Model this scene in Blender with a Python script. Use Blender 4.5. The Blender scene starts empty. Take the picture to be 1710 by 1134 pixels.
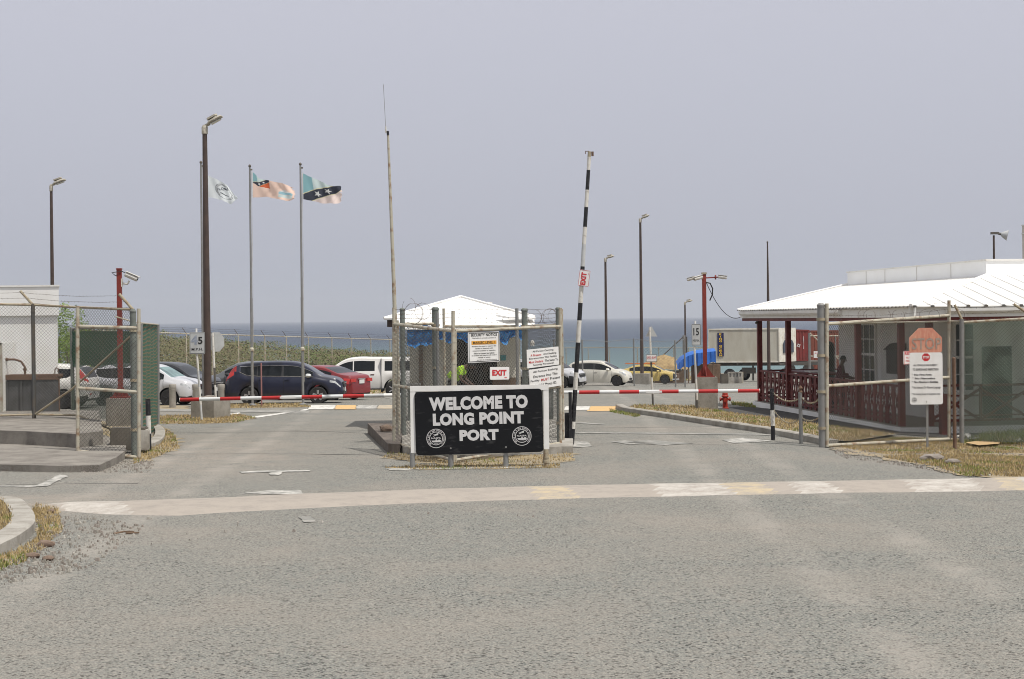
import bpy, bmesh, math, random
from mathutils import Vector, Matrix, noise
R = math.radians
random.seed(7)
C = bpy.context.scene.collection

# ------------------------------------------------------------------ camera
FPX, PX0, PY0, H, ROLL = 2600.0, 855.0, 531.0, 2.45, 0.0115
cam = bpy.data.cameras.new('camera'); cam_ob = bpy.data.objects.new('camera', cam); C.objects.link(cam_ob)
cam.sensor_width = 36; cam.lens = FPX / 1710 * 36; cam.clip_start = 0.1; cam.clip_end = 90000
cam.shift_y = -36 / 1710
cam_ob.location = (0, 0, H)
cam_ob.rotation_euler = (Matrix.Rotation(R(90), 3, 'X') @ Matrix.Rotation(-ROLL, 3, 'Z')).to_euler()
bpy.context.scene.camera = cam_ob

# ------------------------------------------------------------------ light
SUN_EL, SUN_AZ = 63.0, 128.0      # azimuth clockwise from +Y (the view direction)
w = bpy.data.worlds.new('World'); bpy.context.scene.world = w; w.use_nodes = True
nt = w.node_tree; nt.nodes.clear()
out = nt.nodes.new('ShaderNodeOutputWorld'); bg = nt.nodes.new('ShaderNodeBackground')
sky = nt.nodes.new('ShaderNodeTexSky'); sky.sky_type = 'NISHITA'; sky.sun_disc = False
sky.sun_elevation = R(SUN_EL); sky.sun_rotation = R(SUN_AZ); sky.dust_density = 5; sky.air_density = 1.3
sky.ozone_density = 2.0
geo = nt.nodes.new('ShaderNodeTexCoord'); sep = nt.nodes.new('ShaderNodeSeparateXYZ')
ramp = nt.nodes.new('ShaderNodeValToRGB')
nt.links.new(geo.outputs['Generated'], sep.inputs[0]); nt.links.new(sep.outputs['Z'], ramp.inputs[0])
e = ramp.color_ramp.elements
e[0].position = 0.0; e[0].color = (4.25, 4.60, 5.45, 1)
e[1].position = 1.0; e[1].color = (8.4, 8.3, 8.3, 1)
x_ = ramp.color_ramp.elements.new(0.06); x_.color = (4.85, 4.98, 5.85, 1)
x_ = ramp.color_ramp.elements.new(0.20); x_.color = (5.72, 5.70, 6.48, 1)
x_ = ramp.color_ramp.elements.new(0.34); x_.color = (6.2, 6.3, 6.9, 1)
x_ = ramp.color_ramp.elements.new(0.6); x_.color = (6.9, 6.9, 7.3, 1)
mx = nt.nodes.new('ShaderNodeMix'); mx.data_type = 'RGBA'; mx.inputs[0].default_value = 0.86
nt.links.new(sky.outputs[0], mx.inputs[6]); nt.links.new(ramp.outputs[0], mx.inputs[7])
nt.links.new(mx.outputs[2], bg.inputs[0]); bg.inputs[1].default_value = 0.103
nt.links.new(bg.outputs[0], out.inputs[0])
sl = bpy.data.lights.new('sun', 'SUN'); sl.energy = 3.9; sl.angle = R(0.6); sl.color = (1, 0.965, 0.91)
so = bpy.data.objects.new('sun', sl); C.objects.link(so)
d = Vector((math.sin(R(SUN_AZ)) * math.cos(R(SUN_EL)), math.cos(R(SUN_AZ)) * math.cos(R(SUN_EL)), math.sin(R(SUN_EL))))
so.rotation_euler = d.to_track_quat('Z', 'Y').to_euler(); so.location = (0, 0, 40)
vs = bpy.context.scene.view_settings; vs.view_transform = 'Standard'; vs.look = 'None'; vs.gamma = 1; vs.exposure = 0.07
bpy.context.scene.cycles.max_bounces = 6
bpy.context.scene.cycles.pixel_filter_type = 'BLACKMAN_HARRIS'; bpy.context.scene.cycles.filter_width = 1.0
bpy.context.scene.cycles.transparent_max_bounces = 24

# ------------------------------------------------------------------ ground shape, pixel <-> world
def gz(x, y):
    z = -0.01269 * y if y < 60.5 else 0.93 - 0.02808 * y
    if x > 6 and y > 26:
        z -= 0.06 * min(x - 6, 6) * min(1, (y - 26) / 8)
    if y > 215: z = max(-12.6, z - (y - 215) * 0.35)
    return z
def lev(px, py):
    dx, dy = px - PX0, py - PY0
    return dx - ROLL * dy, dy + ROLL * dx
def W(px, py, D):
    a, b = lev(px, py)
    return Vector((a / FPX * D, D, H - b / FPX * D))
def G(px, py, dz=0.0):
    a, b = lev(px, py); lo, hi = 2.0, 214.0
    for _ in range(50):
        m = (lo + hi) / 2
        if H - b / FPX * m > gz(a / FPX * m, m) + dz: lo = m
        else: hi = m
    return Vector((a / FPX * lo, lo, gz(a / FPX * lo, lo) + dz))
def GX(px, D):     # ground point under image column px at depth D
    x = (px - PX0) / FPX * D
    return Vector((x, D, gz(x, D)))

# ------------------------------------------------------------------ materials
MATS = {}
def nodes(name):
    m = bpy.data.materials.new(name); m.use_nodes = True; t = m.node_tree
    return m, t, t.nodes['Principled BSDF']
def mat(name, col, rough=0.6, metal=0.0, col2=None, scale=4.0, amt=0.5, bump=0.0, bscale=None, stretch=None,
        lo=0.4, hi=0.65, alpha=None, spec=None, coat=0.0, col3=None, scale3=30, amt3=.5):
    if name in MATS: return MATS[name]
    m, t, p = nodes(name)
    p.inputs['Base Color'].default_value = (*col, 1); p.inputs['Roughness'].default_value = rough
    p.inputs['Metallic'].default_value = metal; p.inputs['Coat Weight'].default_value = coat
    p.inputs['Specular IOR Level'].default_value = spec if spec is not None else (.5 if metal > .5 or coat else .28)
    L = t.links.new
    if col2 or bump or col3:
        tc = t.nodes.new('ShaderNodeTexCoord'); mp = t.nodes.new('ShaderNodeMapping')
        L(tc.outputs['Object'], mp.inputs[0])
        if stretch: mp.inputs['Scale'].default_value = stretch
    cur = None
    def layer(prev, c2, sc, am, l, h):
        n = t.nodes.new('ShaderNodeTexNoise'); n.inputs['Scale'].default_value = sc; n.inputs['Detail'].default_value = 6
        n.inputs['Roughness'].default_value = 0.62
        L(mp.outputs[0], n.inputs[0])
        r = t.nodes.new('ShaderNodeMapRange'); L(n.outputs[0], r.inputs[0])
        r.inputs[1].default_value = l; r.inputs[2].default_value = h; r.inputs[4].default_value = am
        k = t.nodes.new('ShaderNodeMix'); k.data_type = 'RGBA'; L(r.outputs[0], k.inputs[0])
        if prev is None: k.inputs[6].default_value = (*col, 1)
        else: L(prev, k.inputs[6])
        k.inputs[7].default_value = (*c2, 1)
        return k.outputs[2]
    if col2: cur = layer(cur, col2, scale, amt, lo, hi)
    if col3: cur = layer(cur, col3, scale3, amt3, .45, .6)
    if cur: L(cur, p.inputs['Base Color'])
    if bump:
        n = t.nodes.new('ShaderNodeTexNoise'); n.inputs['Scale'].default_value = bscale or scale * 4; n.inputs['Detail'].default_value = 5
        L(mp.outputs[0], n.inputs[0])
        b = t.nodes.new('ShaderNodeBump'); b.inputs['Strength'].default_value = bump; b.inputs['Distance'].default_value = 0.02
        L(n.outputs[0], b.inputs['Height']); L(b.outputs[0], p.inputs['Normal'])
    if alpha is not None:
        p.inputs['Alpha'].default_value = alpha
    MATS[name] = m
    return m

M = dict(
 concrete=mat('concrete', (.27, .25, .215), .9, col2=(.15, .135, .11), scale=2.5, amt=.8, bump=.4, bscale=30, col3=(.33, .31, .27), scale3=60, amt3=.4),
 slab=mat('slab_concrete', (.23, .21, .18), .92, col2=(.115, .10, .085), scale=1.6, amt=.95, bump=.3, bscale=40, col3=(.27, .255, .23), scale3=45, amt3=.5),
 dark_conc=mat('dark_concrete', (.12, .105, .085), .9, col2=(.06, .055, .045), scale=3, amt=.7, bump=.4, bscale=25),
 ramp=mat('weathered_ramp', (.15, .125, .105), .9, col2=(.09, .075, .065), scale=3, amt=.8, bump=.4, bscale=25, stretch=(3, .6, 1)),
 kerb=mat('kerb_concrete', (.36, .34, .30), .9, col2=(.2, .18, .15), scale=2.2, amt=.8, bump=.4, bscale=30),
 galv=mat('galvanised_steel', (.25, .25, .24), .5, .35, col2=(.2, .19, .18), scale=5, amt=.6),
 galv_rust=mat('rusty_galvanised', (.34, .295, .21), .65, .1, col2=(.20, .11, .055), scale=7, amt=.9, lo=.5, hi=.68),
 galv_pale=mat('pale_galvanised', (.42, .39, .31), .6, .1, col2=(.24, .15, .09), scale=6, amt=.9, lo=.5, hi=.66),
 galv_green=mat('greyish_green_post', (.17, .19, .17), .6, .1, col2=(.1, .10, .09), scale=5, amt=.7),
 wire=mat('fence_wire', (.115, .118, .11), .6, .1, col2=(.10, .085, .065), scale=3, amt=.7),
 wire_dark=mat('dark_fence_wire', (.075, .078, .07), .6, .1, col2=(.07, .055, .04), scale=3, amt=.7),
 barb=mat('barbed_wire', (.13, .10, .08), .7, .2, col2=(.08, .04, .025), scale=12, amt=.8),
 brown=mat('brown_pole_paint', (.075, .052, .042), .5, 0, col2=(.04, .03, .027), scale=3, amt=.6),
 lamp=mat('beige_lamp_housing', (.42, .39, .32), .6, 0, col2=(.22, .19, .15), scale=14, amt=.8),
 lens=mat('lamp_glass', (.5, .5, .45), .25),
 redpaint=mat('red_oxide_paint', (.22, .035, .025), .6, 0, col2=(.12, .025, .02), scale=4, amt=.6),
 maroon=mat('maroon_wood_paint', (.15, .027, .021), .55, 0, col2=(.08, .016, .015), scale=5, amt=.7),
 hydrant=mat('hydrant_red', (.36, .035, .02), .45, 0, col2=(.2, .03, .02), scale=9, amt=.6),
 boomred=mat('boom_red', (.42, .022, .022), .5, 0, col2=(.30, .02, .02), scale=3, amt=.6),
 boomwhite=mat('boom_aluminium', (.62, .63, .62), .45, 0, col2=(.5, .5, .49), scale=3, amt=.6),
 white=mat('white_paint', (.76, .75, .72), .6, 0, col2=(.62, .59, .53), scale=2.5, amt=.5),
 wall=mat('white_wall_paint', (.80, .79, .76), .8, 0, col2=(.66, .63, .57), scale=1.1, amt=.45, bump=.15, bscale=20),
 dirtywhite=mat('dirty_white', (.60, .58, .53), .7, 0, col2=(.3, .26, .2), scale=12, amt=.7, lo=.5, hi=.7),
 roof=mat('white_roof_sheet', (.82, .81, .78), .5, 0, col2=(.74, .71, .65), scale=1.6, amt=.6),
 roofline=mat('roof_seam', (.66, .65, .62), .6),
 fascia=mat('fascia_white', (.72, .71, .67), .6, 0, col2=(.5, .42, .33), scale=3, amt=.5, lo=.52, hi=.75),
 black=mat('black_paint', (.018, .018, .02), .55, 0, col2=(.09, .085, .08), scale=14, amt=.7, lo=.55, hi=.7),
 board=mat('sign_board_black', (.010, .0105, .012), .6, 0, spec=.12, col2=(.06, .06, .06), scale=3, amt=.8, lo=.57, hi=.75, stretch=(1, 1, 4)),
 letter=mat('letter_white', (.60, .59, .58), .6, 0, col2=(.42, .41, .40), scale=9, amt=.5, lo=.5, hi=.7),
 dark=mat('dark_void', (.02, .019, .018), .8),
 rubber=mat('tyre_rubber', (.022, .022, .022), .85, 0, col2=(.05, .045, .04), scale=8, amt=.5),
 rim=mat('alloy_rim', (.55, .55, .56), .3, .8),
 rimdark=mat('dark_rim', (.06, .06, .065), .4, .5),
 glass=mat('car_glass', (.012, .014, .016), .07, 0, spec=.22),
 glass_teal_reflection=mat('windscreen_teal_reflection', (.16, .26, .25), .08, 0, col2=(.08, .12, .12), scale=2, amt=.7),  # teal reflection on the windscreen, put into the base colour
 wglass=mat('window_glass', (.05, .06, .06), .12, 0),
 tailred=mat('tail_light_red', (.45, .02, .015), .2, coat=.5),
 headlight=mat('head_light', (.55, .56, .55), .12, .3, col2=(.25, .26, .27), scale=9, amt=.8),
 chrome=mat('chrome', (.65, .65, .66), .15, .95),
 trim=mat('plastic_trim', (.03, .03, .032), .6),
 plate=mat('number_plate', (.6, .6, .58), .5),
 tarp=mat('blue_tarp', (.02, .17, .47), .45, 0, col2=(.04, .27, .6), scale=5, amt=.8, bump=.6, bscale=9),
 tarp2=mat('blue_tarpaulin', (.03, .14, .48), .5, 0, col2=(.02, .09, .33), scale=1.0, amt=.7),
 hut=mat('hut_wall', (.62, .59, .50), .85, 0, col2=(.5, .47, .38), scale=2, amt=.5),
 rail_red=mat('sign_red', (.5, .03, .035), .5),
 textblack=mat('sign_text_black', (.03, .03, .03), .6),
 signwhite=mat('sign_white', (.72, .71, .69), .55, 0, col2=(.6, .58, .54), scale=4, amt=.5),
 signgrey=mat('sign_grey', (.50, .51, .50), .5, .1, col2=(.38, .38, .37), scale=4, amt=.6),
 amber=mat('sign_amber', (.65, .31, .04), .6),
 stopface=mat('faded_stop_orange', (.50, .215, .145), .6, 0, col2=(.60, .36, .25), scale=5, amt=.8, lo=.4, hi=.7, stretch=(3, 3, .8), col3=(.47, .15, .10), scale3=9, amt3=.5),
 stoptext=mat('faded_stop_letters', (.34, .27, .22), .7, 0, col2=(.2, .17, .14), scale=20, amt=.6),
 steel_dark=mat('dark_steel', (.10, .10, .095), .6, .3, col2=(.16, .12, .08), scale=5, amt=.6),
 skip=mat('grey_skip_steel', (.10, .10, .10), .7, .1, col2=(.05, .048, .045), scale=3, amt=.8),
 rusty=mat('rust', (.15, .095, .065), .85, 0, col2=(.10, .055, .035), scale=8, amt=.8),
 container=mat('grey_container_paint', (.46, .44, .37), .65, 0, col2=(.35, .31, .24), scale=1.2, amt=.6, stretch=(1, 1, .3)),
 container_white=mat('reefer_white', (.66, .64, .57), .6, 0, col2=(.45, .38, .28), scale=2.5, amt=.6),
 container_red=mat('container_red', (.20, .035, .03), .65, 0, col2=(.13, .035, .03), scale=1.4, amt=.7),
 container_rust=mat('container_rust', (.21, .065, .042), .7, 0, col2=(.12, .045, .03), scale=1.4, amt=.7),
 navy=mat('banner_navy', (.02, .025, .09), .6),
 yellow=mat('banner_yellow', (.7, .45, .05), .6),
 path=mat('dark_asphalt_path', (.062, .06, .057), .95, 0, col2=(.095, .09, .082), scale=2, amt=.7, bump=.4, bscale=80),
 straw=mat('dry_grass', (.44, .335, .165), .9, 0, col2=(.30, .225, .11), scale=2.5, amt=.8),
 straw_bed=mat('straw_bed', (.30, .235, .14), .95, 0, col2=(.195, .18, .155), scale=1.6, amt=1.0, bump=.8, bscale=30, col3=(.33, .27, .17), scale3=14, amt3=.7),
 green_blade=mat('green_grass', (.17, .20, .05), .9, 0, col2=(.26, .25, .08), scale=2.5, amt=.8),
 leaf=mat('scrub_leaf_green', (.10, .125, .045), .8, 0, col2=(.14, .15, .06), scale=.25, amt=.8),
 leaf_b=mat('scrub_leaf_olive', (.135, .125, .065), .85, 0, col2=(.17, .14, .085), scale=.3, amt=.8),
 leaf_c=mat('scrub_twigs', (.15, .12, .085), .9, 0, col2=(.13, .10, .07), scale=.3, amt=.8),
 leaf_fresh=mat('fresh_leaf', (.17, .24, .045), .7, 0, col2=(.10, .16, .035), scale=3, amt=.8),
 trunk=mat('bark', (.14, .11, .08), .9),
 thatch=mat('thatch', (.36, .26, .13), .95, 0, col2=(.22, .15, .08), scale=3, amt=.8, bump=.6, bscale=20),
 wood=mat('weathered_wood', (.18, .12, .08), .85, 0, col2=(.09, .06, .04), scale=4, amt=.7),
 orange=mat('orange_plastic', (.6, .16, .03), .5),
 stone=mat('stone', (.25, .22, .19), .9, 0, col2=(.14, .12, .10), scale=6, amt=.7),
 redrock=mat('brown_stone', (.19, .14, .105), .9, 0, col2=(.12, .08, .06), scale=9, amt=.7),
 paper=mat('paper', (.62, .60, .56), .8),
 cardboard=mat('cardboard', (.42, .29, .15), .85),
 cable=mat('black_cable', (.02, .02, .02), .5),
 skin=mat('skin', (.09, .05, .035), .6),
 hivis=mat('hi_vis_fabric', (.36, .60, .03), .7, 0, col2=(.28, .5, .03), scale=6, amt=.5),
 greycloth=mat('grey_cloth', (.2, .2, .2), .8),
 maroon_cloth=mat('maroon_cloth', (.10, .02, .035), .85, 0, col2=(.05, .012, .02), scale=9, amt=.5),
 darkcloth=mat('dark_cloth', (.022, .022, .026), .85),
 hair=mat('black_hair', (.01, .01, .01), .7),
 flagwhite=mat('flag_white', (.76, .80, .80), .7), flagteal=mat('flag_teal', (.26, .47, .50), .7),
 flagpale=mat('flag_pale_green', (.58, .68, .66), .7), flagpeach=mat('flag_peach', (.86, .64, .53), .7),
 flagpink=mat('flag_faded_pink', (.86, .72, .66), .7), flagblack=mat('flag_black', (.05, .055, .075), .7),
 flagyellow=mat('flag_yellow', (.7, .66, .42), .7), flagred=mat('flag_red', (.68, .15, .06), .7),
 flagblue=mat('flag_blue', (.32, .52, .58), .7), flagstar=mat('flag_star', (.75, .75, .72), .7),
)
for _n in ('flag_white', 'flag_teal', 'flag_pale_green', 'flag_peach', 'flag_faded_pink', 'flag_black', 'flag_yellow', 'flag_red', 'flag_blue', 'flag_star'):
    _m = MATS[_n]; _t = _m.node_tree; _p = _t.nodes['Principled BSDF']
    _tr = _t.nodes.new('ShaderNodeBsdfTranslucent'); _tr.inputs[0].default_value = _p.inputs[0].default_value
    _mxs = _t.nodes.new('ShaderNodeMixShader'); _mxs.inputs[0].default_value = .4
    _o = [n for n in _t.nodes if n.type == 'OUTPUT_MATERIAL'][0]
    _t.links.new(_p.outputs[0], _mxs.inputs[1]); _t.links.new(_tr.outputs[0], _mxs.inputs[2]); _t.links.new(_mxs.outputs[0], _o.inputs[0])

def paint(name, col, metal=.0, coat=.35, rough=.32):
    return mat(name, col, rough, metal, coat=coat, col2=tuple(c * .82 for c in col), scale=1.2, amt=.5)

def netting():
    m, t, p = nodes('green_shade_netting'); L = t.links.new
    tc = t.nodes.new('ShaderNodeTexCoord')
    sp = t.nodes.new('ShaderNodeSeparateXYZ'); L(tc.outputs['Object'], sp.inputs[0])
    nz = t.nodes.new('ShaderNodeTexNoise'); nz.inputs['Scale'].default_value = 1.2; L(tc.outputs['Object'], nz.inputs[0])
    ad = t.nodes.new('ShaderNodeMath'); ad.operation = 'MULTIPLY_ADD'; L(nz.outputs[0], ad.inputs[0]); ad.inputs[1].default_value = .25
    L(sp.outputs['Z'], ad.inputs[2])
    mu = t.nodes.new('ShaderNodeMath'); mu.operation = 'MULTIPLY'; mu.inputs[1].default_value = 11; L(ad.outputs[0], mu.inputs[0])
    fr = t.nodes.new('ShaderNodeMath'); fr.operation = 'FRACT'; L(mu.outputs[0], fr.inputs[0])
    gt = t.nodes.new('ShaderNodeMapRange'); L(fr.outputs[0], gt.inputs[0]); gt.inputs[1].default_value = .6; gt.inputs[2].default_value = .75
    k = t.nodes.new('ShaderNodeMix'); k.data_type = 'RGBA'; L(gt.outputs[0], k.inputs[0])
    k.inputs[6].default_value = (.022, .095, .055, 1); k.inputs[7].default_value = (.17, .115, .05, 1)
    L(k.outputs[2], p.inputs['Base Color']); p.inputs['Roughness'].default_value = .8
    return m
M['net'] = netting()
def seethrough(name, col, op):
    m, t, p = nodes(name); L = t.links.new
    p.inputs['Base Color'].default_value = (*col, 1); p.inputs['Roughness'].default_value = .85
    tr = t.nodes.new('ShaderNodeBsdfTransparent'); s = t.nodes.new('ShaderNodeMixShader'); s.inputs[0].default_value = op
    o = [n for n in t.nodes if n.type == 'OUTPUT_MATERIAL'][0]
    L(tr.outputs[0], s.inputs[1]); L(p.outputs[0], s.inputs[2]); L(s.outputs[0], o.inputs[0])
    return m
M['net_thin'] = seethrough('thin_green_netting', (.02, .075, .045), .86)
M['net_faint'] = seethrough('faint_green_netting', (.02, .06, .035), .42)
M['net_pale'] = seethrough('pale_green_netting', (.15, .205, .16), .58)

def worn(name, col, thr=.48, soft=.08, base=(.20, .195, .175)):
    m, t, p = nodes(name); L = t.links.new
    tc = t.nodes.new('ShaderNodeTexCoord')
    n = t.nodes.new('ShaderNodeTexNoise'); n.inputs['Scale'].default_value = 3.2; n.inputs['Detail'].default_value = 9; n.inputs['Roughness'].default_value = .75
    L(tc.outputs['Object'], n.inputs[0])
    r = t.nodes.new('ShaderNodeMapRange'); L(n.outputs[0], r.inputs[0]); r.inputs[1].default_value = thr - soft; r.inputs[2].default_value = thr + soft
    n2 = t.nodes.new('ShaderNodeTexNoise'); n2.inputs['Scale'].default_value = 45; n2.inputs['Detail'].default_value = 4; L(tc.outputs['Object'], n2.inputs[0])
    k2 = t.nodes.new('ShaderNodeMix'); k2.data_type = 'RGBA'; L(n2.outputs[0], k2.inputs[0])
    k2.inputs[6].default_value = tuple(c * .75 for c in base) + (1,); k2.inputs[7].default_value = tuple(c * 1.25 for c in base) + (1,)
    k = t.nodes.new('ShaderNodeMix'); k.data_type = 'RGBA'; L(r.outputs[0], k.inputs[0]); L(k2.outputs[2], k.inputs[6]); k.inputs[7].default_value = (*col, 1)
    L(k.outputs[2], p.inputs['Base Color']); p.inputs['Roughness'].default_value = .85
    b = t.nodes.new('ShaderNodeBump'); b.inputs['Strength'].default_value = .5; b.inputs['Distance'].default_value = .01
    L(n2.outputs[0], b.inputs['Height']); L(b.outputs[0], p.inputs['Normal'])
    return m
M['mk_white'] = worn('worn_white_marking', (.54, .52, .47), .53, .09)
M['mk_white2'] = worn('fresh_white_marking', (.62, .60, .55), .44, .07)
M['mk_faint'] = worn('faint_white_marking', (.40, .38, .34), .56, .08)
M['mk_yellow'] = worn('worn_yellow_marking', (.56, .36, .15), .38)
M['bump_tan'] = worn('bump_dusty_tan', (.33, .29, .245), .40, .14, (.24, .215, .185))
M['bump_yellow'] = worn('bump_faded_yellow', (.44, .36, .24), .50, .1, (.31, .275, .23))
M['bump_white'] = worn('bump_faded_white', (.50, .47, .42), .52, .12, (.32, .285, .245))

def asphalt():
    m, t, p = nodes('chip_seal_asphalt'); L = t.links.new
    g = t.nodes.new('ShaderNodeNewGeometry')
    def nz(scale, det=4, rough=.6):
        n = t.nodes.new('ShaderNodeTexNoise'); n.inputs['Scale'].default_value = scale; n.inputs['Detail'].default_value = det
        n.inputs['Roughness'].default_value = rough; L(g.outputs['Position'], n.inputs[0]); return n.outputs[0]
    def rng(v, a, b, c=0., d_=1.):
        r = t.nodes.new('ShaderNodeMapRange'); L(v, r.inputs[0]); r.inputs[1].default_value = a; r.inputs[2].default_value = b
        r.inputs[3].default_value = c; r.inputs[4].default_value = d_; return r.outputs[0]
    def mixc(f, a, b, mode='MIX'):
        k = t.nodes.new('ShaderNodeMix'); k.data_type = 'RGBA'; k.blend_type = mode
        if isinstance(f, float): k.inputs[0].default_value = f
        else: L(f, k.inputs[0])
        for i, v in ((6, a), (7, b)):
            if isinstance(v, tuple): k.inputs[i].default_value = (*v, 1)
            else: L(v, k.inputs[i])
        return k.outputs[2]
    def mth(op, a, b):
        n = t.nodes.new('ShaderNodeMath'); n.operation = op
        for i, v in ((0, a), (1, b)):
            if isinstance(v, float): n.inputs[i].default_value = v
            else: L(v, n.inputs[i])
        return n.outputs[0]
    chips = mixc(rng(nz(62, 4, .75), .38, .60), (.105, .108, .10), (.285, .28, .255))
    vor = t.nodes.new('ShaderNodeTexVoronoi'); vor.inputs['Scale'].default_value = 52; L(g.outputs['Position'], vor.inputs[0])
    hsv = t.nodes.new('ShaderNodeSeparateColor'); L(vor.outputs['Color'], hsv.inputs[0])
    tint = mixc(rng(hsv.outputs[0], .0, 1.0), (.66, .72, .71), (1.28, 1.20, 1.12))
    chips = mixc(.7, chips, tint, 'MULTIPLY')
    chips = mixc(rng(nz(30, 2, .5), .59, .64), chips, (.045, .043, .04))      # missing chips, dark pits
    chips = mixc(rng(hsv.outputs[1], .95, .96), chips, (.03, .03, .028))
    # dust: patches worn pale and tan
    dust = rng(nz(.28, 6, .65), .44, .66, 0, .50)
    dust2 = rng(nz(2.3, 5, .7), .5, .72, 0, .40)
    s = mth('MAXIMUM', dust, dust2)
    for (cx, cy, rx, ry, a) in ((-6.5, 34, 4.4, 12, .75), (-7.0, 23.5, 3.2, 3.0, .95), (-1.5, 24.5, 6, 1.4, .6), (-4.5, 13, 3.2, 5, .35), (4.0, 24, 6, 1.0, .35), (2.6, 19.5, 3.0, 1.2, .5), (-2.2, 33, 2.6, 3, .6), (3.6, 14.8, 1.2, .8, .35), (8.5, 33, 3, 3, .45)):
        mp = t.nodes.new('ShaderNodeMapping'); mp.vector_type = 'POINT'
        mp.inputs['Location'].default_value = (-cx / rx, -cy / ry, 0); mp.inputs['Scale'].default_value = (1 / rx, 1 / ry, 0)
        L(g.outputs['Position'], mp.inputs[0])
        ln = t.nodes.new('ShaderNodeVectorMath'); ln.operation = 'LENGTH'; L(mp.outputs[0], ln.inputs[0])
        f = mth('MULTIPLY', rng(ln.outputs['Value'], .25, 1.0, a, 0), rng(nz(1.4, 6, .7), .30, .62))
        s = mth('MAXIMUM', s, f)
    dirt = mixc(rng(nz(45, 4, .75), .38, .62), (.17, .148, .122), (.36, .315, .265))
    colr = mixc(s, chips, dirt)
    # tyre wear: two pairs of faint polished tracks running through each lane, and old oil drips
    sp = t.nodes.new('ShaderNodeSeparateXYZ'); L(g.outputs['Position'], sp.inputs[0])
    for x0, k_, w_ in ((-5.6, -.05, .22), (-4.1, -.05, .22), (2.6, .03, .22), (4.1, .03, .22)):
        xx = mth('ADD', mth('MULTIPLY', sp.outputs['Y'], -k_), sp.outputs['X']); dd = mth('ABSOLUTE', mth('SUBTRACT', xx, float(x0)), 0.0)
        f = mth('MULTIPLY', rng(dd, w_ * .4, w_ * 1.6, .38, 0), rng(nz(.7, 5, .7), .38, .62)); colr = mixc(f, colr, (.34, .31, .27))
    colr = mixc(rng(nz(.55, 3, .5), .70, .76, 0, .45), colr, (.07, .066, .06))
    # pale scuffs and stains
    colr = mixc(rng(nz(.9, 7, .75), .60, .78, 0, .4), colr, (.12, .112, .10))
    L(colr, p.inputs['Base Color']); p.inputs['Roughness'].default_value = .92; p.inputs['Specular IOR Level'].default_value = .25
    b = t.nodes.new('ShaderNodeBump'); b.inputs['Strength'].default_value = .55; b.inputs['Distance'].default_value = .008
    L(nz(60, 4, .7), b.inputs['Height']); L(b.outputs[0], p.inputs['Normal'])
    return m
M['asphalt'] = asphalt()

def seamat():
    m, t, p = nodes('sea_water'); L = t.links.new
    g = t.nodes.new('ShaderNodeNewGeometry'); sp = t.nodes.new('ShaderNodeSeparateXYZ'); L(g.outputs['Position'], sp.inputs[0])
    n = t.nodes.new('ShaderNodeTexNoise'); n.inputs['Scale'].default_value = .006; n.inputs['Detail'].default_value = 5; L(g.outputs['Position'], n.inputs[0])
    ma = t.nodes.new('ShaderNodeMath'); ma.operation = 'MULTIPLY_ADD'; L(n.outputs[0], ma.inputs[0]); ma.inputs[1].default_value = 320; L(sp.outputs['Y'], ma.inputs[2])
    r = t.nodes.new('ShaderNodeMapRange'); L(ma.outputs[0], r.inputs[0]); r.inputs[1].default_value = 560; r.inputs[2].default_value = 1150
    cr = t.nodes.new('ShaderNodeValToRGB'); L(r.outputs[0], cr.inputs[0]); e = cr.color_ramp.elements
    e[0].color = (.125, .20, .20, 1); e[0].position = 0; e[1].color = (.030, .050, .085, 1); e[1].position = 1
    q = e.new(.35); q.color = (.07, .125, .145, 1)
    L(cr.outputs[0], p.inputs['Base Color']); p.inputs['Roughness'].default_value = .38; p.inputs['IOR'].default_value = 1.33
    p.inputs['Specular IOR Level'].default_value = .35
    mp = t.nodes.new('ShaderNodeMapping'); mp.inputs['Scale'].default_value = (.5, 1, 1); L(g.outputs['Position'], mp.inputs[0])
    n2 = t.nodes.new('ShaderNodeTexNoise'); n2.inputs['Scale'].default_value = .13; n2.inputs['Detail'].default_value = 8; n2.inputs['Roughness'].default_value = .7; L(mp.outputs[0], n2.inputs[0])
    b = t.nodes.new('ShaderNodeBump'); b.inputs['Strength'].default_value = 1.0; b.inputs['Distance'].default_value = 3.0
    L(n2.outputs[0], b.inputs['Height']); L(b.outputs[0], p.inputs['Normal'])
    return m
M['sea'] = seamat()

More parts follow.
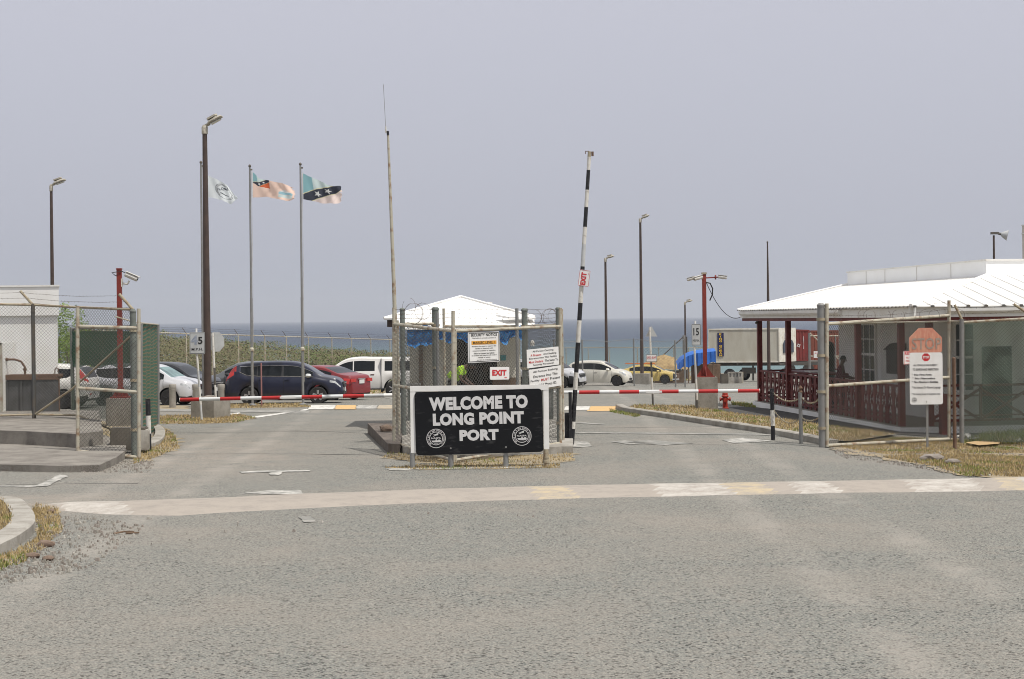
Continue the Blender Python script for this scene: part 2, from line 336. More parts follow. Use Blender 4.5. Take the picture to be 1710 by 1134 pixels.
# ------------------------------------------------------------------ builders
def V(*a): return Vector(a)
class MB:
    def __init__(s): s.v = []; s.f = []; s.m = []
    def add(s, vs, fs, mi=0):
        o = len(s.v); s.v += [tuple(p) for p in vs]
        for f in fs: s.f.append([i + o for i in f]); s.m.append(mi)
        return s
    def box(s, c, sz, mi=0, M3=None, bev=0):
        hx, hy, hz = sz[0] / 2, sz[1] / 2, sz[2] / 2
        vs = [V(x, y, z) for x in (-hx, hx) for y in (-hy, hy) for z in (-hz, hz)]
        if M3 is not None: vs = [M3 @ v for v in vs]
        c = V(*c)
        return s.add([v + c for v in vs], [(0, 1, 3, 2), (4, 6, 7, 5), (0, 4, 5, 1), (2, 3, 7, 6), (0, 2, 6, 4), (1, 5, 7, 3)], mi)
    def bar(s, a, b, w_, h_, mi=0, up=V(0, 0, 1)):
        a, b = V(*a), V(*b); t = (b - a).normalized()
        if abs(t.dot(up)) > .98: up = V(0, 1, 0)
        r = t.cross(up).normalized(); u = r.cross(t)
        vs = [p + r * (w_ / 2 * i) + u * (h_ / 2 * j) for p in (a, b) for i in (-1, 1) for j in (-1, 1)]
        return s.add(vs, [(0, 1, 3, 2), (4, 6, 7, 5), (0, 4, 5, 1), (2, 3, 7, 6), (0, 2, 6, 4), (1, 5, 7, 3)], mi)
    def tube(s, pts, r, seg=8, mi=0, cap=True, radii=None):
        pts = [V(*p) for p in pts]; n = len(pts); vs = []; prev = None
        for i, p in enumerate(pts):
            t = (pts[min(i + 1, n - 1)] - pts[max(i - 1, 0)])
            t = t.normalized() if t.length > 1e-9 else V(0, 0, 1)
            if prev is None: a = t.orthogonal().normalized()
            else:
                a = prev - t * prev.dot(t); a = a.normalized() if a.length > 1e-6 else t.orthogonal().normalized()
            prev = a; b = t.cross(a); rr = radii[i] if radii else r
            for k in range(seg):
                th = 2 * math.pi * k / seg; vs.append(p + a * (rr * math.cos(th)) + b * (rr * math.sin(th)))
        fs = [(i * seg + k, i * seg + (k + 1) % seg, (i + 1) * seg + (k + 1) % seg, (i + 1) * seg + k) for i in range(n - 1) for k in range(seg)]
        if cap: fs += [tuple(range(seg))[::-1], tuple(range((n - 1) * seg, n * seg))]
        return s.add(vs, fs, mi)
    def lathe(s, prof, seg=16, c=(0, 0, 0), ax='Z', mi=0):
        vs = []; fs = []; n = len(prof)
        for r, z in prof:
            for k in range(seg):
                th = 2 * math.pi * k / seg; a, b = r * math.cos(th), r * math.sin(th)
                p = {'Z': V(a, b, z), 'Y': V(a, z, b), 'X': V(z, a, b)}[ax]; vs.append(p + V(*c))
        for i in range(n - 1):
            for k in range(seg): fs.append((i * seg + k, i * seg + (k + 1) % seg, (i + 1) * seg + (k + 1) % seg, (i + 1) * seg + k))
        fs += [tuple(range(seg)), tuple(range((n - 1) * seg, n * seg))]
        return s.add(vs, fs, mi)
    def prism(s, poly, axis, t, mi=0):      # poly: list of 3d points (planar), extruded by vector axis*t
        poly = [V(*p) for p in poly]; n = len(poly); ax = V(*axis) * t
        vs = poly + [p + ax for p in poly]
        return s.add(vs, [tuple(range(n))[::-1], tuple(range(n, 2 * n))] + [(i, (i + 1) % n, (i + 1) % n + n, i + n) for i in range(n)], mi)
    def text(s, txt, c, wd, ht, right=(1, 0, 0), up=(0, 0, 1), bold=0.0, mi=0, lift=0.004, align='C'):
        vs, fs = text_geo(txt, bold)
        right, up = V(*right).normalized(), V(*up).normalized(); nrm = right.cross(up)
        x0 = min(v[0] for v in vs); x1 = max(v[0] for v in vs); y0 = min(v[1] for v in vs); y1 = max(v[1] for v in vs)
        kx, ky = wd / (x1 - x0), ht / (y1 - y0)
        out = [V(*c) + right * ((v[0] - (x0 + x1) / 2) * kx) + up * ((v[1] - (y0 + y1) / 2) * ky) + nrm * lift for v in vs]
        return s.add(out, fs, mi)
    def build(s, name, mats, parent=None, smooth=False, loc=None):
        me = bpy.data.meshes.new(name); me.from_pydata(s.v, [], s.f)
        if not isinstance(mats, (list, tuple)): mats = [mats]
        for q in mats: me.materials.append(M[q] if isinstance(q, str) else q)
        me.polygons.foreach_set('material_index', s.m)
        if smooth: me.polygons.foreach_set('use_smooth', [True] * len(s.f))
        me.update()
        bm = bmesh.new(); bm.from_mesh(me); bmesh.ops.recalc_face_normals(bm, faces=bm.faces) if len(s.f) < 60000 else None
        bm.to_mesh(me); bm.free()
        if smooth: me.set_sharp_from_angle(angle=R(42))
        o = bpy.data.objects.new(name, me); C.objects.link(o)
        if parent is not None: o.parent = parent
        if loc is not None: o.location = loc
        return o
_tc = {}
def text_geo(txt, bold):
    k = (txt, bold)
    if k in _tc: return _tc[k]
    cu = bpy.data.curves.new('t', 'FONT'); cu.body = txt; cu.size = 1; cu.offset = bold; cu.space_character = 1 + bold * 1.3; cu.resolution_u = 3
    o = bpy.data.objects.new('t', cu); C.objects.link(o)
    me = bpy.data.meshes.new_from_object(o.evaluated_get(bpy.context.evaluated_depsgraph_get()))
    vs = [tuple(v.co) for v in me.vertices]; fs = [tuple(p.vertices) for p in me.polygons]
    bpy.data.objects.remove(o); bpy.data.curves.remove(cu); bpy.data.meshes.remove(me)
    _tc[k] = (vs, fs); return _tc[k]

def tag(o, label, cat, group=None):
    o['label'] = label; o['category'] = cat
    if group: o['group'] = group
    return o
def thing(name, label, cat, loc=(0, 0, 0), rz=0.0, group=None):
    o = bpy.data.objects.new(name, None); C.objects.link(o); o.location = loc; o.rotation_euler = (0, 0, rz)
    o.empty_display_size = .2
    return tag(o, label, cat, group)
def struct(o, kind='structure'): o['kind'] = kind; return o
def copy_tree(o, parent=None):
    c = o.copy(); C.objects.link(c)
    if parent is not None: c.parent = parent
    for ch in [q for q in bpy.data.objects if q.parent == o]: copy_tree(ch, c)
    return c
def lathe_y(mb, *a, **k): return mb.lathe(*a, ax='Y', **k)

# ------------------------------------------------------------------ SETTING
# ground sheet
mb = MB()
ys = [-30, -5] + [i * 1.0 for i in range(0, 70)] + [70 + i * 5 for i in range(0, 30)] + [222, 230, 236, 240]
xs = [-260, -160, -100, -60, -40, -30] + [-24 + i * 2 for i in range(25)] + [30, 40, 60, 100, 160, 260]
for y in ys:
    for x in xs:
        z = gz(x, max(y, 0)); mb.v.append((x, y, z))
nx = len(xs)
for j in range(len(ys) - 1):
    for i in range(nx - 1): mb.f.append((j * nx + i, j * nx + i + 1, (j + 1) * nx + i + 1, (j + 1) * nx + i)); mb.m.append(0)
struct(mb.build('ground', 'asphalt', smooth=True))
SEA_Z = -11.0
mb = MB(); yy = [200, 400, 900, 2000, 5000, 9000, 14000]
for y in yy:
    for x in (-1, -.4, 0, .4, 1): mb.v.append((x * min(9000, max(y, 600)), y, SEA_Z))
for j in range(6):
    for i in range(4): mb.f.append((j * 5 + i, j * 5 + i + 1, (j + 1) * 5 + i + 1, (j + 1) * 5 + i)); mb.m.append(0)
struct(mb.build('sea', 'sea'))

def pix_poly(pts): return [G(*p) for p in pts]
def jitter_edge(pts, step=.25, amp=.08, seed=0):
    out = []; n = len(pts)
    for i in range(n):
        a, b = pts[i], pts[(i + 1) % n]; L = (b - a).length; k = max(1, int(L / step))
        nrm = V(-(b - a).y, (b - a).x, 0).normalized() if L > 0 else V(0, 0, 0)
        for q in range(k):
            p = a.lerp(b, q / k); s = noise.noise(V(p.x * 1.7 + seed, p.y * 1.7, seed)) * amp * 2 + noise.noise(V(p.x * 7 + seed, p.y * 7, 3)) * amp
            out.append(p + nrm * s)
    return out
def sheet(name, pts, m, dz=.004, jit=.0, seed=0, step=.25, cat=None):
    if jit: pts = jitter_edge(pts, step, jit, seed)
    bm = bmesh.new(); vs = [bm.verts.new((p.x, p.y, gz(p.x, p.y) + dz)) for p in pts]
    f = bm.faces.new(vs); bmesh.ops.triangulate(bm, faces=[f])
    for _ in range(7):      # short edges, so that the sheet follows the ground
        le = [e_ for e_ in bm.edges if e_.calc_length() > 1.1]
        if not le: break
        bmesh.ops.subdivide_edges(bm, edges=le, cuts=1); bmesh.ops.triangulate(bm, faces=[q for q in bm.faces if len(q.verts) > 3])
    for v in bm.verts: v.co.z = gz(v.co.x, v.co.y) + dz
    bmesh.ops.recalc_face_normals(bm, faces=bm.faces)
    for f in bm.faces:
        if f.normal.z < 0: f.normal_flip()
    me = bpy.data.meshes.new(name); bm.to_mesh(me); bm.free(); me.materials.append(M[m])
    o = bpy.data.objects.new(name, me); C.objects.link(o); struct(o)
    return o
def inside(p, poly):
    c = False; n = len(poly); j = n - 1
    for i in range(n):
        a, b = poly[i], poly[j]
        if (a.y > p[1]) != (b.y > p[1]) and p[0] < (b.x - a.x) * (p[1] - a.y) / (b.y - a.y) + a.x: c = not c
        j = i
    return c
def blades(name, poly, n, h=.12, green=.15, dz=0.0, wd=.012, seed=1, mats=('straw', 'green_blade', 'straw_bed'), clump=3.0, lean=.6):
    rnd = random.Random(seed); x0 = min(p.x for p in poly); x1 = max(p.x for p in poly); y0 = min(p.y for p in poly); y1 = max(p.y for p in poly)
    mb = MB(); k = 0; tries = 0
    while k < n and tries < n * 12:
        tries += 1; x, y = rnd.uniform(x0, x1), rnd.uniform(y0, y1)
        if not inside((x, y), poly): continue
        if noise.noise(V(x * clump, y * clump, seed)) < rnd.uniform(-.7, .25): continue
        k += 1; a = rnd.uniform(0, 6.283); hh = h * .6 * rnd.uniform(.3, 1.25); l = hh * rnd.uniform(0, lean); b = rnd.uniform(0, 6.283)
        z = gz(x, y) + dz; g = 1 if noise.noise(V(x * .8, y * .8, 9.1 + seed)) + rnd.uniform(-.25, .25) > .42 - green else 0
        if g == 0 and rnd.random() < .25: g = 2
        ca, sa = math.cos(a) * wd, math.sin(a) * wd
        mb.v += [(x - ca, y - sa, z), (x + ca, y + sa, z), (x + l * math.cos(b), y + l * math.sin(b), z + hh)]
        i = len(mb.v) - 3; mb.f.append((i, i + 1, i + 2)); mb.m.append(g)
    return struct(mb.build(name, list(mats)), 'stuff')

def kerb(name, outer, wdt, hgt, m='kerb', side=1, joints=True):
    """raised kerb along a polyline of ground points; width to the left of travel * side"""
    mb = MB(); n = len(outer); L = []; Rr = []
    for i, p in enumerate(outer):
        t = outer[min(i + 1, n - 1)] - outer[max(i - 1, 0)]; t.z = 0; t.normalize(); nn = V(-t.y, t.x, 0) * side
        q = p + nn * wdt
        jz = noise.noise(V(p.x * 2, p.y * 2, 0)) * .012
        L.append((V(p.x, p.y, gz(p.x, p.y) - .05), V(p.x, p.y, gz(p.x, p.y) + hgt - .02 + jz), V(p.x, p.y, gz(p.x, p.y) + hgt + jz) + nn * .03, V(q.x, q.y, gz(p.x, p.y) + hgt + jz), V(q.x, q.y, gz(q.x, q.y) - .05)))
    vs = [v for r in L for v in r]
    fs = [(i * 5 + k, i * 5 + k + 1, (i + 1) * 5 + k + 1, (i + 1) * 5 + k) for i in range(n - 1) for k in range(4)]
    fs += [(0, 1, 2, 3, 4), tuple((n - 1) * 5 + k for k in range(5))]
    mb.add(vs, fs)
    return struct(mb.build(name, m))
def dense(pts, step=.5):
    out = []
    for a, b in zip(pts[:-1], pts[1:]):
        k = max(1, int((b - a).length / step))
        for q in range(k): out.append(a.lerp(b, q / k))
    return out + [pts[-1]]
def smoothline(pts, it=2):
    for _ in range(it):
        q = [pts[0]]
        for a, b in zip(pts[:-1], pts[1:]): q += [a.lerp(b, .25), a.lerp(b, .75)]
        pts = q + [pts[-1]]
    return pts

# ---- speed hump: raised strip with worn painted sections
def hump():
    top = [(60, 842), (180, 838), (300, 833), (500, 824), (700, 817), (1000, 809), (1400, 803), (1720, 797), (2100, 792)]
    bot = [(60, 850), (180, 860), (300, 862), (500, 850), (700, 841), (1000, 832), (1400, 824), (1720, 820), (2100, 818)]
    A = dense([G(*p) for p in bot], .12); B_ = [G(*p) for p in top]
    L = sum((B_[i + 1] - B_[i]).length for i in range(len(B_) - 1))
    def at(pl, f):
        tot = sum((pl[i + 1] - pl[i]).length for i in range(len(pl) - 1)) * f; i = 0
        while i < len(pl) - 2 and tot > (pl[i + 1] - pl[i]).length: tot -= (pl[i + 1] - pl[i]).length; i += 1
        return pl[i].lerp(pl[i + 1], min(1, tot / (pl[i + 1] - pl[i]).length))
    bp = [G(*p) for p in bot]; mb = MB(); N = 150; K = 9
    for i in range(N + 1):
        a, b = at(bp, i / N), at(B_, i / N)
        for k in range(K):
            t = k / (K - 1); e = noise.noise(V(a.x * 1.3, t * 2, 5)) * .12 if 0 < k < K - 1 else noise.noise(V(a.x * 1.1, k, 2)) * .18
            p = a.lerp(b, t + e * .3); z = gz(p.x, p.y) - .010 + .075 * math.sin(math.pi * t) ** .8 * min(1, .3 + i / 6)
            mb.v.append((p.x, p.y, z))
    def px_of(p): return 855 + p.x / p.y * 2600
    for i in range(N):
        for k in range(K - 1):
            q = i * K + k; px = px_of(V(*mb.v[q])) + (k - 4) * 5
            mi = 0
            for (a, b, c) in ((80, 190, 2), (870, 930, 1), (1000, 1070, 0), (1075, 1195, 2), (1195, 1260, 1), (1305, 1370, 2), (1370, 1490, 0), (1495, 1610, 2), (1650, 1690, 1), (1690, 1800, 2)):
                if a < px < b: mi = c
            mb.f.append((q, q + 1, q + K + 1, q + K)); mb.m.append(mi)
    return struct(mb.build('speed_hump', ['bump_tan', 'bump_yellow', 'bump_white'], smooth=True))
hump()

# ---- road markings
def mark(pts, m='mk_white', jit=.03): return sheet('road_marking', pix_poly(pts), m, .010, jit, seed=pts[0][0], step=.15)
mark([(60, 812), (100, 793), (112, 796), (78, 813)], 'mk_white')
mark([(-60, 811), (60, 812), (60, 814), (-60, 813)], 'mk_white')
mark([(398, 788), (452, 786), (520, 786), (520, 788), (468, 789), (466, 794), (452, 794), (454, 789), (400, 791)], 'mk_white', .03)
mark([(400, 825), (455, 819), (500, 819), (508, 826)], 'mk_white')
mark([(498, 864), (520, 863), (528, 872), (508, 873)], 'mk_faint')
mark([(645, 783), (800, 780), (905, 779), (905, 781), (800, 783), (650, 786)], 'mk_white', .01)
mark([(1020, 738), (1045, 736), (1095, 741), (1050, 743)], 'mk_faint')
mark([(1205, 735), (1240, 731), (1290, 737), (1225, 741)], 'mk_white')
mark([(1045, 740), (1080, 735), (1160, 741), (1110, 744)], 'mk_faint')
mark([(955, 738), (980, 738), (990, 746), (958, 748)], 'mk_white')
mark([(640, 664), (660, 663), (660, 668)], 'mk_faint')
mark([(262, 683), (520, 686), (515, 690), (262, 687)], 'mk_faint')
mark([(415, 697), (500, 686), (512, 683), (516, 685), (430, 698)], 'mk_white2', .01)
mark([(375, 692), (400, 689), (402, 691), (380, 694)], 'mk_white2', .01)
mark([(958, 705), (1010, 708), (1010, 710), (958, 707)], 'mk_faint', .01)
mark([(960, 722), (1300, 727), (1300, 729), (960, 724)], 'mk_faint', .01)
def crack(pts, wd=.018):
    P = []
    for a, b in zip(pts[:-1], pts[1:]):
        A_, B2_ = G(*a), G(*b); n = max(2, int((B2_ - A_).length / .25))
        P += [A_.lerp(B2_, i / n) for i in range(n)]
    P.append(G(*pts[-1])); mb = MB()
    for i, p in enumerate(P):
        o_ = noise.noise(V(p.x * 1.9, p.y * 1.9, 4)) * .06; w2 = wd * (.5 + abs(noise.noise(V(p.x * 3, p.y, 1))))
        for sg in (-1, 1): mb.v.append((p.x, p.y + o_ + sg * w2, gz(p.x, p.y + o_) + .006))
    for i in range(len(P) - 1): mb.f.append((2 * i, 2 * i + 1, 2 * i + 3, 2 * i + 2)); mb.m.append(0)
    struct(mb.build('road_crack', mat('road_crack', (.06, .057, .052), .95)))
crack([(262, 759), (420, 758), (560, 759), (640, 760)], .03); crack([(10, 810), (120, 808), (230, 808)], .025); crack([(960, 742), (1100, 741), (1260, 744)], .02)
# painted low kerb stones of the raised crossing behind the gate
def strip(px0, px1, y0, y1, m, off=0):
    return sheet('road_marking', pix_poly([(px0, y1), (px1, y1), (px1 - off, y0), (px0 + 6, y0)]), m, .012, .02, seed=px0)
strip(514, 560, 677, 684, 'mk_white2'); strip(556, 595, 677, 684, 'mk_yellow'); strip(592, 630, 677, 683, 'mk_white'); strip(628, 668, 677, 683, 'bump_yellow')
strip(940, 985, 679, 685, 'mk_white2'); strip(980, 1028, 679, 687, 'mk_yellow')

# ---- left near island: grass and kerb
isl = smoothline([G(-60, 960), G(-5, 931), G(38, 908), G(60, 889), G(58, 872), G(46, 856), G(34, 846), G(-60, 838)], 2)
kerb('kerb', dense(isl[:-3], .3), .30, .15, 'kerb', side=1)
inner = [G(-60, 920), G(-5, 905), G(16, 896), G(22, 882), G(16, 862), G(8, 850), G(-60, 845)]
sheet('verge', inner, 'straw_bed', .10)
blades('dry_grass', inner, 5200, .13, -.2, .10, .010, seed=3)
edge = [G(-20, 962), G(40, 940), G(75, 915), G(104, 885), G(96, 850), G(60, 844), G(52, 858), G(66, 880), G(60, 902), G(20, 922), G(-20, 940)]
sheet('verge', edge, 'straw_bed', .006, .12, 4)
blades('dry_grass', edge, 2600, .10, -.05, 0, .010, seed=5)

# ---- left platform by the gate
def slab(name, pts, zt, zb, m, jit=0.0):
    if jit: pts = jitter_edge(pts, .3, jit, 11)
    mb = MB(); n = len(pts)
    mb.add([V(p.x, p.y, zt if zt > -90 else gz(p.x, p.y)) for p in pts] + [V(p.x, p.y, zb) for p in pts],
           [tuple(range(n))] + [(i, i + n, (i + 1) % n + n, (i + 1) % n) for i in range(n)])
    return struct(mb.build(name, m))
zl = G(110, 787).z + .13
low = [W(-90, 785, G(100, 787).y), G(-90, 786), G(0, 787), G(100, 789), G(165, 788), G(195, 776), G(212, 764), G(206, 752), G(150, 735), G(-90, 730)]
slab('pavement', [p for p in low[1:]], zl, zl - .6, 'slab', .02)
zu = zl + .30
up_ = [G(-90, 752), G(60, 758), G(128, 762), G(172, 757), G(165, 722), G(-90, 716)]
slab('platform', [V(p.x, p.y, 0) for p in up_], zu, zl - .3, 'slab', .02)
blades('dry_grass', [G(60, 735), G(215, 745), G(222, 722), G(60, 712)], 2600, .12, .1, 0, .014, seed=8)
sheet('verge', [G(60, 740), G(222, 748), G(230, 706), G(60, 700)], 'straw_bed', .02, .1, 6)
kv = smoothline([G(228, 752), G(262, 747), G(276, 735), G(276, 722), G(262, 712), G(240, 706)], 2)
kerb('kerb', dense(kv, .3), .25, .12, 'kerb', side=1)
vg = [G(222, 775), G(250, 768), G(300, 748), G(290, 725), G(262, 710), G(255, 735), G(228, 748)]
sheet('verge', vg, 'straw_bed', .007, .15, 8); blades('dry_grass', vg, 2600, .11, .08, 0, .012, seed=9)
vg = [G(262, 708), G(330, 708), G(395, 706), G(428, 698), G(400, 693), G(262, 695)]
sheet('verge', vg, 'straw_bed', .006, .25, 12); blades('dry_grass', vg, 3200, .12, .0, 0, .02, seed=10)
vg = [G(376, 682), G(520, 680), G(505, 674), G(376, 676)]
sheet('verge', vg, 'straw_bed', .006, .2, 13); blades('dry_grass', vg, 2000, .12, -.1, 0, .02, seed=11)
vg = [G(262, 684), G(318, 686), G(318, 678), G(262, 676)]
sheet('verge', vg, 'straw_bed', .006, .2, 14)
# under the welcome board and round the enclosure
for i, pts in enumerate(([(640, 765), (700, 772), (760, 779), (900, 775), (960, 770), (955, 757), (900, 760), (760, 770), (700, 762), (650, 754)],
                         [(640, 781), (700, 777), (830, 778), (935, 776), (935, 782), (830, 783), (700, 785)])):
    p = pix_poly(pts); sheet('verge', p, 'straw_bed', .006, .12, 20 + i); blades('dry_grass', p, 1500, .09, .05, 0, .010, seed=22 + i)

# ---- right kerb, verge and dark path
rk = smoothline([G(1028, 682), G(1040, 688), G(1090, 695), G(1160, 706), G(1230, 717), G(1300, 728), G(1368, 742), G(1384, 746)], 1)
kerb('kerb', dense(rk, .4), .22, .15, 'kerb', side=1)
vr = [G(1042, 687), G(1090, 693), G(1160, 704), G(1230, 715), G(1300, 726), G(1372, 739), G(1420, 741), G(1500, 728), G(1380, 714), G(1300, 702), G(1230, 694), G(1190, 686), G(1160, 681), G(1060, 679)]
sheet('verge', vr, 'straw_bed', .06)
blades('dry_grass', vr, 11000, .11, .18, .06, .013, seed=30)
pt = [G(1186, 683), G(1210, 690), G(1290, 700), G(1380, 712), G(1500, 726), G(1640, 735), G(1720, 728), G(1900, 728), G(1900, 700), G(1380, 690), G(1240, 680)]
sheet('path', pt, 'path', .02)
vd = [G(1384, 746), G(1400, 757), G(1470, 766), G(1540, 778), G(1600, 795), G(1720, 800), G(2100, 800), G(2100, 730), G(1700, 728), G(1500, 730)]
sheet('dirt_verge', vd, 'straw_bed', .012, .2, 33)
blades('dry_grass', [G(1388, 745), G(1480, 760), G(1580, 758), G(1760, 756), G(1760, 736), G(1500, 731)], 16000, .08, .05, .01, .011, seed=34)
blades('dry_grass', [G(1470, 764), G(1560, 780), G(1610, 796), G(1760, 798), G(1760, 770), G(1720, 765), G(1600, 760)], 15000, .10, .05, .01, .011, seed=35)
blades('grass', [G(1610, 742), G(1720, 742), G(1850, 738), G(1850, 720), G(1720, 722), G(1640, 730)], 5000, .28, .75, .01, .014, seed=36)
blades('grass', [G(1222, 676), G(1262, 682), G(1262, 676), G(1222, 672)], 500, .15, .9, .0, .02, seed=37)
blades('grass', [G(1018, 684), G(1070, 694), G(1064, 697), G(1018, 688)], 600, .12, .8, .0, .012, seed=38)

# loose gravel scattered along the edges: nobody could count it
def gravel(name, polys, n, s0, s1, mats, seed, dz=0):
    rnd = random.Random(seed); mb = MB()
    for poly, k in zip(polys, n):
        x0 = min(p.x for p in poly); x1 = max(p.x for p in poly); y0 = min(p.y for p in poly); y1 = max(p.y for p in poly); c = 0
        while c < k:
            x, y = rnd.uniform(x0, x1), rnd.uniform(y0, y1)
            if not inside((x, y), poly): continue
            c += 1; s = s0 * (s1 / s0) ** (rnd.random() ** 2.2); z = gz(x, y) + dz
            a = [V(math.cos(t + rnd.uniform(-.3, .3)), math.sin(t), 0) * s * rnd.uniform(.7, 1.1) for t in (0, 1.3, 2.5, 3.8, 5.1)]
            o = len(mb.v); mb.v += [(x + q.x, y + q.y, z - .01) for q in a] + [(x + q.x * .6, y + q.y * .6, z + s * rnd.uniform(.5, .9)) for q in a]
            m = rnd.randrange(len(mats))
            for i in range(5): mb.f.append((o + i, o + (i + 1) % 5, o + 5 + (i + 1) % 5, o + 5 + i)); mb.m.append(m)
            mb.f.append(tuple(o + 5 + i for i in range(5))); mb.m.append(m)
    return struct(mb.build(name, mats), 'stuff')
gravel('gravel', [[G(1384, 748), G(1400, 764), G(1520, 780), G(1620, 798), G(1720, 792), G(1760, 784), G(1760, 742), G(1500, 740)],
                  [G(60, 860), G(60, 960), G(160, 950), G(240, 880), G(160, 862)], [G(80, 790), G(250, 790), G(260, 770), G(215, 768)],
                  [G(-30, 985), G(150, 950), G(70, 915), G(-30, 950)], [G(150, 862), G(200, 930), G(700, 900), G(1000, 850), G(300, 862)]],
       [4200, 420, 400, 300, 25], .008, .035, ['stone', 'concrete', 'stone', 'kerb'], 40, .012)
def rock(label, loc, s, m='redrock', seed=1, squash=.7):
    rnd = random.Random(seed); bm = bmesh.new(); bmesh.ops.create_icosphere(bm, subdivisions=2, radius=1)
    for v in bm.verts:
        k = 1 + .35 * noise.noise(v.co * 1.3 + V(seed, 0, 0)); v.co = V(v.co.x * s[0] * k, v.co.y * s[1] * k, v.co.z * s[2] * k + s[2] * squash)
    me = bpy.data.meshes.new('rock'); bm.to_mesh(me); bm.free(); me.materials.append(M[m])
    o = bpy.data.objects.new('rock', me); C.objects.link(o); o.location = loc
    return tag(o, label, 'rock')
p = G(645, 737); rock('brown angular rock lying on the ramp left of the enclosure', (p.x, p.y, p.z + .24), (.17, .13, .10), 'redrock', 3)
p = G(1556, 770); rock('flat brown stone half buried in the dry verge below the stop sign', (p.x, p.y, p.z + .03), (.24, .18, .07), 'stone', 5)
p = G(1590, 776); rock('smaller grey stone right of the flat brown stone in the verge', (p.x, p.y, p.z + .03), (.14, .12, .05), 'stone', 8)
p = G(76, 913); rock('reddish broken lump lying right of the near kerb corner', (p.x, p.y, p.z), (.12, .07, .05), 'redrock', 9)
p = G(80, 936); rock('lowest of the brown lumps in front of the near kerb', (p.x, p.y, p.z), (.07, .06, .035), 'redrock', 12)
p = G(55, 932); rock('middle brown lump in front of the near kerb', (p.x, p.y, p.z), (.09, .06, .04), 'redrock', 14)
p = G(86, 857); rock('small rust brown stone at the left end of the speed hump', (p.x, p.y, p.z), (.06, .05, .035), 'redrock', 16)
def twig(label, pts, r=.012):
    mb = MB(); mb.tube(pts, r, 5); return tag(mb.build('stick', 'wood'), label, 'stick')
a = G(190, 894); twig('curved dry stick on the road, left one of two', [a + V(0, 0, .02), a + V(.1, .12, .03), a + V(.22, .16, .02)])
a = G(210, 893); twig('straight dry stick on the road, right one of two', [a + V(0, 0, .02), a + V(.17, .01, .025)])

# ---- booth island: weathered ramp left and kerb base
zr = G(650, 752).z + .24
mb = MB()
P = [G(617, 728), G(649, 757), G(668, 757), G(672, 715), G(615, 712)]
P = [V(p.x, p.y, 0) for p in P]
tl, tr_, br_, bl = G(614, 724), G(676, 724), G(668, 757), G(648, 757)
top = [V(tl.x, tl.y, gz(tl.x, tl.y) + .27), V(tr_.x, tr_.y, gz(tr_.x, tr_.y) + .27), V(br_.x, br_.y, gz(br_.x, br_.y) + .20), V(bl.x, bl.y, gz(bl.x, bl.y) + .20)]
mb.add(top + [V(p.x, p.y, gz(p.x, p.y) - .1) for p in (tl, tr_, br_, bl)], [(0, 1, 2, 3), (0, 3, 7, 4), (3, 2, 6, 7), (2, 1, 5, 6), (1, 0, 4, 5)])
struct(mb.build('ramp', 'ramp'))
isp = [G(672, 757), G(757, 766), G(938, 757), G(957, 757), G(957, 742), G(930, 712), G(672, 712)]
zi = G(800, 757).z + .15
slab('island', isp, zi, zi - .4, 'kerb', .01)

# ---- scrub along the shore, beyond the far fence
def scrub():
    rnd = random.Random(21); mb = MB()
    for i in range(430):
        D = rnd.uniform(122, 186); px = rnd.uniform(120, 1000)
        yt = 549 + (px - 262) * .085 + rnd.uniform(-2, 8) if px < 670 else 587 + (px - 670) * .05 + rnd.uniform(0, 8)
        if px > 670 and rnd.random() < .6: continue
        top = W(px, yt + 5 + (186 - D) * .12, D); base = gz(top.x, D); hh = top.z - base
        if hh < .8: continue
        kind = noise.noise(V(top.x * .06, D * .04, 2)) + .5 * noise.noise(V(top.x * .25, D * .2, 7)); m0 = 0 if kind > -.10 else 1
        rx = rnd.uniform(2.2, 4.2); n = int(430 * rx / 3)
        for k in range(n):
            th = rnd.uniform(0, 6.283); u = rnd.random() ** .5; z = rnd.random() ** .75
            rr = rx * u * math.sqrt(max(0.04, 1 - (z * .985) ** 2.0)); x = top.x + rr * math.cos(th); y = D + rr * math.sin(th)
            zz = base + hh * z * (1 + .10 * noise.noise(V(x, y, 0) * .5)); s = rnd.uniform(.07, .16)
            if noise.noise(V(x * .6, y * .6, zz * .7)) < -.30: continue
            a = V(rnd.uniform(-1, 1), rnd.uniform(-1, 1), rnd.uniform(-.5, .5)).normalized(); b = a.orthogonal().normalized()
            q = V(x, y, zz); mb.v += [tuple(q + a * s), tuple(q + b * s * .8), tuple(q - a * s * .7 + b * s * .2)]
            o = len(mb.v) - 3; mb.f.append((o, o + 1, o + 2)); mb.m.append(2 if rnd.random() < .14 else (m0 if rnd.random() < .85 else 1 - m0))
    struct(mb.build('scrub', ['leaf', 'leaf_b', 'leaf_c']), 'stuff')
scrub()
# dry ground strips between the parked cars and the shore
for pts, sd in (([(262, 655), (640, 660), (640, 648), (262, 640)], 51), ([(940, 640), (1180, 634), (1180, 628), (940, 632)], 52)):
    p = pix_poly(pts); sheet('verge', p, 'straw_bed', .03, .6, sd, 1.0); blades('dry_grass', p, 2500, .35, .25, 0, .05, seed=sd)

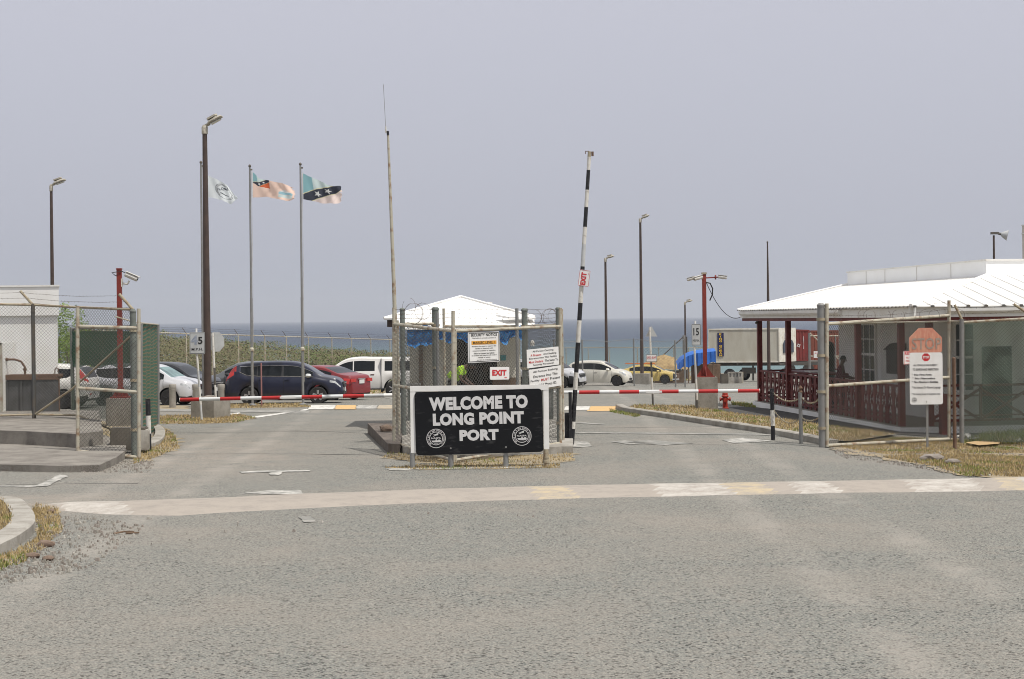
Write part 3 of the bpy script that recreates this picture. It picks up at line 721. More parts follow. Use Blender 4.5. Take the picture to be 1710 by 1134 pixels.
# fresh green shrub beside the left building
t = thing('shrub', 'bright green leafy shrub between the white building and the green screened gate', 'shrub', GX(112, 68))
mb = MB(); rnd = random.Random(5)
for k in range(5200):
    u = V(rnd.gauss(0, 1), rnd.gauss(0, 1), rnd.gauss(0, 1)).normalized() * rnd.random() ** .4
    q = V(u.x * 1.15, u.y * .9, 2.45 + u.z * 1.95)
    if noise.noise(q * 2.2) < -.12: continue
    s = rnd.uniform(.03, .065); a = V(rnd.uniform(-1, 1), rnd.uniform(-1, 1), rnd.uniform(-1, 1)).normalized(); b = a.orthogonal().normalized()
    o = len(mb.v); mb.v += [tuple(q + a * s), tuple(q + b * s * .6), tuple(q - a * s), tuple(q - b * s * .6)]; mb.f.append((o, o + 1, o + 2, o + 3)); mb.m.append(0)
mb.build('foliage', 'leaf_fresh', t)
mb = MB(); mb.tube([(0, 0, 0), (.05, 0, .8), (-.05, .05, 2.4)], .05, 6, radii=[.07, .05, .02]); mb.tube([(0.02, 0, .5), (.3, 0, 1.4), (.35, 0, 2.2)], .03, 5); mb.tube([(0.0, 0, .6), (-.3, .1, 1.5), (-.4, 0, 2.3)], .03, 5)
mb.build('trunk', 'trunk', t)

# ================================================================== FENCES AND GATES
def chain(mb, A, B_, Ct, Dt, cell=.088, r=.0036, mi=0, wob=.0):
    """diamond lattice filling the quad A(bottom start) B_(bottom end) Ct(top end) Dt(top start)"""
    A, B_, Ct, Dt = V(*A), V(*B_), V(*Ct), V(*Dt)
    wd = ((B_ - A).length + (Ct - Dt).length) / 2; ht = ((Dt - A).length + (Ct - B_).length) / 2
    def P(u, v):
        a = A.lerp(B_, u / wd); b = Dt.lerp(Ct, u / wd); return a.lerp(b, v / ht)
    nrm = (B_ - A).cross(Dt - A).normalized()
    n = int((wd + ht * 1.0) / cell) + 2; k = 1.0
    for sgn in (1, -1):
        for i in range(-1, n):
            u0 = i * cell - (ht if sgn > 0 else 0)
            # line: u = u0 + v (sgn>0) ; u = u0 - v + ... (sgn<0)
            if sgn > 0: v0 = max(0, -u0); v1 = min(ht, wd - u0); f = lambda v: u0 + v
            else: v0 = max(0, u0 - wd); v1 = min(ht, u0); f = lambda v: u0 - v
            if v1 - v0 < .01: continue
            a, b = P(f(v0), v0), P(f(v1), v1); off = nrm * (.0018 * sgn); a += off; b += off
            t = (b - a).normalized(); s1 = t.cross(nrm).normalized() * r; s2 = nrm * r
            o = len(mb.v); mb.v += [tuple(q) for p in (a, b) for q in (p + s1, p - s1 * .5 + s2 * .87, p - s1 * .5 - s2 * .87)]
            for c in range(3): mb.f.append((o + c, o + (c + 1) % 3, o + 3 + (c + 1) % 3, o + 3 + c)); mb.m.append(mi)
    return mb
def barb(pts, sag=.05, r=.0035, seed=1, coil=0.0):
    rnd = random.Random(seed); mb = MB()
    for a, b in pts:
        a, b = V(*a), V(*b); L = (b - a).length; n = max(3, int(L / .25)); q = []
        for i in range(n + 1):
            t = i / n; q.append(a.lerp(b, t) - V(0, 0, sag * 4 * t * (1 - t)) + V(0, 0, rnd.uniform(-.008, .008)))
        mb.tube(q, r, 3, cap=False)
        for i in range(int(L / .13)):
            t = (i + .5) / int(L / .13); p = a.lerp(b, t) - V(0, 0, sag * 4 * t * (1 - t)); d_ = V(rnd.uniform(-1, 1), rnd.uniform(-.5, .5), rnd.uniform(-1, 1)).normalized() * .022
            mb.tube([p - d_, p + d_], r * .8, 3, cap=False)
    return mb
def loops(mb, c, rad, n=1, r=.0045, tilt=.5, seed=2, yaw=0):
    rnd = random.Random(seed); c = V(*c)
    for k in range(n):
        pts = []; a0 = rnd.uniform(0, 6); span = rnd.uniform(3.4, 5.6); ph = rnd.uniform(-.7, .7)
        for i in range(22):
            t = a0 + span * i / 21; pts.append(c + V(math.cos(t) * rad * math.cos(ph + yaw), math.cos(t) * rad * math.sin(ph + yaw), math.sin(t) * rad * rnd.uniform(.95, 1.05)))
        mb.tube(pts, r, 3, cap=False)
    return mb
def ties(mb, a, b, r, n, mi=0):
    a, b = V(*a), V(*b)
    for i in range(n):
        p = a.lerp(b, (i + .5) / n); t = (b - a).normalized(); mb.tube([p - t * .012, p + t * .012], r, 8, mi)

# ---- left chain link fence behind the platform
fL = thing('chain_link_fence', 'tall chain link fence with a rusty diagonal brace before the white building', 'fence', (0, 0, 0))
D0 = 39.3
zb = zu + .06
fx = lambda px: W(px, 600, D0).x
def at_z(px, py, D): return W(px, py, D)
tp = [at_z(-160, 506, D0 - 1), at_z(55, 509, D0), at_z(128, 513, D0), at_z(222, 517, 37.0)]
bt = [V(tp[0].x, tp[0].y, zb), V(tp[1].x, tp[1].y, zb), V(tp[2].x, tp[2].y, zb - .03), V(tp[3].x, tp[3].y, gz(tp[3].x, 37) + .1)]
for i in range(3):
    mb = MB(); chain(mb, bt[i], bt[i + 1], tp[i + 1], tp[i]); mb.build('chain_mesh', 'wire', fL)
mb = MB()
for i in range(3): mb.tube([tp[i], tp[i + 1]], .03, 8)
mb.build('top_rail', 'galv_rust', fL, True)
mb = MB()
for i in range(3): mb.tube([bt[i] + V(0, 0, .04), bt[i + 1] + V(0, 0, .04)], .025, 8)
mb.build('bottom_rail', 'galv_rust', fL, True)
for i, pm in ((1, 'steel_dark'), (3, 'galv_green')):
    mb = MB(); mb.tube([bt[i] - V(0, 0, .2 if i < 3 else .3), tp[i] + V(0, 0, .02)], .05, 10); ties(mb, bt[i], tp[i], .056, 8); mb.build('fence_post', pm, fL, True)
mb = MB(); mb.tube([tp[1], W(34, 486, D0)], .035, 8); mb.build('barb_arm', 'galv_rust', fL, True)
mb = MB(); mb.tube([tp[3], W(199, 491, 37)], .035, 8); mb.build('barb_arm', 'galv_rust', fL, True)
mb = MB(); mb.tube([bt[1] + V(.05, -.05, .05), W(120, 650, D0 - .5), W(222, 558, 37.05)], .028, 8); mb.build('brace', 'galv_rust', fL, True)
a1, a2 = tp[1], W(36, 488, D0); c1, c2 = tp[3], W(201, 493, 37); l1, l2 = tp[0], tp[0] + (a2 - a1)
for k in (.15, .55, .98):
    barb([(l1.lerp(l2, k), a1.lerp(a2, k)), (a1.lerp(a2, k), c1.lerp(c2, k))], .05, seed=int(k * 50)).build('barbed_wire', 'barb', fL)

def frame_gate(name, label, A, B_, Ct, Dt, mid=None, midm='galv_pale', post='galv_pale', wirem='wire', r=.035, cell=.088, wr=.0036, ext=(0, 0), brace=None, group=None, rust='galv_rust', cat='gate', tien=6):
    t = thing(name, label, cat, tuple((A + B_) / 2), 0, group); o = (A + B_) / 2
    A, B_, Ct, Dt = [p - o for p in (A, B_, Ct, Dt)]
    mb = MB(); chain(mb, A, B_, Ct, Dt, cell, wr); mb.build('chain_mesh', wirem, t)
    for a, b, e in ((A, Dt, ext[0]), (B_, Ct, ext[1])):
        mb = MB(); mb.tube([a - V(0, 0, .03), b + V(0, 0, e)], r, 10); ties(mb, a, b, r + .005, tien); mb.build('frame_upright', post, t, True)
    mb = MB(); mb.tube([Dt, Ct], r * .92, 8); ties(mb, Dt, Ct, r, 5); mb.build('top_rail', midm, t, True)
    mb = MB(); mb.tube([A, B_], r * .9, 8); mb.build('bottom_rail', midm, t, True)
    if mid:
        for m_ in mid:
            a, b = A.lerp(Dt, m_[0]), B_.lerp(Ct, m_[1]); mb = MB(); mb.tube([a, b], r * .9, 8); mb.build('middle_rail', midm, t, True)
    return t

# ---- small gate leaf at left
A = G(130, 766); D1 = A.y; B_ = G(232, 764, .03); A.z = gz(A.x, A.y) + .14
Dt = W(130, 545, D1); Ct = W(232, 548, B_.y)
g = frame_gate('chain_link_gate', 'narrow galvanised pedestrian gate leaf with three cream rails at the left kerb corner', A + V(0, 0, .02), B_, Ct, Dt, mid=[(.505, .505)], ext=(.43, .41), r=.040, wirem='wire_dark', wr=.0036)
# hinge post beside it
def post(name, label, px, ytop, D, r, m, zb_=None, cap=True, ext=None, cat='post', group=None, bands=0):
    b = GX(px, D); base = V(b.x, D, (zb_ if zb_ is not None else b.z) - .05)
    t = thing(name, label, cat, tuple(base), 0, group)
    topz = W(px, ytop, D).z - base.z
    mb = MB(); mb.tube([(0, 0, 0), (0, 0, topz - r * .4), ], r, 12); mb.build('post_shaft', m, t, True)
    if cap: mb = MB(); mb.lathe([(r * 1.12, topz - r * .5), (r * 1.1, topz), (r * .6, topz + r * .45)], 12); mb.build('post_cap', m, t, True)
    if bands:
        mb = MB()
        for i in range(bands): z = topz * (i + .6) / bands; mb.lathe([(r, z - .03), (r * 1.25, z - .03), (r * 1.25, z + .03), (r, z + .03)], 12)
        mb.build('hinge_band', 'galv_rust', t, True)
    return t
post('gate_post', 'thick grey gate post right of the narrow left gate leaf', 222, 519, B_.y + .5, .065, 'galv_green', bands=3)

# ---- green screened gate and green screened return fence
a, b = GX(120, 47.5), GX(226, 46.0)
t = thing('screened_gate', 'wide gate with dark green netting seen through the left chain link fence', 'gate', tuple(a))
zt = W(120, 549, 47.5).z - a.z; w_ = (b - a)
mb = MB(); mb.tube([(0, 0, 0), (0, 0, zt)], .06, 10); mb.build('gate_frame', 'galv_green', t, True)
mb = MB(); mb.tube([w_, w_ + V(0, 0, zt + .1)], .05, 10); mb.build('gate_frame', 'galv_green', t, True)
mb = MB(); mb.tube([(0, 0, zt), w_ + V(0, 0, zt + .05)], .035, 8); mb.build('top_rail', 'galv', t, True)
mb = MB(); chain(mb, V(0, 0, .2), w_ + V(0, 0, .2), w_ + V(0, 0, zt), V(0, 0, zt), .1, .0032); mb.build('chain_mesh', 'wire_dark', t)
mb = MB()
n = 14
for i in range(n + 1):
    for j in range(9):
        p = V(0, 0, 0).lerp(w_, i / n); z = zt - .08 - (j / 8) * (zt * .37 + .05 * math.sin(i * 1.3)); mb.v.append((p.x, p.y - .05 + .02 * math.sin(i * 2.1 + j), z))
for i in range(n):
    for j in range(8): q = i * 9 + j; mb.f.append((q, q + 1, q + 10, q + 9)); mb.m.append(0)
mb.build('netting', 'net_thin', t, True)
mb = MB(); mb.add([V(0, -.06, .15), w_ + V(0, -.06, .15), w_ + V(0, -.06, zt * .40), V(0, -.06, zt * .42)], [(0, 1, 2, 3)]); mb.build('lower_netting', 'net_faint', t)
A, B_ = G(233, 745), G(262, 716)
Dt, Ct = W(233, 543, A.y), W(262, 545, B_.y)
t = thing('screened_fence', 'green and brown striped shade netting fence running back beside the left gate', 'fence', (0, 0, 0))
mb = MB(); n = 24
for i in range(n + 1):
    for j in range(15):
        p = A.lerp(B_, i / n).lerp(Dt.lerp(Ct, i / n), j / 14); s = .03 * math.sin(i * 1.15) * (1 - abs(j / 7 - 1) * .4) + .015 * noise.noise(p * 3); mb.v.append((p.x + s, p.y, p.z + .04))
for i in range(n):
    for j in range(14): q = i * 15 + j; mb.f.append((q, q + 1, q + 16, q + 15)); mb.m.append(0)
mb.build('netting', 'net', t, True)
for p, q in ((A, Dt), (B_, Ct)): mb = MB(); mb.tube([p - V(-.03, -.05, .1), q + V(.03, .05, .05)], .035, 8); mb.build('fence_post', 'galv', t, True)
mb = MB(); mb.tube([Dt + V(0.03, 0, .05), Ct + V(.03, 0, .05)], .02, 6); mb.tube([Dt + V(-.3, -1, .2), Dt + V(.03, 0, .03)], .02, 6); mb.build('top_rail', 'galv_pale', t, True)

# ---- concrete block behind the left gate
def block(name, label, c, sz, rz, m='concrete', cat='concrete block', group=None, bev=.02):
    bm = bmesh.new(); bmesh.ops.create_cube(bm, size=1)
    for v in bm.verts: v.co = V(v.co.x * sz[0], v.co.y * sz[1], (v.co.z + .5) * sz[2])
    bmesh.ops.bevel(bm, geom=list(bm.edges), offset=bev, segments=2, affect='EDGES')
    bmesh.ops.subdivide_edges(bm, edges=[e for e in bm.edges if e.calc_length() > .3], cuts=3, use_grid_fill=True)
    for v in bm.verts: v.co += V(*(noise.noise(v.co * 5 + V(c[0], k * 9, 0)) * .008 for k in range(3)))
    me = bpy.data.meshes.new(name); bm.to_mesh(me); bm.free(); me.materials.append(M[m])
    o = bpy.data.objects.new(name, me); C.objects.link(o); o.location = c; o.rotation_euler = (0, 0, rz)
    return tag(o, label, cat, group)
p = G(193, 763); block('concrete_block', 'low dark concrete block just behind the narrow left gate leaf', (p.x, p.y + 1.2, gz(p.x, p.y) + .05), (.75, .5, .5), .1, 'dark_conc')
p = G(214, 762); block('concrete_block', 'upright weathered concrete lump beside the left gate post', (p.x + .1, p.y + 1.0, gz(p.x, p.y) + .05), (.25, .4, .45), .2, 'kerb')
p = GX(200, 45.6); block('concrete_block', 'square concrete footing under the red pole with one camera', (p.x, p.y, p.z), (.72, .72, .82), .05, 'concrete')
REDBASE = V(p.x, p.y, p.z + .82)

# ---- white building at left
t = thing('white_building', 'flat roofed white building with a parapet band at the left edge behind the fence', 'building', tuple(GX(40, 48)))
O = GX(40, 48)
xr = W(97, 600, 47).x - O.x; zt = W(60, 479, 47).z - O.z; zp = W(60, 527, 47).z - O.z
k_ = (97 - PX0) / FPX      # the right end wall runs straight away from the road
def wallblock(x1, y0, dep, z0, z1): return [V(-10, y0, z0), V(x1, y0, z0), V(x1 + k_ * dep - .05, y0 + dep, z0), V(-10, y0 + dep, z0)], z1 - z0
for nm, x1, y0, z0, z1, m_ in (('wall', xr, -1.0, -.6, zp, 'wall'), ('parapet', xr + .07, -1.08, zp, zt, 'wall'), ('coping', xr + .10, -1.11, zt, zt + .05, 'fascia')):
    pl_, h_ = wallblock(x1, y0, 7, z0, z1); mb = MB(); mb.prism(pl_, (0, 0, 1), h_); mb.build(nm, m_, t)
# kiosk edge with dark door
p = GX(-6, 42.5)
t = thing('kiosk', 'cream framed kiosk with a dark door at the very left edge', 'kiosk', (p.x, p.y, p.z))
zt = W(0, 572, 42.5).z - p.z
mb = MB(); mb.box((-.6, .6, zt / 2), (1.5, 1.2, zt)); mb.build('wall', 'fascia', t)
mb = MB(); mb.box((-.62, -.012, zt / 2 - .15), (1.3, .03, zt - .75)); mb.build('door', 'dark', t)
mb = MB(); mb.box((-.6, -.03, zt - .22), (1.2, .03, .22)); mb.build('sign_board', 'black', t)
mb = MB(); mb.lathe([(.07, 0), (.07, .01)], 16, (-.08, -.05, zt - .22), 'Y'); mb.build('round_mark', 'signwhite', t)
mb = MB(); mb.box((.12, -.03, zt / 2), (.07, .06, zt)); mb.box((-.6, -.03, zt - .04), (1.5, .06, .08)); mb.box((-.6, -.03, zt - .42), (1.44, .06, .06)); mb.build('door_frame', 'galv_pale', t)
# grey steel skip with a rusty pipe on its rim, and a grey panel
p = GX(36, 42.8)
t = thing('steel_skip', 'dark grey steel skip with a rusty rim bar and lifting hook behind the left fence', 'skip', (p.x, p.y, p.z + .15))
mb = MB(); mb.prism([(-.50, 0, 1.28), (.42, 0, 1.28), (.36, 0, .55), (.28, 0, .12), (-.42, 0, .12)], (0, 1, 0), 1.3); mb.box((-.04, .6, .06), (.9, 1.2, .12)); mb.build('body', 'skip', t)
mb = MB()
for x in (-.42, -.02, .33): mb.box((x, -.03, .72), (.05, .05, 1.1))
mb.build('rib', 'skip', t)
mb = MB(); mb.prism([(-.6, -.06, 1.30), (.95, -.06, 1.30), (1.0, -.06, 1.38), (1.0, -.06, 1.44), (-.6, -.06, 1.44)], (0, 1, 0), .5); mb.build('rim_bar', 'rusty', t)
mb = MB(); mb.tube([(-.7, 0, 1.86), (-.2, 0, 1.86), (-.02, 0, 1.80), (.08, 0, 1.64), (.08, 0, 1.44)], .03, 8); mb.lathe([(.06, 0), (.06, .06)], 10, (.08, 0, 1.55)); mb.lathe([(.05, -.03), (.05, .03)], 10, (-.42, 0, 1.86), 'X'); mb.build('pipe', 'rusty', t, True)
mb = MB(); mb.tube([(.9, 0, 1.44), (.9, 0, 1.56), (.95, 0, 1.62), (1.0, 0, 1.58), (.98, 0, 1.50)], .018, 6); mb.build('hook', 'rusty', t, True)
p = GX(78, 42.3)
t = thing('metal_panel', 'flat dark grey sheet metal panel leaning against the white building', 'panel', (p.x, p.y, p.z + .1))
mb = MB(); mb.box((0, 0, .68), (.62, .03, 1.36)); mb.build('sheet', 'skip', t)
mb = MB(); mb.box((.32, -.01, .68), (.025, .05, 1.4)); mb.box((0, -.01, 1.37), (.66, .05, .025)); mb.build('panel_edge', 'rusty', t)
p = GX(30, 42); o = MB(); o.lathe([(.05, 0), (.07, .05), (.06, .3), (.035, .36), (.03, .4)], 10, (0, 0, 0)); ob = o.build('gas_bottle', 'galv_rust', None, True, (p.x, p.y, p.z + .2)); tag(ob, 'small pale rusty bottle standing before the grey steel skip', 'bottle')

# ================================================================== POSTS WITH BANDS
def banded_post(name, label, px, yb, bands, r, cat, D=None, group=None, pxt=None):
    """bands: list of (ytop, material) from the base up"""
    b = G(px, yb) if D is None else GX(px, D)
    t = thing(name, label, cat, tuple(b), 0, group); y = yb; z0 = 0
    pt_ = pxt if pxt is not None else px
    yt = bands[-1][0]; zt = W(pt_, yt, b.y).z - b.z; dx = (pt_ - px + ROLL * (yt - yb)) / FPX * b.y
    for (yy, m) in bands:
        z1 = W(px, yy, b.y).z - b.z
        mb = MB(); mb.tube([(dx * z0 / zt, 0, z0), (dx * z1 / zt, 0, z1)], r, 10); mb.build('painted_band', m, t, True); z0 = z1
    return t, b
banded_post('bollard', 'black and peeling white pipe bollard beside the green netting fence', 249, 754, [(724, 'black'), (694, 'dirtywhite'), (666, 'black')], .055, 'bollard')
banded_post('bollard', 'black and white pipe bollard holding the left end of the chains', 1291, 735, [(711, 'black'), (685, 'dirtywhite'), (649, 'black')], .05, 'bollard')
t, PB = banded_post('bollard', 'plain grey pipe bollard in the middle of the chains by the right kerb', 1338, 741, [(655, 'galv')], .045, 'bollard')
mb = MB(); mb.lathe([(.05, 0), (.02, .05), (.05, .09), (.015, .15)], 8, (0, 0, W(1338, 655, PB.y).z - PB.z)); mb.build('chain_ring', 'rusty', t)
PA = G(1291, 735); PC = G(1376, 744)
def chain_links(label, a, b, sag, n):
    a, b = V(*a), V(*b); mb = MB()
    for i in range(n):
        t = (i + .5) / n; p = a.lerp(b, t) - V(0, 0, sag * 4 * t * (1 - t)); q = a.lerp(b, t + .02) - V(0, 0, sag * 4 * (t + .02) * (1 - t - .02)); d_ = (q - p).normalized()
        s = (V(0, 0, 1) if i % 2 else V(0, 1, 0)); s = (s - d_ * s.dot(d_)).normalized(); hl = (b - a).length / n * .66
        mb.tube([p + d_ * hl * math.cos(k) + s * .018 * math.sin(k) for k in [j * math.pi / 4 for j in range(9)]], .0065, 4, cap=False)
    o = mb.build('chain', 'galv_rust'); return tag(o, label, 'chain')
def zh(P, y): return V(P.x, P.y, W(855 + P.x / P.y * FPX, y, P.y).z)
chain_links('upper rusty chain between the striped bollard and the grey bollard', zh(PA, 655), zh(PB, 664), .14, 30)
chain_links('lower rusty chain between the striped bollard and the grey bollard', zh(PA, 682), zh(PB, 697), .22, 32)
chain_links('upper rusty chain between the grey bollard and the right gate post', zh(PB, 662), zh(PC, 655), .20, 30)
chain_links('lower rusty chain between the grey bollard and the right gate post', zh(PB, 697), zh(PC, 690), .12, 28)

# ================================================================== CENTRE ENCLOSURE
A = G(658, 752, 0.0); A = V(A.x, A.y, zi + .0); Bm = G(757, 769, .06); Cc = G(936, 752, 0); Cc = V(Cc.x, Cc.y, zi)
At, Bt, Ct = W(658, 541, A.y), W(757, 553, Bm.y), W(936, 545, Cc.y)
gl = frame_gate('enclosure_gate', 'left chain link gate leaf of the guard enclosure with a tan sloping top rail', A, Bm, Bt, At, mid=[(.485, .50)], ext=(.36, .40), r=.036, group='chain link gate leaves round the guard booth')
gr = frame_gate('enclosure_gate', 'right chain link gate leaf of the guard enclosure carrying the white notices', Bm + V(.03, .02, 0), Cc, Ct, Bt + V(.03, .02, 0), mid=[(.50, .485)], ext=(.0, .40), r=.036, group='chain link gate leaves round the guard booth')
post('gate_post', 'thick green grey post just inside the left end of the guard enclosure', 672, 516, 36.6, .06, 'galv_green', zi - .05)
post('gate_post', 'thickest grey post of the guard enclosure, left of the tall thin pole', 727, 515, 37.6, .085, 'galv_green', zi - .05, bands=3)
post('gate_post', 'thick grey post right of the security notice', 876, 517, 37.2, .075, 'galv_green', zi - .05, bands=3)
post('gate_post', 'rusty grey hinge post at the right end of the guard enclosure', 932, 515, 33.9, .055, 'galv_green', zi - .15, bands=3)
fr = thing('enclosure_fence', 'chain link panels and thin posts behind the enclosure gates in front of the guard hut', 'fence', (0, 0, 0))
Q = [V(W(672, 600, 36.6).x, 36.6, zi), V(W(727, 600, 37.6).x, 37.6, zi), V(W(742, 600, 38).x, 38, zi), V(W(864, 600, 38).x, 38, zi), V(W(877, 600, 37.2).x, 37.2, zi), V(W(934, 600, 34.6).x, 34.6, zi)]
def tz(px, y, D): return W(px, y, D).z
tops = [tz(672, 541, 36.6), tz(727, 541, 37.6), tz(742, 545, 38), tz(864, 545, 38), tz(877, 545, 37.2), tz(934, 543, 34.6)]
for i in (0, 2, 4):
    a, b = Q[i], Q[i + 1]; mb = MB(); chain(mb, a, b, V(b.x, b.y, tops[i + 1]), V(a.x, a.y, tops[i]), .088, .0036); mb.build('chain_mesh', 'wire_dark', fr)
    mb = MB(); mb.tube([V(a.x, a.y, tops[i]), V(b.x, b.y, tops[i + 1])], .036, 8); mb.build('top_rail', 'galv_pale', fr, True)
for px, yt, D, r in ((731, 522, 37.2, .04), (742, 515, 38.0, .035), (864, 515, 37.9, .042), (939, 516, 34.5, .03), (665, 535, 36.2, .03)):
    b = V(W(px, 600, D).x, D, zi); mb = MB(); mb.tube([b, V(b.x + 0.0, D, W(px, yt, D).z)], r, 10); mb.build('fence_post', 'galv_pale' if r < .04 else 'galv', fr, True)
wr_ = []
for k, y in enumerate((516, 523, 530, 537)):
    wr_ += [(W(742, y, 38), W(864, y, 37.9)), (W(877, y, 37.2), W(934, y, 34))]
    if k < 3: wr_ += [(W(660, y + 1, 34.8), W(727, y, 37.6)), (W(727, y, 37.6), W(742, y + 1, 38))]
barb(wr_, .02, .003, 5).build('barbed_wire', 'barb', fr)
mb = MB()
for px, py, rad, n_ in ((690, 524, .24, 3), (706, 520, .2, 2), (683, 512, .2, 1), (893, 530, .18, 2), (918, 530, .2, 3), (927, 528, .17, 2), (905, 535, .12, 1)): loops(mb, W(px, py, 36.3), rad, n_, .0038, seed=px)
mb.build('razor_coil', 'barb', fr)

# notices on the mesh. each hangs on the gate leaf: thing with plate and lettering
def on_leaf(P0, P1, px, off=-.05):    # point of the leaf line under image column px
    k = (px - PX0) / FPX; d_ = P1 - P0
    s = (k * P0.y - P0.x) / (d_.x - k * d_.y); q = P0 + d_ * s
    n_ = V(d_.y, -d_.x, 0).normalized(); n_ = n_ if n_.y < 0 else -n_
    return q - n_ * -off if off > 0 else q + n_ * (-off)
def notice(name, label, P0, P1, px0, px1, y0, y1, lines, plate='signwhite', off=-.06, roll=0.0, border=None, cat='sign', corner=.02, extra=None, bold=.02):
    a, b = on_leaf(P0, P1, px0, off), on_leaf(P0, P1, px1, off); c = (a + b) / 2; r_ = (b - a).normalized(); r_.z = 0
    zt, zb_ = W((px0 + px1) / 2, y0, c.y).z, W((px0 + px1) / 2, y1, c.y).z; wd = (b - a).length; ht = zt - zb_
    t = thing(name, label, cat, (c.x, c.y, (zt + zb_) / 2))
    t.rotation_euler = (0, roll, math.atan2(r_.y, r_.x))
    mb = MB(); rounded(mb, wd, ht, .012, corner); mb.build('plate', plate, t)
    if border:
        mb = MB(); frame2d(mb, wd * .95, ht * .93, .012, -.0085, corner); mb.build('border', border, t)
    mbs = {}
    for (txt, u, v, w_, h_, m) in lines:      # u,v centre in 0..1 from top-left
        mbs.setdefault(m, MB()).text(txt, ((u - .5) * wd, -.007, (.5 - v) * ht), w_ * wd, h_ * ht, bold=bold)
    for m, q in mbs.items(): q.build('lettering', m, t)
    if extra: extra(t, wd, ht)
    return t
def rounded(mb, wd, ht, th, cr, n=4, y=0, mi=0):
    pts = []
    for cx, cz, a0 in ((wd / 2 - cr, ht / 2 - cr, 0), (-wd / 2 + cr, ht / 2 - cr, 90), (-wd / 2 + cr, -ht / 2 + cr, 180), (wd / 2 - cr, -ht / 2 + cr, 270)):
        for k in range(n + 1): th_ = R(a0 + 90 * k / n); pts.append(V(cx + cr * math.cos(th_), y - th / 2, cz + cr * math.sin(th_)))
    return mb.prism(pts, (0, 1, 0), th, mi)
def frame2d(mb, wd, ht, t, y, cr=0, mi=0):
    for cx, cz, sx, sz in ((0, ht / 2, wd, t), (0, -ht / 2, wd, t), (-wd / 2, 0, t, ht - t), (wd / 2, 0, t, ht - t)): mb.box((cx, y, cz), (sx, .003, sz), mi)
B2 = Bm + V(.03, .02, 0)
notice('security_notice', 'white security notice with an amber band hanging on the enclosure mesh', B2, Cc, 779, 831, 554, 605,
       [('SECURITY NOTICE', .5, .10, .84, .09, 'textblack'), ('This facility is currently operating at', .5, .205, .76, .045, 'textblack'),
        ('MARSEC LEVEL 1', .5, .355, .70, .085, 'textblack'), ('Boarding this vessel or entering this', .5, .475, .78, .045, 'textblack'), ('facility is deemed valid', .5, .545, .56, .045, 'textblack'),
        ('consent to screening or inspection.', .5, .62, .74, .045, 'textblack'), ('Failure to consent and submit', .5, .70, .66, .045, 'textblack'), ('to screening and inspection will result in', .5, .77, .80, .045, 'textblack'),
        ('refusal of entry.', .5, .84, .40, .045, 'textblack'), ('- per Nevis Air and Sea Ports Authority', .58, .92, .66, .04, 'textblack')],
       off=.03, border='textblack', corner=.015,
       extra=lambda t, w_, h_: MB().box((0, -.0078, (.5 - .355) * h_), (w_ * .8, .003, h_ * .12)).build('amber_band', 'amber', t))
notice('exit_sign', 'small white EXIT sign with red letters on the enclosure mesh', B2, Cc, 813, 845, 613, 634, [('EXIT', .47, .45, .74, .46, 'rail_red'), ('signs', .80, .84, .14, .08, 'rail_red')], roll=.03, bold=.05, corner=.03)
notice('firearm_notice', 'upper white notice about carrying a firearm on the right enclosure leaf', B2, Cc, 875, 928, 581.5, 612,
       [('All Person Carrying', .5, .14, .66, .12, 'textblack'), ('A Firearm', .27, .33, .33, .12, 'rail_red'), ('And Seeking', .71, .33, .42, .12, 'textblack'), ('Entrance Into This Facility', .5, .51, .88, .12, 'textblack'),
        ('Must Declare', .27, .69, .44, .12, 'rail_red'), ('The Same To', .76, .69, .42, .12, 'textblack'), ('Security Personnel', .5, .87, .64, .12, 'textblack')], roll=-.035, corner=.008, bold=.01)
notice('photo_id_notice', 'lower white notice about showing a photo ID on the right enclosure leaf', B2, Cc, 878, 931, 614, 648,
       [('All Person Seeking', .5, .14, .78, .12, 'textblack'), ('Entrance Into This', .5, .36, .76, .12, 'textblack'), ('Facility', .17, .57, .28, .12, 'textblack'), ('MUST', .48, .57, .24, .12, 'rail_red'), ('Present', .80, .57, .32, .12, 'textblack'), ('A Valid Photo ID.', .5, .80, .70, .12, 'textblack')], roll=-.05, corner=.008, off=-.07, bold=.01)

# ================================================================== WELCOME BOARD
c = G(800, 781); Dw = c.y
t = thing('welcome_sign', 'black welcome board in a white frame on four grey pipe legs', 'sign', (c.x, Dw, c.z))
def L_(px, py): q = W(px, py, Dw) - V(c.x, Dw, c.z); return q.x, q.z
tilt = Matrix.Rotation(-.004, 3, 'Y')
x0, z1 = L_(693, 653); x1, z0 = L_(907, 756)
bx, bz = (x0 + x1) / 2, (z0 + z1) / 2; bw, bh = x1 - x0, z1 - z0
tb = MB(); rounded(tb, bw, bh, .02, .07, 5); bo = tb.build('board', 'board', t, loc=(bx, -.045, bz)); bo.rotation_euler = (0, -.018, 0)
xa, zt = L_(685, 645); xb, _ = L_(916, 644); _, zb_ = L_(685, 757)
for nm, cx, sx, za, zc in (('frame_upright', xa + .05, .10, zb_, zt - .10), ('frame_upright', xb - .05, .10, zb_ + .05, zt - .10)):
    mb = MB(); mb.box((cx, 0, (za + zc) / 2), (sx, .06, zc - za)); mb.build(nm, 'white', t)
mb = MB(); mb.box(((xa + xb) / 2, 0, zt - .05), (xb - xa, .07, .10)); f_ = mb.build('frame_top', 'white', t)
mb = MB(); mb.box((xa + .135, -.005, (zb_ + zt) / 2 - .03), (.03, .03, zt - zb_ - .2)); mb.box((xb - .135, -.005, (zb_ + zt) / 2), (.03, .03, zt - zb_ - .2)); mb.box((bx, -.005, z0 - .015), (bw, .03, .02)); mb.build('backing_strip', 'dirtywhite', t)
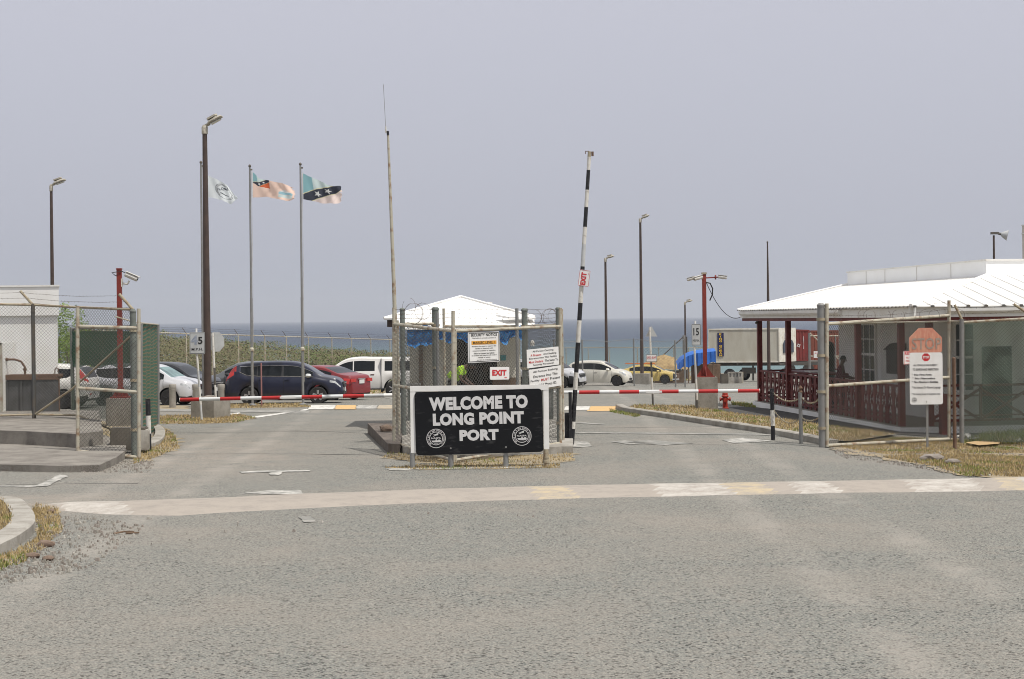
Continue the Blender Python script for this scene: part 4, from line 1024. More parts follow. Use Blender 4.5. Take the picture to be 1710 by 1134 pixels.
for px, yb, yt, r_ in ((689, 782, 756, .05), (753, 781, 745, .052), (845, 779, 745, .052), (912, 778, 750, .05)):
    gx, _ = L_(px, 780); q = G(px, yb); mb = MB(); z_ = gz(c.x + gx, Dw) - c.z; mb.tube([(gx, .0 if px in (689, 912) else .02, z_ - .05), (gx, .0 if px in (689, 912) else .02, L_(px, yt)[1])], r_, 12)
    if px == 912: mb.lathe([(.05, .08), (.062, .08), (.062, .13), (.05, .14), (.06, .16), (.06, .19), (.05, .19)], 12, (gx, 0, z_))
    mb.build('leg', 'galv' if px != 912 else 'galv_rust', t, True)
mb = MB()
for px, py in ((753, 748), (845, 746)): gx, gz_ = L_(px, py); mb.lathe([(.018, 0), (.012, .015)], 8, (gx, -.075, gz_), 'Y')
mb.build('bolt', 'galv', t, True)
def brd(px0, px1, y0, y1, txt, bold=.062, m='letter'):
    a, zA = L_(px0, y0); b, zB = L_(px1, y1); return (txt, (a + b) / 2 - bx, (zA + zB) / 2 - bz, b - a, abs(zA - zB), bold)
mb = MB()
for (txt, u, v_, w2, h2, bo_) in (brd(717, 882, 662, 682.5, 'WELCOME TO'), brd(723, 875, 689, 708, 'LONG POINT'), brd(767, 832.5, 717, 735, 'PORT')):
    mb.text(txt, (u, -.011, v_ + 0), w2, h2, bold=bo_)
lo_ = mb.build('lettering', 'letter', bo)
lo_.rotation_euler = (0, 0, 0)
def emblem(r, ringm=0):
    """round port authority seal: two rings, lettering between them, an aircraft, NASPA, a ship"""
    mb = MB()
    def ring(r0, r1):
        n = 40; vs = []
        for k in range(n):
            a = 2 * math.pi * k / n; vs += [V(r0 * math.cos(a), 0, r0 * math.sin(a)), V(r1 * math.cos(a), 0, r1 * math.sin(a))]
        mb.add(vs, [(2 * k, 2 * k + 1, (2 * k + 3) % (2 * n), (2 * k + 2) % (2 * n)) for k in range(n)])
    ring(r * .94, r); ring(r * .64, r * .70)
    s = 'NEVIS AIR & SEA PORTS AUTHORITY'; n = len(s)
    for i, ch in enumerate(s):
        if ch == ' ': continue
        a = R(225 - 270 * i / (n - 1)); rr = r * .82; right = V(math.sin(a), 0, -math.cos(a)); upv = V(math.cos(a), 0, math.sin(a))
        mb.text(ch, (rr * math.cos(a), 0, rr * math.sin(a)), r * (.04 if ch == 'I' else .11), r * .15, right, upv, .03, lift=0)
    mb.text('NASPA', (0, 0, r * .03), r * 1.02, r * .17, bold=.02, lift=0)
    def poly(pts): mb.add([V(x * r, 0, z * r) for x, z in pts], [tuple(range(len(pts)))])
    poly([(-.35, .40), (-.10, .42), (.22, .56), (.30, .60), (.22, .45), (.24, .34), (0, .30), (-.1, .34)])
    poly([(-.32, .24), (-.28, .20), (.10, .34), (.0, .38)])
    poly([(-.48, -.22), (.52, -.20), (.44, -.40), (-.36, -.40)]); poly([(-.1, -.20), (-.02, -.10), (.08, -.10), (.1, -.20)]); poly([(.2, -.2), (.22, -.14), (.42, -.14), (.44, -.2)])
    poly([(-.25, -.5), (.25, -.5), (.22, -.53), (-.22, -.53)])
    return mb
for px, py in ((728, 730.5), (871, 729)):
    gx, g_z = L_(px, py); e_ = emblem(16 / 87.7 * Dw / 29.6).build('emblem', 'letter', bo, loc=(gx - bx, -.015, g_z - bz))

# ================================================================== STOP AND NOTICE SIGN
c = G(1549, 749); t = thing('stop_sign', 'faded orange STOP octagon with a white rules board below on a thin post', 'sign', tuple(c))
Ds = c.y
def LS(px, py): q = W(px, py, Ds) - c; return q.x, q.z
mb = MB(); x_1, z_1 = LS(1548, 560); mb.bar((0, .02, 0), (x_1, .02, z_1), .05, .03); mb.build('post_shaft', 'galv', t)
cx, cz = LS(1545.5, 575); r_ = 28 / FPX * Ds / math.cos(R(22.5)) ; r_ = 28 / FPX * Ds * 1.06
oc = [V(cx + r_ * math.cos(R(22.5 + 45 * k)), 0, cz + r_ * math.sin(R(22.5 + 45 * k))) for k in range(8)]
mb = MB(); mb.prism(oc, (0, -1, 0), .008); mb.build('octagon', 'stopface', t)
mb = MB(); tx, tz_ = LS(1547, 574); mb.text('STOP', (tx, -.010, tz_), 49 / FPX * Ds, 19 / FPX * Ds, bold=.012); mb.build('lettering', 'stoptext', t)
xa, za = LS(1518, 589); xb, zb2 = LS(1574, 675)
pc = ((xa + xb) / 2, -.03, (za + zb2) / 2); pw, ph = xb - xa, za - zb2
mb = MB(); rounded(mb, pw, ph, .01, .05, 5); pl = mb.build('notice_plate', 'signwhite', t, loc=pc)
mb = MB()
for txt, u, v_, w_, h_, bo_ in (('ALL VEHICLES ARE SUBJECT', .48, .245, .73, .042, .02), ('TO SEARCH AND INSPECTION', .48, .325, .78, .045, .02), ('* No Fire Arm', .36, .425, .60, .040, .035), ('* No Narcotics', .42, .495, .70, .040, .035),
                                 ('* No Alcohol / Bottles', .46, .565, .80, .042, .03), ('* No Indecent Or Abusive Language', .50, .675, .86, .062, .008), ('* No Smoking Except In Designated Areas', .49, .80, .86, .055, .008)):
    mb.text(txt, ((u - .5) * pw, -.006, (.5 - v_) * ph), w_ * pw, h_ * ph, bold=bo_)
mb.build('lettering', 'textblack', pl)
oc = [V(r2 * math.cos(R(22.5 + 45 * k)), -.006, (.5 - .09) * ph + r2 * math.sin(R(22.5 + 45 * k))) for r2 in [.125 * pw] for k in range(8)]
mb = MB(); mb.prism(oc, (0, -1, 0), .002); mb.build('red_octagon', 'rail_red', pl)
mb = MB(); mb.text('STOP', (0, -.009, (.5 - .09) * ph), .19 * pw, .05 * ph, bold=.04); mb.build('octagon_lettering', 'signwhite', pl)
e_ = emblem(.075 * pw).build('emblem', 'textblack', pl, loc=(-.37 * pw, -.009, -.41 * ph))
mb = MB()
for q in ((0, -.45), (0, .47)): mb.lathe([(.012, 0), (.008, .01)], 8, (q[0], -.018, q[1] * ph), 'Y')
mb.build('bolt', 'steel_dark', pl)

# ================================================================== RIGHT GATE
A = G(1381, 744, .05); B_ = G(1585, 733, .1); Dt = W(1381, 541, A.y); Ct = W(1585, 527, B_.y)
gt = frame_gate('vehicle_gate', 'wide chain link gate leaf with cream rails standing open in front of the veranda', A, B_, Ct, Dt, mid=[(.49, .50)], ext=(.45, .38), r=.042, wirem='wire_dark', wr=.0036, tien=9)
post('gate_post', 'thick grey hinge post at the left end of the wide right gate', 1371, 509, A.y + .05, .082, 'galv', bands=4)
post('gate_post', 'thin rusty post standing behind the stop sign near the right gate end', 1592, 598, A.y + 1.6, .04, 'rusty')
# fence line from the gate end to the right
f2 = thing('chain_link_fence', 'chain link fence with bent barbed wire arms and pale netting at the right edge', 'fence', (0, 0, 0))
q0 = G(1606, 738, .05); q1 = GX(1850, q0.y - 1.0); q1.z += .05; D2 = q0.y
t0, t1 = W(1606, 533, D2), W(1850, 524, q1.y); qm = q0.lerp(q1, .46); tm = t0.lerp(t1, .46)
mb = MB(); chain(mb, q0, q1, t1, t0, .088, .0036); mb.build('chain_mesh', 'wire', f2)
qL = GX(1470, D2 + 1.2); tL = W(1470, 539, D2 + 1.2)
mb = MB(); chain(mb, qL + V(0, 0, .1), q0, t0, tL, .088, .0036); mb.build('chain_mesh', 'wire_dark', f2)
mb = MB(); mb.tube([tL, t0 - V(0, 0, .05)], .022, 8); mb.tube([W(1390, 541, D2 + 1.9), tL], .022, 8); mb.build('top_rail', 'galv_pale', f2, True)
mb = MB(); mb.tube([t0 - V(0, 0, .08), t1], .032, 8); mb.build('top_rail', 'galv_pale', f2, True)
mb = MB(); mb.tube([q0 - V(0, 0, .2), t0], .058, 10); ties(mb, q0, t0, .066, 8); mb.build('fence_post', 'galv', f2, True)
mb = MB(); mb.tube([t0, W(1594, 509, D2)], .032, 8); mb.build('barb_arm', 'galv_rust', f2, True)
mb = MB(); mb.tube([W(1722, 527, D2 - .3), W(1693, 508, D2 - .3)], .032, 8); mb.build('barb_arm', 'galv_rust', f2, True)
mb = MB(); n = 20
for i in range(n + 1):
    for j in range(10):
        p = (q0 + V(.15, .3, 0)).lerp(q1 + V(0, .3, 0), i / n).lerp((t0 + V(.15, .3, -.1)).lerp(t1 + V(0, .3, -.1), i / n), j / 9); mb.v.append((p.x, p.y + .03 * math.sin(i * 1.7 + j * .4), p.z))
for i in range(n):
    for j in range(9): q = i * 10 + j; mb.f.append((q, q + 1, q + 11, q + 10)); mb.m.append(0)
mb.build('netting', 'net_pale', f2, True)
barb([(W(1380, 517, A.y), W(1583, 504, B_.y)), (W(1380, 527, A.y), W(1583, 516, B_.y)), (W(1583, 504, B_.y), W(1596, 512, D2)), (W(1596, 512, D2), W(1696, 508, D2 - .3)), (W(1600, 522, D2), W(1708, 517, D2 - .3))], .06, .0035, 9).build('barbed_wire', 'barb', f2)
mb = MB()
for px in (1400, 1440, 1452, 1478, 1500, 1520, 1545, 1560, 1602): loops(mb, W(px, 527, A.y + .4), .13, 1, .004, seed=px)
mb.build('razor_coil', 'barb', f2)
notice('restricted_sign', 'white RESTRICTED sign half hidden behind the rules board on the stop sign post', A, B_, 1504, 1536, 586, 608,
       [('RESTRICTED', .5, .18, .88, .22, 'rail_red'), ('AUTHORIZED', .5, .48, .78, .14, 'rail_red'), ('PERSONNEL ONLY', .5, .74, .8, .13, 'rail_red')], off=-.06, border='rail_red', corner=.03)
tag(sheet('cardboard', [G(1612, 745), G(1640, 741), G(1665, 744), G(1672, 740), G(1668, 747), G(1635, 750)], 'cardboard', .09, .02, 2), 'brown cardboard sheet lying at the foot of the right fence', 'cardboard')
bpy.data.objects['cardboard']['kind'] = 'thing'
def crumple(label, px, py, s, m='paper', seed=1):
    p = G(px, py); rnd = random.Random(seed); mb = MB(); n = 6
    for i in range(n):
        for j in range(n): mb.v.append(((i / 5 - .5) * s, (j / 5 - .5) * s * .7, .05 + abs(rnd.gauss(0, .035)) * s * 4))
    for i in range(n - 1):
        for j in range(n - 1): q = i * n + j; mb.f.append((q, q + 1, q + n + 1, q + n)); mb.m.append(0)
    o = mb.build('paper_litter', m, None, False, (p.x, p.y, p.z + .02)); tag(o, label, 'litter', 'paper litter by the right fence')
crumple('larger crumpled white paper at the foot of the right fence post', 1608, 735, .34, seed=3)
crumple('crumpled paper between the fence post and the cardboard', 1626, 739, .26, seed=5)
crumple('crumpled white paper at the far right by the netting', 1702, 741, .16, seed=8)
mb = MB(); mb.box((0, 0, .03), (.35, .12, .05)); tag(mb.build('plank', 'paper', None, loc=G(230, 748, .02)), 'short white plank lying behind the striped bollard', 'plank')
bpy.data.objects['plank'].rotation_euler = (0, -.15, .5)

# ================================================================== RAISED AND LOWERED BARRIERS
b = G(958, 746); t = thing('raised_barrier', 'raised black and white barrier pole leaning slightly right', 'barrier', tuple(b)); Db = b.y + .3
pb = V(0, .3, .0)
def LB(px, py): return W(px, py, Db) - b
seq = [(956, 742, 957, 717, 'black'), (957, 717, 957.5, 685, 'dirtywhite'), (957.5, 685, 958, 651, 'black'), (958, 651, 961, 588, 'black'), (961, 588, 962, 565, 'dirtywhite'), (954, 654, 957.5, 588, None)]
pts = [(955.5, 742), (957, 651), (961, 588), (966, 478), (970, 428), (973, 397), (976.5, 346), (978, 316), (981, 284), (985, 253)]
def barpt(y): # point on straight pole
    f_ = (742 - y) / (742 - 253); return 955.0 + f_ * 29.5
bandsY = [(742, 'black'), (716, 'dirtywhite'), (704, 'black'), (651, 'dirtywhite'), (622, 'black'), (600, 'black'), (572, 'dirtywhite'), (535, 'black'), (506, 'dirtywhite'), (478, 'black'), (445, 'signgrey'), (408, 'dirtywhite'), (379, 'black'), (346, 'dirtywhite'), (317, 'black'), (284, 'dirtywhite'), (262, 'galv_rust'), (253, None)]
for (ya, m), (yb, _) in zip(bandsY[:-1], bandsY[1:]):
    rr = lambda y: .052 if y > 500 else .052 - (500 - y) / 250 * .012
    mb = MB(); mb.tube([LB(barpt(ya), ya), LB(barpt(yb), yb)], .05, 12, radii=[rr(ya), rr(yb)]); mb.build('painted_band', m, t, True)
mb = MB(); q = LB(952, 655); mb.box((q.x, .3, q.z / 2), (.07, .12, q.z)); mb.build('support_post', 'black', t)
mb = MB(); q = LB(947, 690); q2 = LB(947, 735); mb.box((q.x + .03, .42, (q.z + q2.z) / 2), (.16, .2, q.z - q2.z)); mb.build('counterweight', 'black', t)
mb = MB(); q = LB(985, 257); mb.tube([q + V(-.1, 0, 0), q + V(-.1, 0, .06), q + V(-.02, 0, .06)], .01, 5); mb.box((q.x + .06, .3, q.z), (.05, .05, .1)); mb.build('end_bracket', 'rusty', t)
qe = W(975.5, 464.5, Db - .08)
t = thing('exit_sign', 'white EXIT sign with red letters turned sideways on the raised barrier pole', 'sign', tuple(qe)); t.rotation_euler = (0, R(-90 + 8), 0)
wd, ht = 27 / FPX * Db, 18 / FPX * Db
mb = MB(); rounded(mb, wd, ht, .008, .03); mb.build('plate', 'signwhite', t)
mb = MB(); frame2d(mb, wd * .96, ht * .94, .006, -.006); mb.build('border', 'rail_red', t)
mb = MB(); mb.text('EXIT', (-.03 * wd, -.005, .06 * ht), .78 * wd, .48 * ht, bold=.05); mb.text('signs', (.3 * wd, -.005, -.36 * ht), .15 * wd, .07 * ht, bold=.02); mb.build('lettering', 'rail_red', t)

def boom(label, a, b, bands, r=.05, plate=None):
    t = thing('barrier_boom', label, 'barrier', tuple(a)); d_ = b - a
    # bands: list of (fraction, material)
    f0 = 0
    for f1, m in bands:
        mb = MB(); mb.tube([d_ * f0, d_ * f1], r, 12); mb.build('painted_band', m, t, True); f0 = f1
    if plate: mb = MB(); p = d_ * plate; mb.box((p.x, p.y - r - .004, p.z), (.42, .006, .055)); mb.build('label_plate', 'signwhite', t)
    mb = MB(); mb.tube([d_ * 1.0, d_ * 1.002], r * 1.1, 12); mb.build('end_cap', 'signwhite', t, True)
    return t
def fr_(px, x0, x1): return (px - x0) / (x1 - x0)
Dq = 41.5
a, b = W(672, 659.5, Dq), W(301, 667.5, Dq); S = []
for x, m in ((658, 'boomwhite'), (641, 'white'), (608, 'signgrey'), (573, 'boomred'), (538, 'boomwhite'), (504, 'boomred'), (490, 'boomwhite'), (470, 'boomwhite'), (437, 'boomred'), (402, 'boomwhite'), (368, 'boomred'), (333, 'boomwhite'), (301, 'boomred')): S.append((fr_(x, 672, 301), m))
boom('lowered red and white barrier boom left of the guard booth', a, b, S, plate=fr_(481, 672, 301))
a, b = W(925, 655.5, Dq), W(1268, 652.5, Dq); S = []
for x, m in ((967, 'boomwhite'), (1001, 'boomred'), (1034, 'boomwhite'), (1067, 'boomred'), (1101, 'boomwhite'), (1133, 'boomred'), (1166, 'boomwhite'), (1199, 'boomred'), (1232, 'boomwhite'), (1268, 'boomred')): S.append((fr_(x, 925, 1268), m))
boom('lowered red and white barrier boom right of the guard booth', a, b, S, plate=fr_(1092, 925, 1268))
for px, lab in ((690, 'grey cabinet carrying the left boom beside the guard hut'), (912, 'grey cabinet carrying the right boom beside the guard hut')):
    p = GX(px, Dq + .35); t = thing('barrier_cabinet', lab, 'barrier motor', tuple(p))
    mb = MB(); mb.box((0, 0, .6), (.32, .32, 1.2)); mb.build('housing', 'galv_green', t); mb = MB(); mb.box((0, 0, 1.22), (.36, .36, .06)); mb.build('lid', 'galv', t)
    mb = MB(); mb.box((0, -.165, .7), (.2, .01, .5)); mb.build('door', 'galv', t)

# ================================================================== GUARD HUT
Dh = 43.0; c = GX(766, Dh); t = thing('guard_hut', 'small beige guard hut with a white hipped metal roof between the booms', 'hut', tuple(c)); O = c
def LH(px, py, D): return W(px, py, D) - O
zE = LH(766, 531, 44).z + .0; zf = LH(766, 548, 41.4).z; zap = LH(766, 496, 44).z
xl, xr = LH(641, 531, 42.8).x, LH(893, 531, 42.8).x; xm = (xl + xr) / 2
ap = V(xm, 1.2, zap); FL, FRt = V(xl, -.2, zE), V(xr, -.2, zE); BL, BR = V(xl, 3.0, zE), V(xr, 3.0, zE)
NL, NR = V(LH(676, 540, 41.5).x, -1.5, zf), V(LH(893, 540, 41.5).x, -1.5, zf)
def slope(P, n=7):
    """thin roof sheet with raised seams; P: polygon (top first)"""
mb = MB(); th = V(0, 0, -.035)
faces = [(ap, FL, BL), (ap, BR, FRt), (ap, BL, BR)]
for f_ in faces: mb.prism(f_, (0, 0, -1), .035)
fb1, fb2 = FL.lerp(FRt, .08), FL.lerp(FRt, .995)
mb.prism([ap, FL, FRt], (0, 0, -1), .035)
NL2, NR2 = V(NL.x, NL.y, NL.z), NR
mb.prism([fb1 + V(0, 0, .01), NL2, NR2, fb2 + V(0, 0, .01)], (0, 0, -1), .03)
rf = mb.build('roof', 'roof', t)
mb = MB()
for i in range(1, 8):
    k = i / 8; p = FL.lerp(FRt, k); s = 1 - abs(2 * k - 1); q = p.lerp(V(p.x, ap.y, ap.z), s * .98); q = V(p.x, FL.y + (ap.y - FL.y) * s, zE + (zap - zE) * s)
    mb.tube([p + V(0, 0, .012), q + V(0, 0, .012)], .011, 5)
    n_ = NL2.lerp(NR2, k); mb.tube([V(n_.x, fb1.y, zE + .015), n_ + V(0, 0, .01)], .011, 5)
mb.build('seam', 'roofline', rf)
mb = MB()
for q in (FL, FRt, BR): mb.tube([ap + V(0, 0, .02), q + V(0, 0, .02)], .035, 6)
mb.tube([FL + V(0, 0, .01), FRt + V(0, 0, .01)], .02, 6); mb.build('ridge_cap', 'roof', rf, True)
mb = MB(); q = LH(856, 528, 42); mb.prism([(q.x - .45, -.6, q.z + .05), (q.x + .55, -.5, q.z + .02), (q.x + .62, -1.0, q.z - .05), (q.x - .1, -1.1, q.z - .02)], (0, 0, -1), .05); mb.build('loose_roof_sheet', 'roof', rf)
mb = MB(); mb.box((xl + .15, 1.4, zE - .13), (.14, 3.0, .2)); mb.box((xr - .15, 1.4, zE - .13), (.14, 3.0, .2)); mb.box((xm, -.1, zE - .13), (xr - xl - .4, .1, .16)); mb.build('fascia', 'brown', t)
X = lambda px: LH(px, 600, Dh).x
mb = MB(); mb.box(((X(684) + X(757)) / 2, 1.0, 1.2), (X(757) - X(684), 2, 2.5)); mb.build('wall', 'hut', t)
mb = MB(); mb.box(((X(830) + X(869)) / 2, 1.0, 1.2), (X(869) - X(830), 2, 2.5)); mb.build('wall', 'hut', t)
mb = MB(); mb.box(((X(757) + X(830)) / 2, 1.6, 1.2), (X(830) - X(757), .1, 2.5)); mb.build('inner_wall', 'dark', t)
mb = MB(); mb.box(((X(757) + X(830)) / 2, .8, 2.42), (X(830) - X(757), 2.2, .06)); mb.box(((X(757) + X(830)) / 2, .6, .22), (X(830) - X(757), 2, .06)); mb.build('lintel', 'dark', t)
mb = MB(); mb.box((X(703), -.06, 1.2), (.11, .1, 2.4)); mb.build('veranda_post', 'wood', t)
mb = MB(); q = LH(838, 625, Dh); mb.box(((X(822) + X(862)) / 2, -.03, .75), (X(862) - X(822), .05, 1.2)); mb.build('door_panel', 'wood', t)
mb = MB(); a_, b_ = LH(832, 593, Dh), LH(845, 602, Dh); mb.box(((a_.x + b_.x) / 2, -.015, (a_.z + b_.z) / 2), (b_.x - a_.x, .02, a_.z - b_.z)); st = mb.build('wall_sticker', mat('teal_sticker', (.05, .25, .27), .5), t)
mb = MB(); mb.box((a_.x + .03, -.028, (a_.z + b_.z) / 2), (.05, .006, .12)); mb.build('sticker_mark', 'yellow', st)
# tarp hung below the front eave
mb = MB(); n = 44
for i in range(n + 1):
    px = 680 + (878 - 680) * i / n; top = 546 + 3 * math.sin(i * .7); bot = (576 + 4 * math.sin(i * .9) - 7 * math.sin(i / n * 3.14) + (-9 if px > 850 else 0) + (6 if 690 < px < 715 else 0))
    for j in range(6):
        q = LH(px, top + (bot - top) * j / 5, 41.6 + .06 * math.sin(i * 1.9 + j) + .05 * math.sin(j * 2)); mb.v.append(tuple(q))
for i in range(n):
    for j in range(5): q = i * 6 + j; mb.f.append((q, q + 1, q + 7, q + 6)); mb.m.append(0)
o = mb.build('hanging_tarp', 'tarp', None, True, tuple(O)); tag(o, 'crumpled bright blue tarp tied under the front eave of the guard hut', 'tarp')
mb = MB(); q = W(815, 508, 44.5); mb.tube([(0, 0, -.1), (0, 0, .04)], .015, 6); mb.tube([(-.02, 0, .04), (.12, -.02, .02)], .03, 8); o = mb.build('roof_camera', 'dirtywhite', None, True, tuple(q)); tag(o, 'tiny camera standing on the right slope of the guard hut roof', 'camera')
o = MB(); q = W(889, 573, 40.5); o.lathe([(.055, -.07), (.06, 0), (.04, .06), (.01, .08)], 10); ob = o.build('camera_dome', 'dirtywhite', None, True, tuple(q)); tag(ob, 'small white camera dome hanging right of the blue tarp', 'camera')
# radio mast
b = GX(664, 40.0); t = thing('radio_mast', 'tall thin leaning mast with a whip antenna left of the guard hut', 'antenna mast', tuple(b))
q = W(648, 226, 40) - b; q1 = W(657.5, 470, 40) - b
mb = MB(); mb.tube([(0, 0, 0), q1, q], .045, 10, radii=[.06, .05, .028]); mb.build('mast_pole', 'galv_pale', t, True)
mb = MB(); mb.tube([q, W(647.5, 219, 40) - b], .032, 8); mb.build('clamp', 'black', t, True)
mb = MB(); mb.tube([W(644.5, 222, 40) - b, W(644, 211, 40) - b], .02, 8); mb.build('antenna_base', 'dirtywhite', t, True)
mb = MB(); mb.tube([W(644, 211, 40) - b, W(640.3, 141, 40) - b], .006, 5); mb.build('whip', 'galv', t)

# ================================================================== LAMPS, FLAGPOLES, CAMERAS
def lamp(label, px, ytop, D, rb, rt, size, pitch=24, yaw=-8, base=None, zb_=None):
    b = GX(px, D); bz = b.z if zb_ is None else zb_
    t = thing('street_lamp', label, 'street lamp', (b.x, D, bz), 0, 'tall lamp posts of the port')
    xt = W(px - ROLL * 0, ytop, D); h = xt.z - bz
    mb = MB(); mb.tube([(0, 0, 0), (0, 0, h)], rb, 14, radii=[rb, rt]); mb.build('pole', 'brown', t, True)
    mb = MB(); mb.lathe([(rt * 1.35, h - .30 * size), (rt * 1.35, h + .02), (rt * .8, h + .1)], 12); mb.build('pole_cap', 'lamp', t, True)
    Mx = Matrix.Rotation(R(yaw), 3, 'Z') @ Matrix.Rotation(-R(pitch), 3, 'Y'); s = size; mb = MB()
    o = V(0, 0, h + .06)
    def TX(p): return o + Mx @ (V(*p) * s)
    mb.tube([TX((-.05, 0, 0)), TX((.28, 0, 0))], .085 * s, 8)
    sec = [(.18, .10, .06, .00), (.30, .20, .13, .02), (.75, .24, .17, .03), (1.0, .20, .10, .03), (1.06, .12, .03, .02)]
    vs = []
    for x, hw, ht, zc in sec:
        for k in range(12):
            a = 2 * math.pi * k / 12; vs.append(TX((x, hw * math.cos(a) * (1.15 if abs(math.cos(a)) > .6 else 1), zc + (ht if math.sin(a) > 0 else ht * .5) * math.sin(a))))
    mb.add(vs, [(i * 12 + k, i * 12 + (k + 1) % 12, (i + 1) * 12 + (k + 1) % 12, (i + 1) * 12 + k) for i in range(4) for k in range(12)] + [tuple(range(12)), tuple(range(48, 60))])
    mb.build('lamp_head', 'lamp', t, True)
    mb = MB(); c0 = [TX((x, y, .2)) for x, y in ((.32, -.16), (.78, -.16), (.86, 0), (.78, .16), (.32, .16), (.26, 0))]; mb.prism(c0, tuple(Mx @ V(0, 0, 1)), .09 * s); mb.build('head_cover', 'lamp', t)
    mb = MB(); c0 = [TX((x, y, -.055)) for x, y in ((.36, -.17), (.92, -.14), (.92, .14), (.36, .17))]; mb.prism(c0, tuple(Mx @ V(0, 0, -1)), .03 * s); mb.build('diffuser', 'lens', t)
    mb = MB(); mb.tube([TX((.55, -.24, .06)), TX((.58, -.30, .0)), TX((.68, -.27, -.02)), TX((.70, -.24, .06))], .018 * s, 5); mb.build('latch', 'galv', t)
    return t
pb = G(346, 699)
block('concrete_block', 'large concrete block at the foot of the nearest lamp post', (pb.x, pb.y + .6, pb.z - .03), (.86, 1.0, .66), R(-22), 'concrete')
lamp('tallest brown lamp post, in a concrete block beside the left speed limit sign', 345.5, 214, pb.y + .55, .13, .075, .62, 26, zb_=pb.z + .6)
mb = MB()
for k in range(5): a = k * 1.3; mb.box((.24 * math.cos(a), .16 * math.sin(a), .03), (.11, .09, .07))
p = MB(); 
rb_ = W(349, 665, pb.y + .55); rock('small heap of grey stones packed round the foot of the nearest lamp post', (rb_.x, rb_.y - .2, pb.z + .60), (.26, .2, .07), 'stone', 31)
lamp('brown lamp post rising behind the white building at the left edge', 88, 312, 64, .10, .055, .62, 18)
p = GX(1071, 111); block('concrete_block', 'concrete block at the foot of the lamp post between the white and yellow cars', (p.x, p.y + .4, p.z), (1.15, 1.2, .74), R(-12), 'concrete')
lamp('brown lamp post standing on a concrete block by the yellow car', 1071, 367, p.y + .5, .13, .08, .66, 20, zb_=p.z + .6)
lamp('thinner brown lamp post rising behind the small white hatchback', 1012, 433, 118, .13, .08, .66, 14)
lamp('short distant lamp post left of the white speed limit sign on the right', 1144, 506, 148, .11, .07, .7, 12)
p = GX(1283, 119); block('concrete_block', 'small concrete base of the bare dark pole in front of the grey container', (p.x, p.y, p.z), (.9, .9, .5), 0, 'kerb')
t = thing('bare_pole', 'bare dark tapering pole without a lamp, rising behind the left end of the veranda roof', 'pole', (p.x, p.y, p.z + .4))
mb = MB(); h = W(1281, 405, p.y).z - p.z - .4; mb.tube([(0, 0, 0), (0, 0, h * .45), (0, 0, h)], .13, 10, radii=[.14, .12, .05]); mb.build('pole_shaft', 'brown', t, True)
mb = MB(); mb.lathe([(.07, h), (.075, h + .05), (.02, h + .1)], 8); mb.build('pole_cap', 'steel_dark', t)
# floodlight behind the office
b = GX(1661, 88); t = thing('floodlight', 'round bowl floodlight on a thin brown pole above the office roof at right', 'floodlight', tuple(b))
h = W(1661, 393, 88).z - b.z
mb = MB(); mb.tube([(0, 0, 0), (0, 0, h)], .07, 10, radii=[.1, .055]); mb.build('pole', 'brown', t, True)
mb = MB(); mb.box((.05, 0, h + .12), (.42, .2, .13)); mb.tube([(.2, 0, h + .12), (.46, 0, h + .05)], .07, 8); mb.build('ballast_box', 'steel_dark', t)
mb = MB(); ax = V(.92, -.3, -.22).normalized(); c0 = V(.42, 0, h + .06); u_ = ax.orthogonal().normalized(); w2 = ax.cross(u_); vs = []
prof = [(0, .10), (.1, .17), (.28, .27), (.36, .31)]
for x, r_ in prof:
    for k in range(18): a = k * math.pi / 9; vs.append(c0 + ax * x + (u_ * math.cos(a) + w2 * math.sin(a)) * r_)
mb.add(vs, [(i * 18 + k, i * 18 + (k + 1) % 18, (i + 1) * 18 + (k + 1) % 18, (i + 1) * 18 + k) for i in range(3) for k in range(18)] + [tuple(range(18))]); mb.build('reflector', 'signgrey', t, True)
mb = MB(); mb.add([c0 + ax * .34 + (u_ * math.cos(k * math.pi / 9) + w2 * math.sin(k * math.pi / 9)) * .30 for k in range(18)], [tuple(range(18))]); mb.build('lens', 'lens', t)
# beige column at right edge
b = GX(1744, 92); t = thing('beige_tower', 'tall beige rendered tower cut off by the right edge above the roof', 'tower', tuple(b))
h = W(1715, 375, 92).z - b.z; mb = MB(); mb.box((.6 , 0, h / 2), (2.8, 2.8, h)); mb.build('shaft', mat('beige_render', (.62, .57, .50), .9, col2=(.52, .47, .40), scale=1, amt=.6), t)
mb = MB(); mb.box((.6, 0, h - .48), (2.9, 2.9, .06)); mb.box((.6, 0, h + .03), (2.86, 2.86, .06)); mb.build('band', 'fascia', t)

def star(u, v, cu, cv, r, asp):
    x, y = (u - cu) * asp, (v - cv); d_ = math.hypot(x, y)
    if d_ > r: return False
    a = (math.atan2(-y, x) - math.pi / 2 + .25) % (2 * math.pi / 5); a = min(a, 2 * math.pi / 5 - a)
    q = math.pi / 5; ri = r * .40     # edge of a five-pointed star between tip (angle 0, r) and notch (angle 36deg, ri)
    x1, y1, x2, y2 = r, 0, ri * math.cos(q), ri * math.sin(q); px, py = d_ * math.cos(a), d_ * math.sin(a)
    return (x2 - x1) * (py - y1) - (y2 - y1) * (px - x1) >= 0
def skn(u, v, asp, teal=0, pale=1):
    up, lo = .80 - u * 1.0, 1.22 - u * 1.0
    if v < up - .035: return teal if u < .22 + .1 * v else pale
    if v < up: return 5
    if v > lo + .03: return 2
    if v > lo: return 5
    if star(u, v, .38, .64, .155, asp) or star(u, v, .64, .37, .155, asp): return 4
    return 3
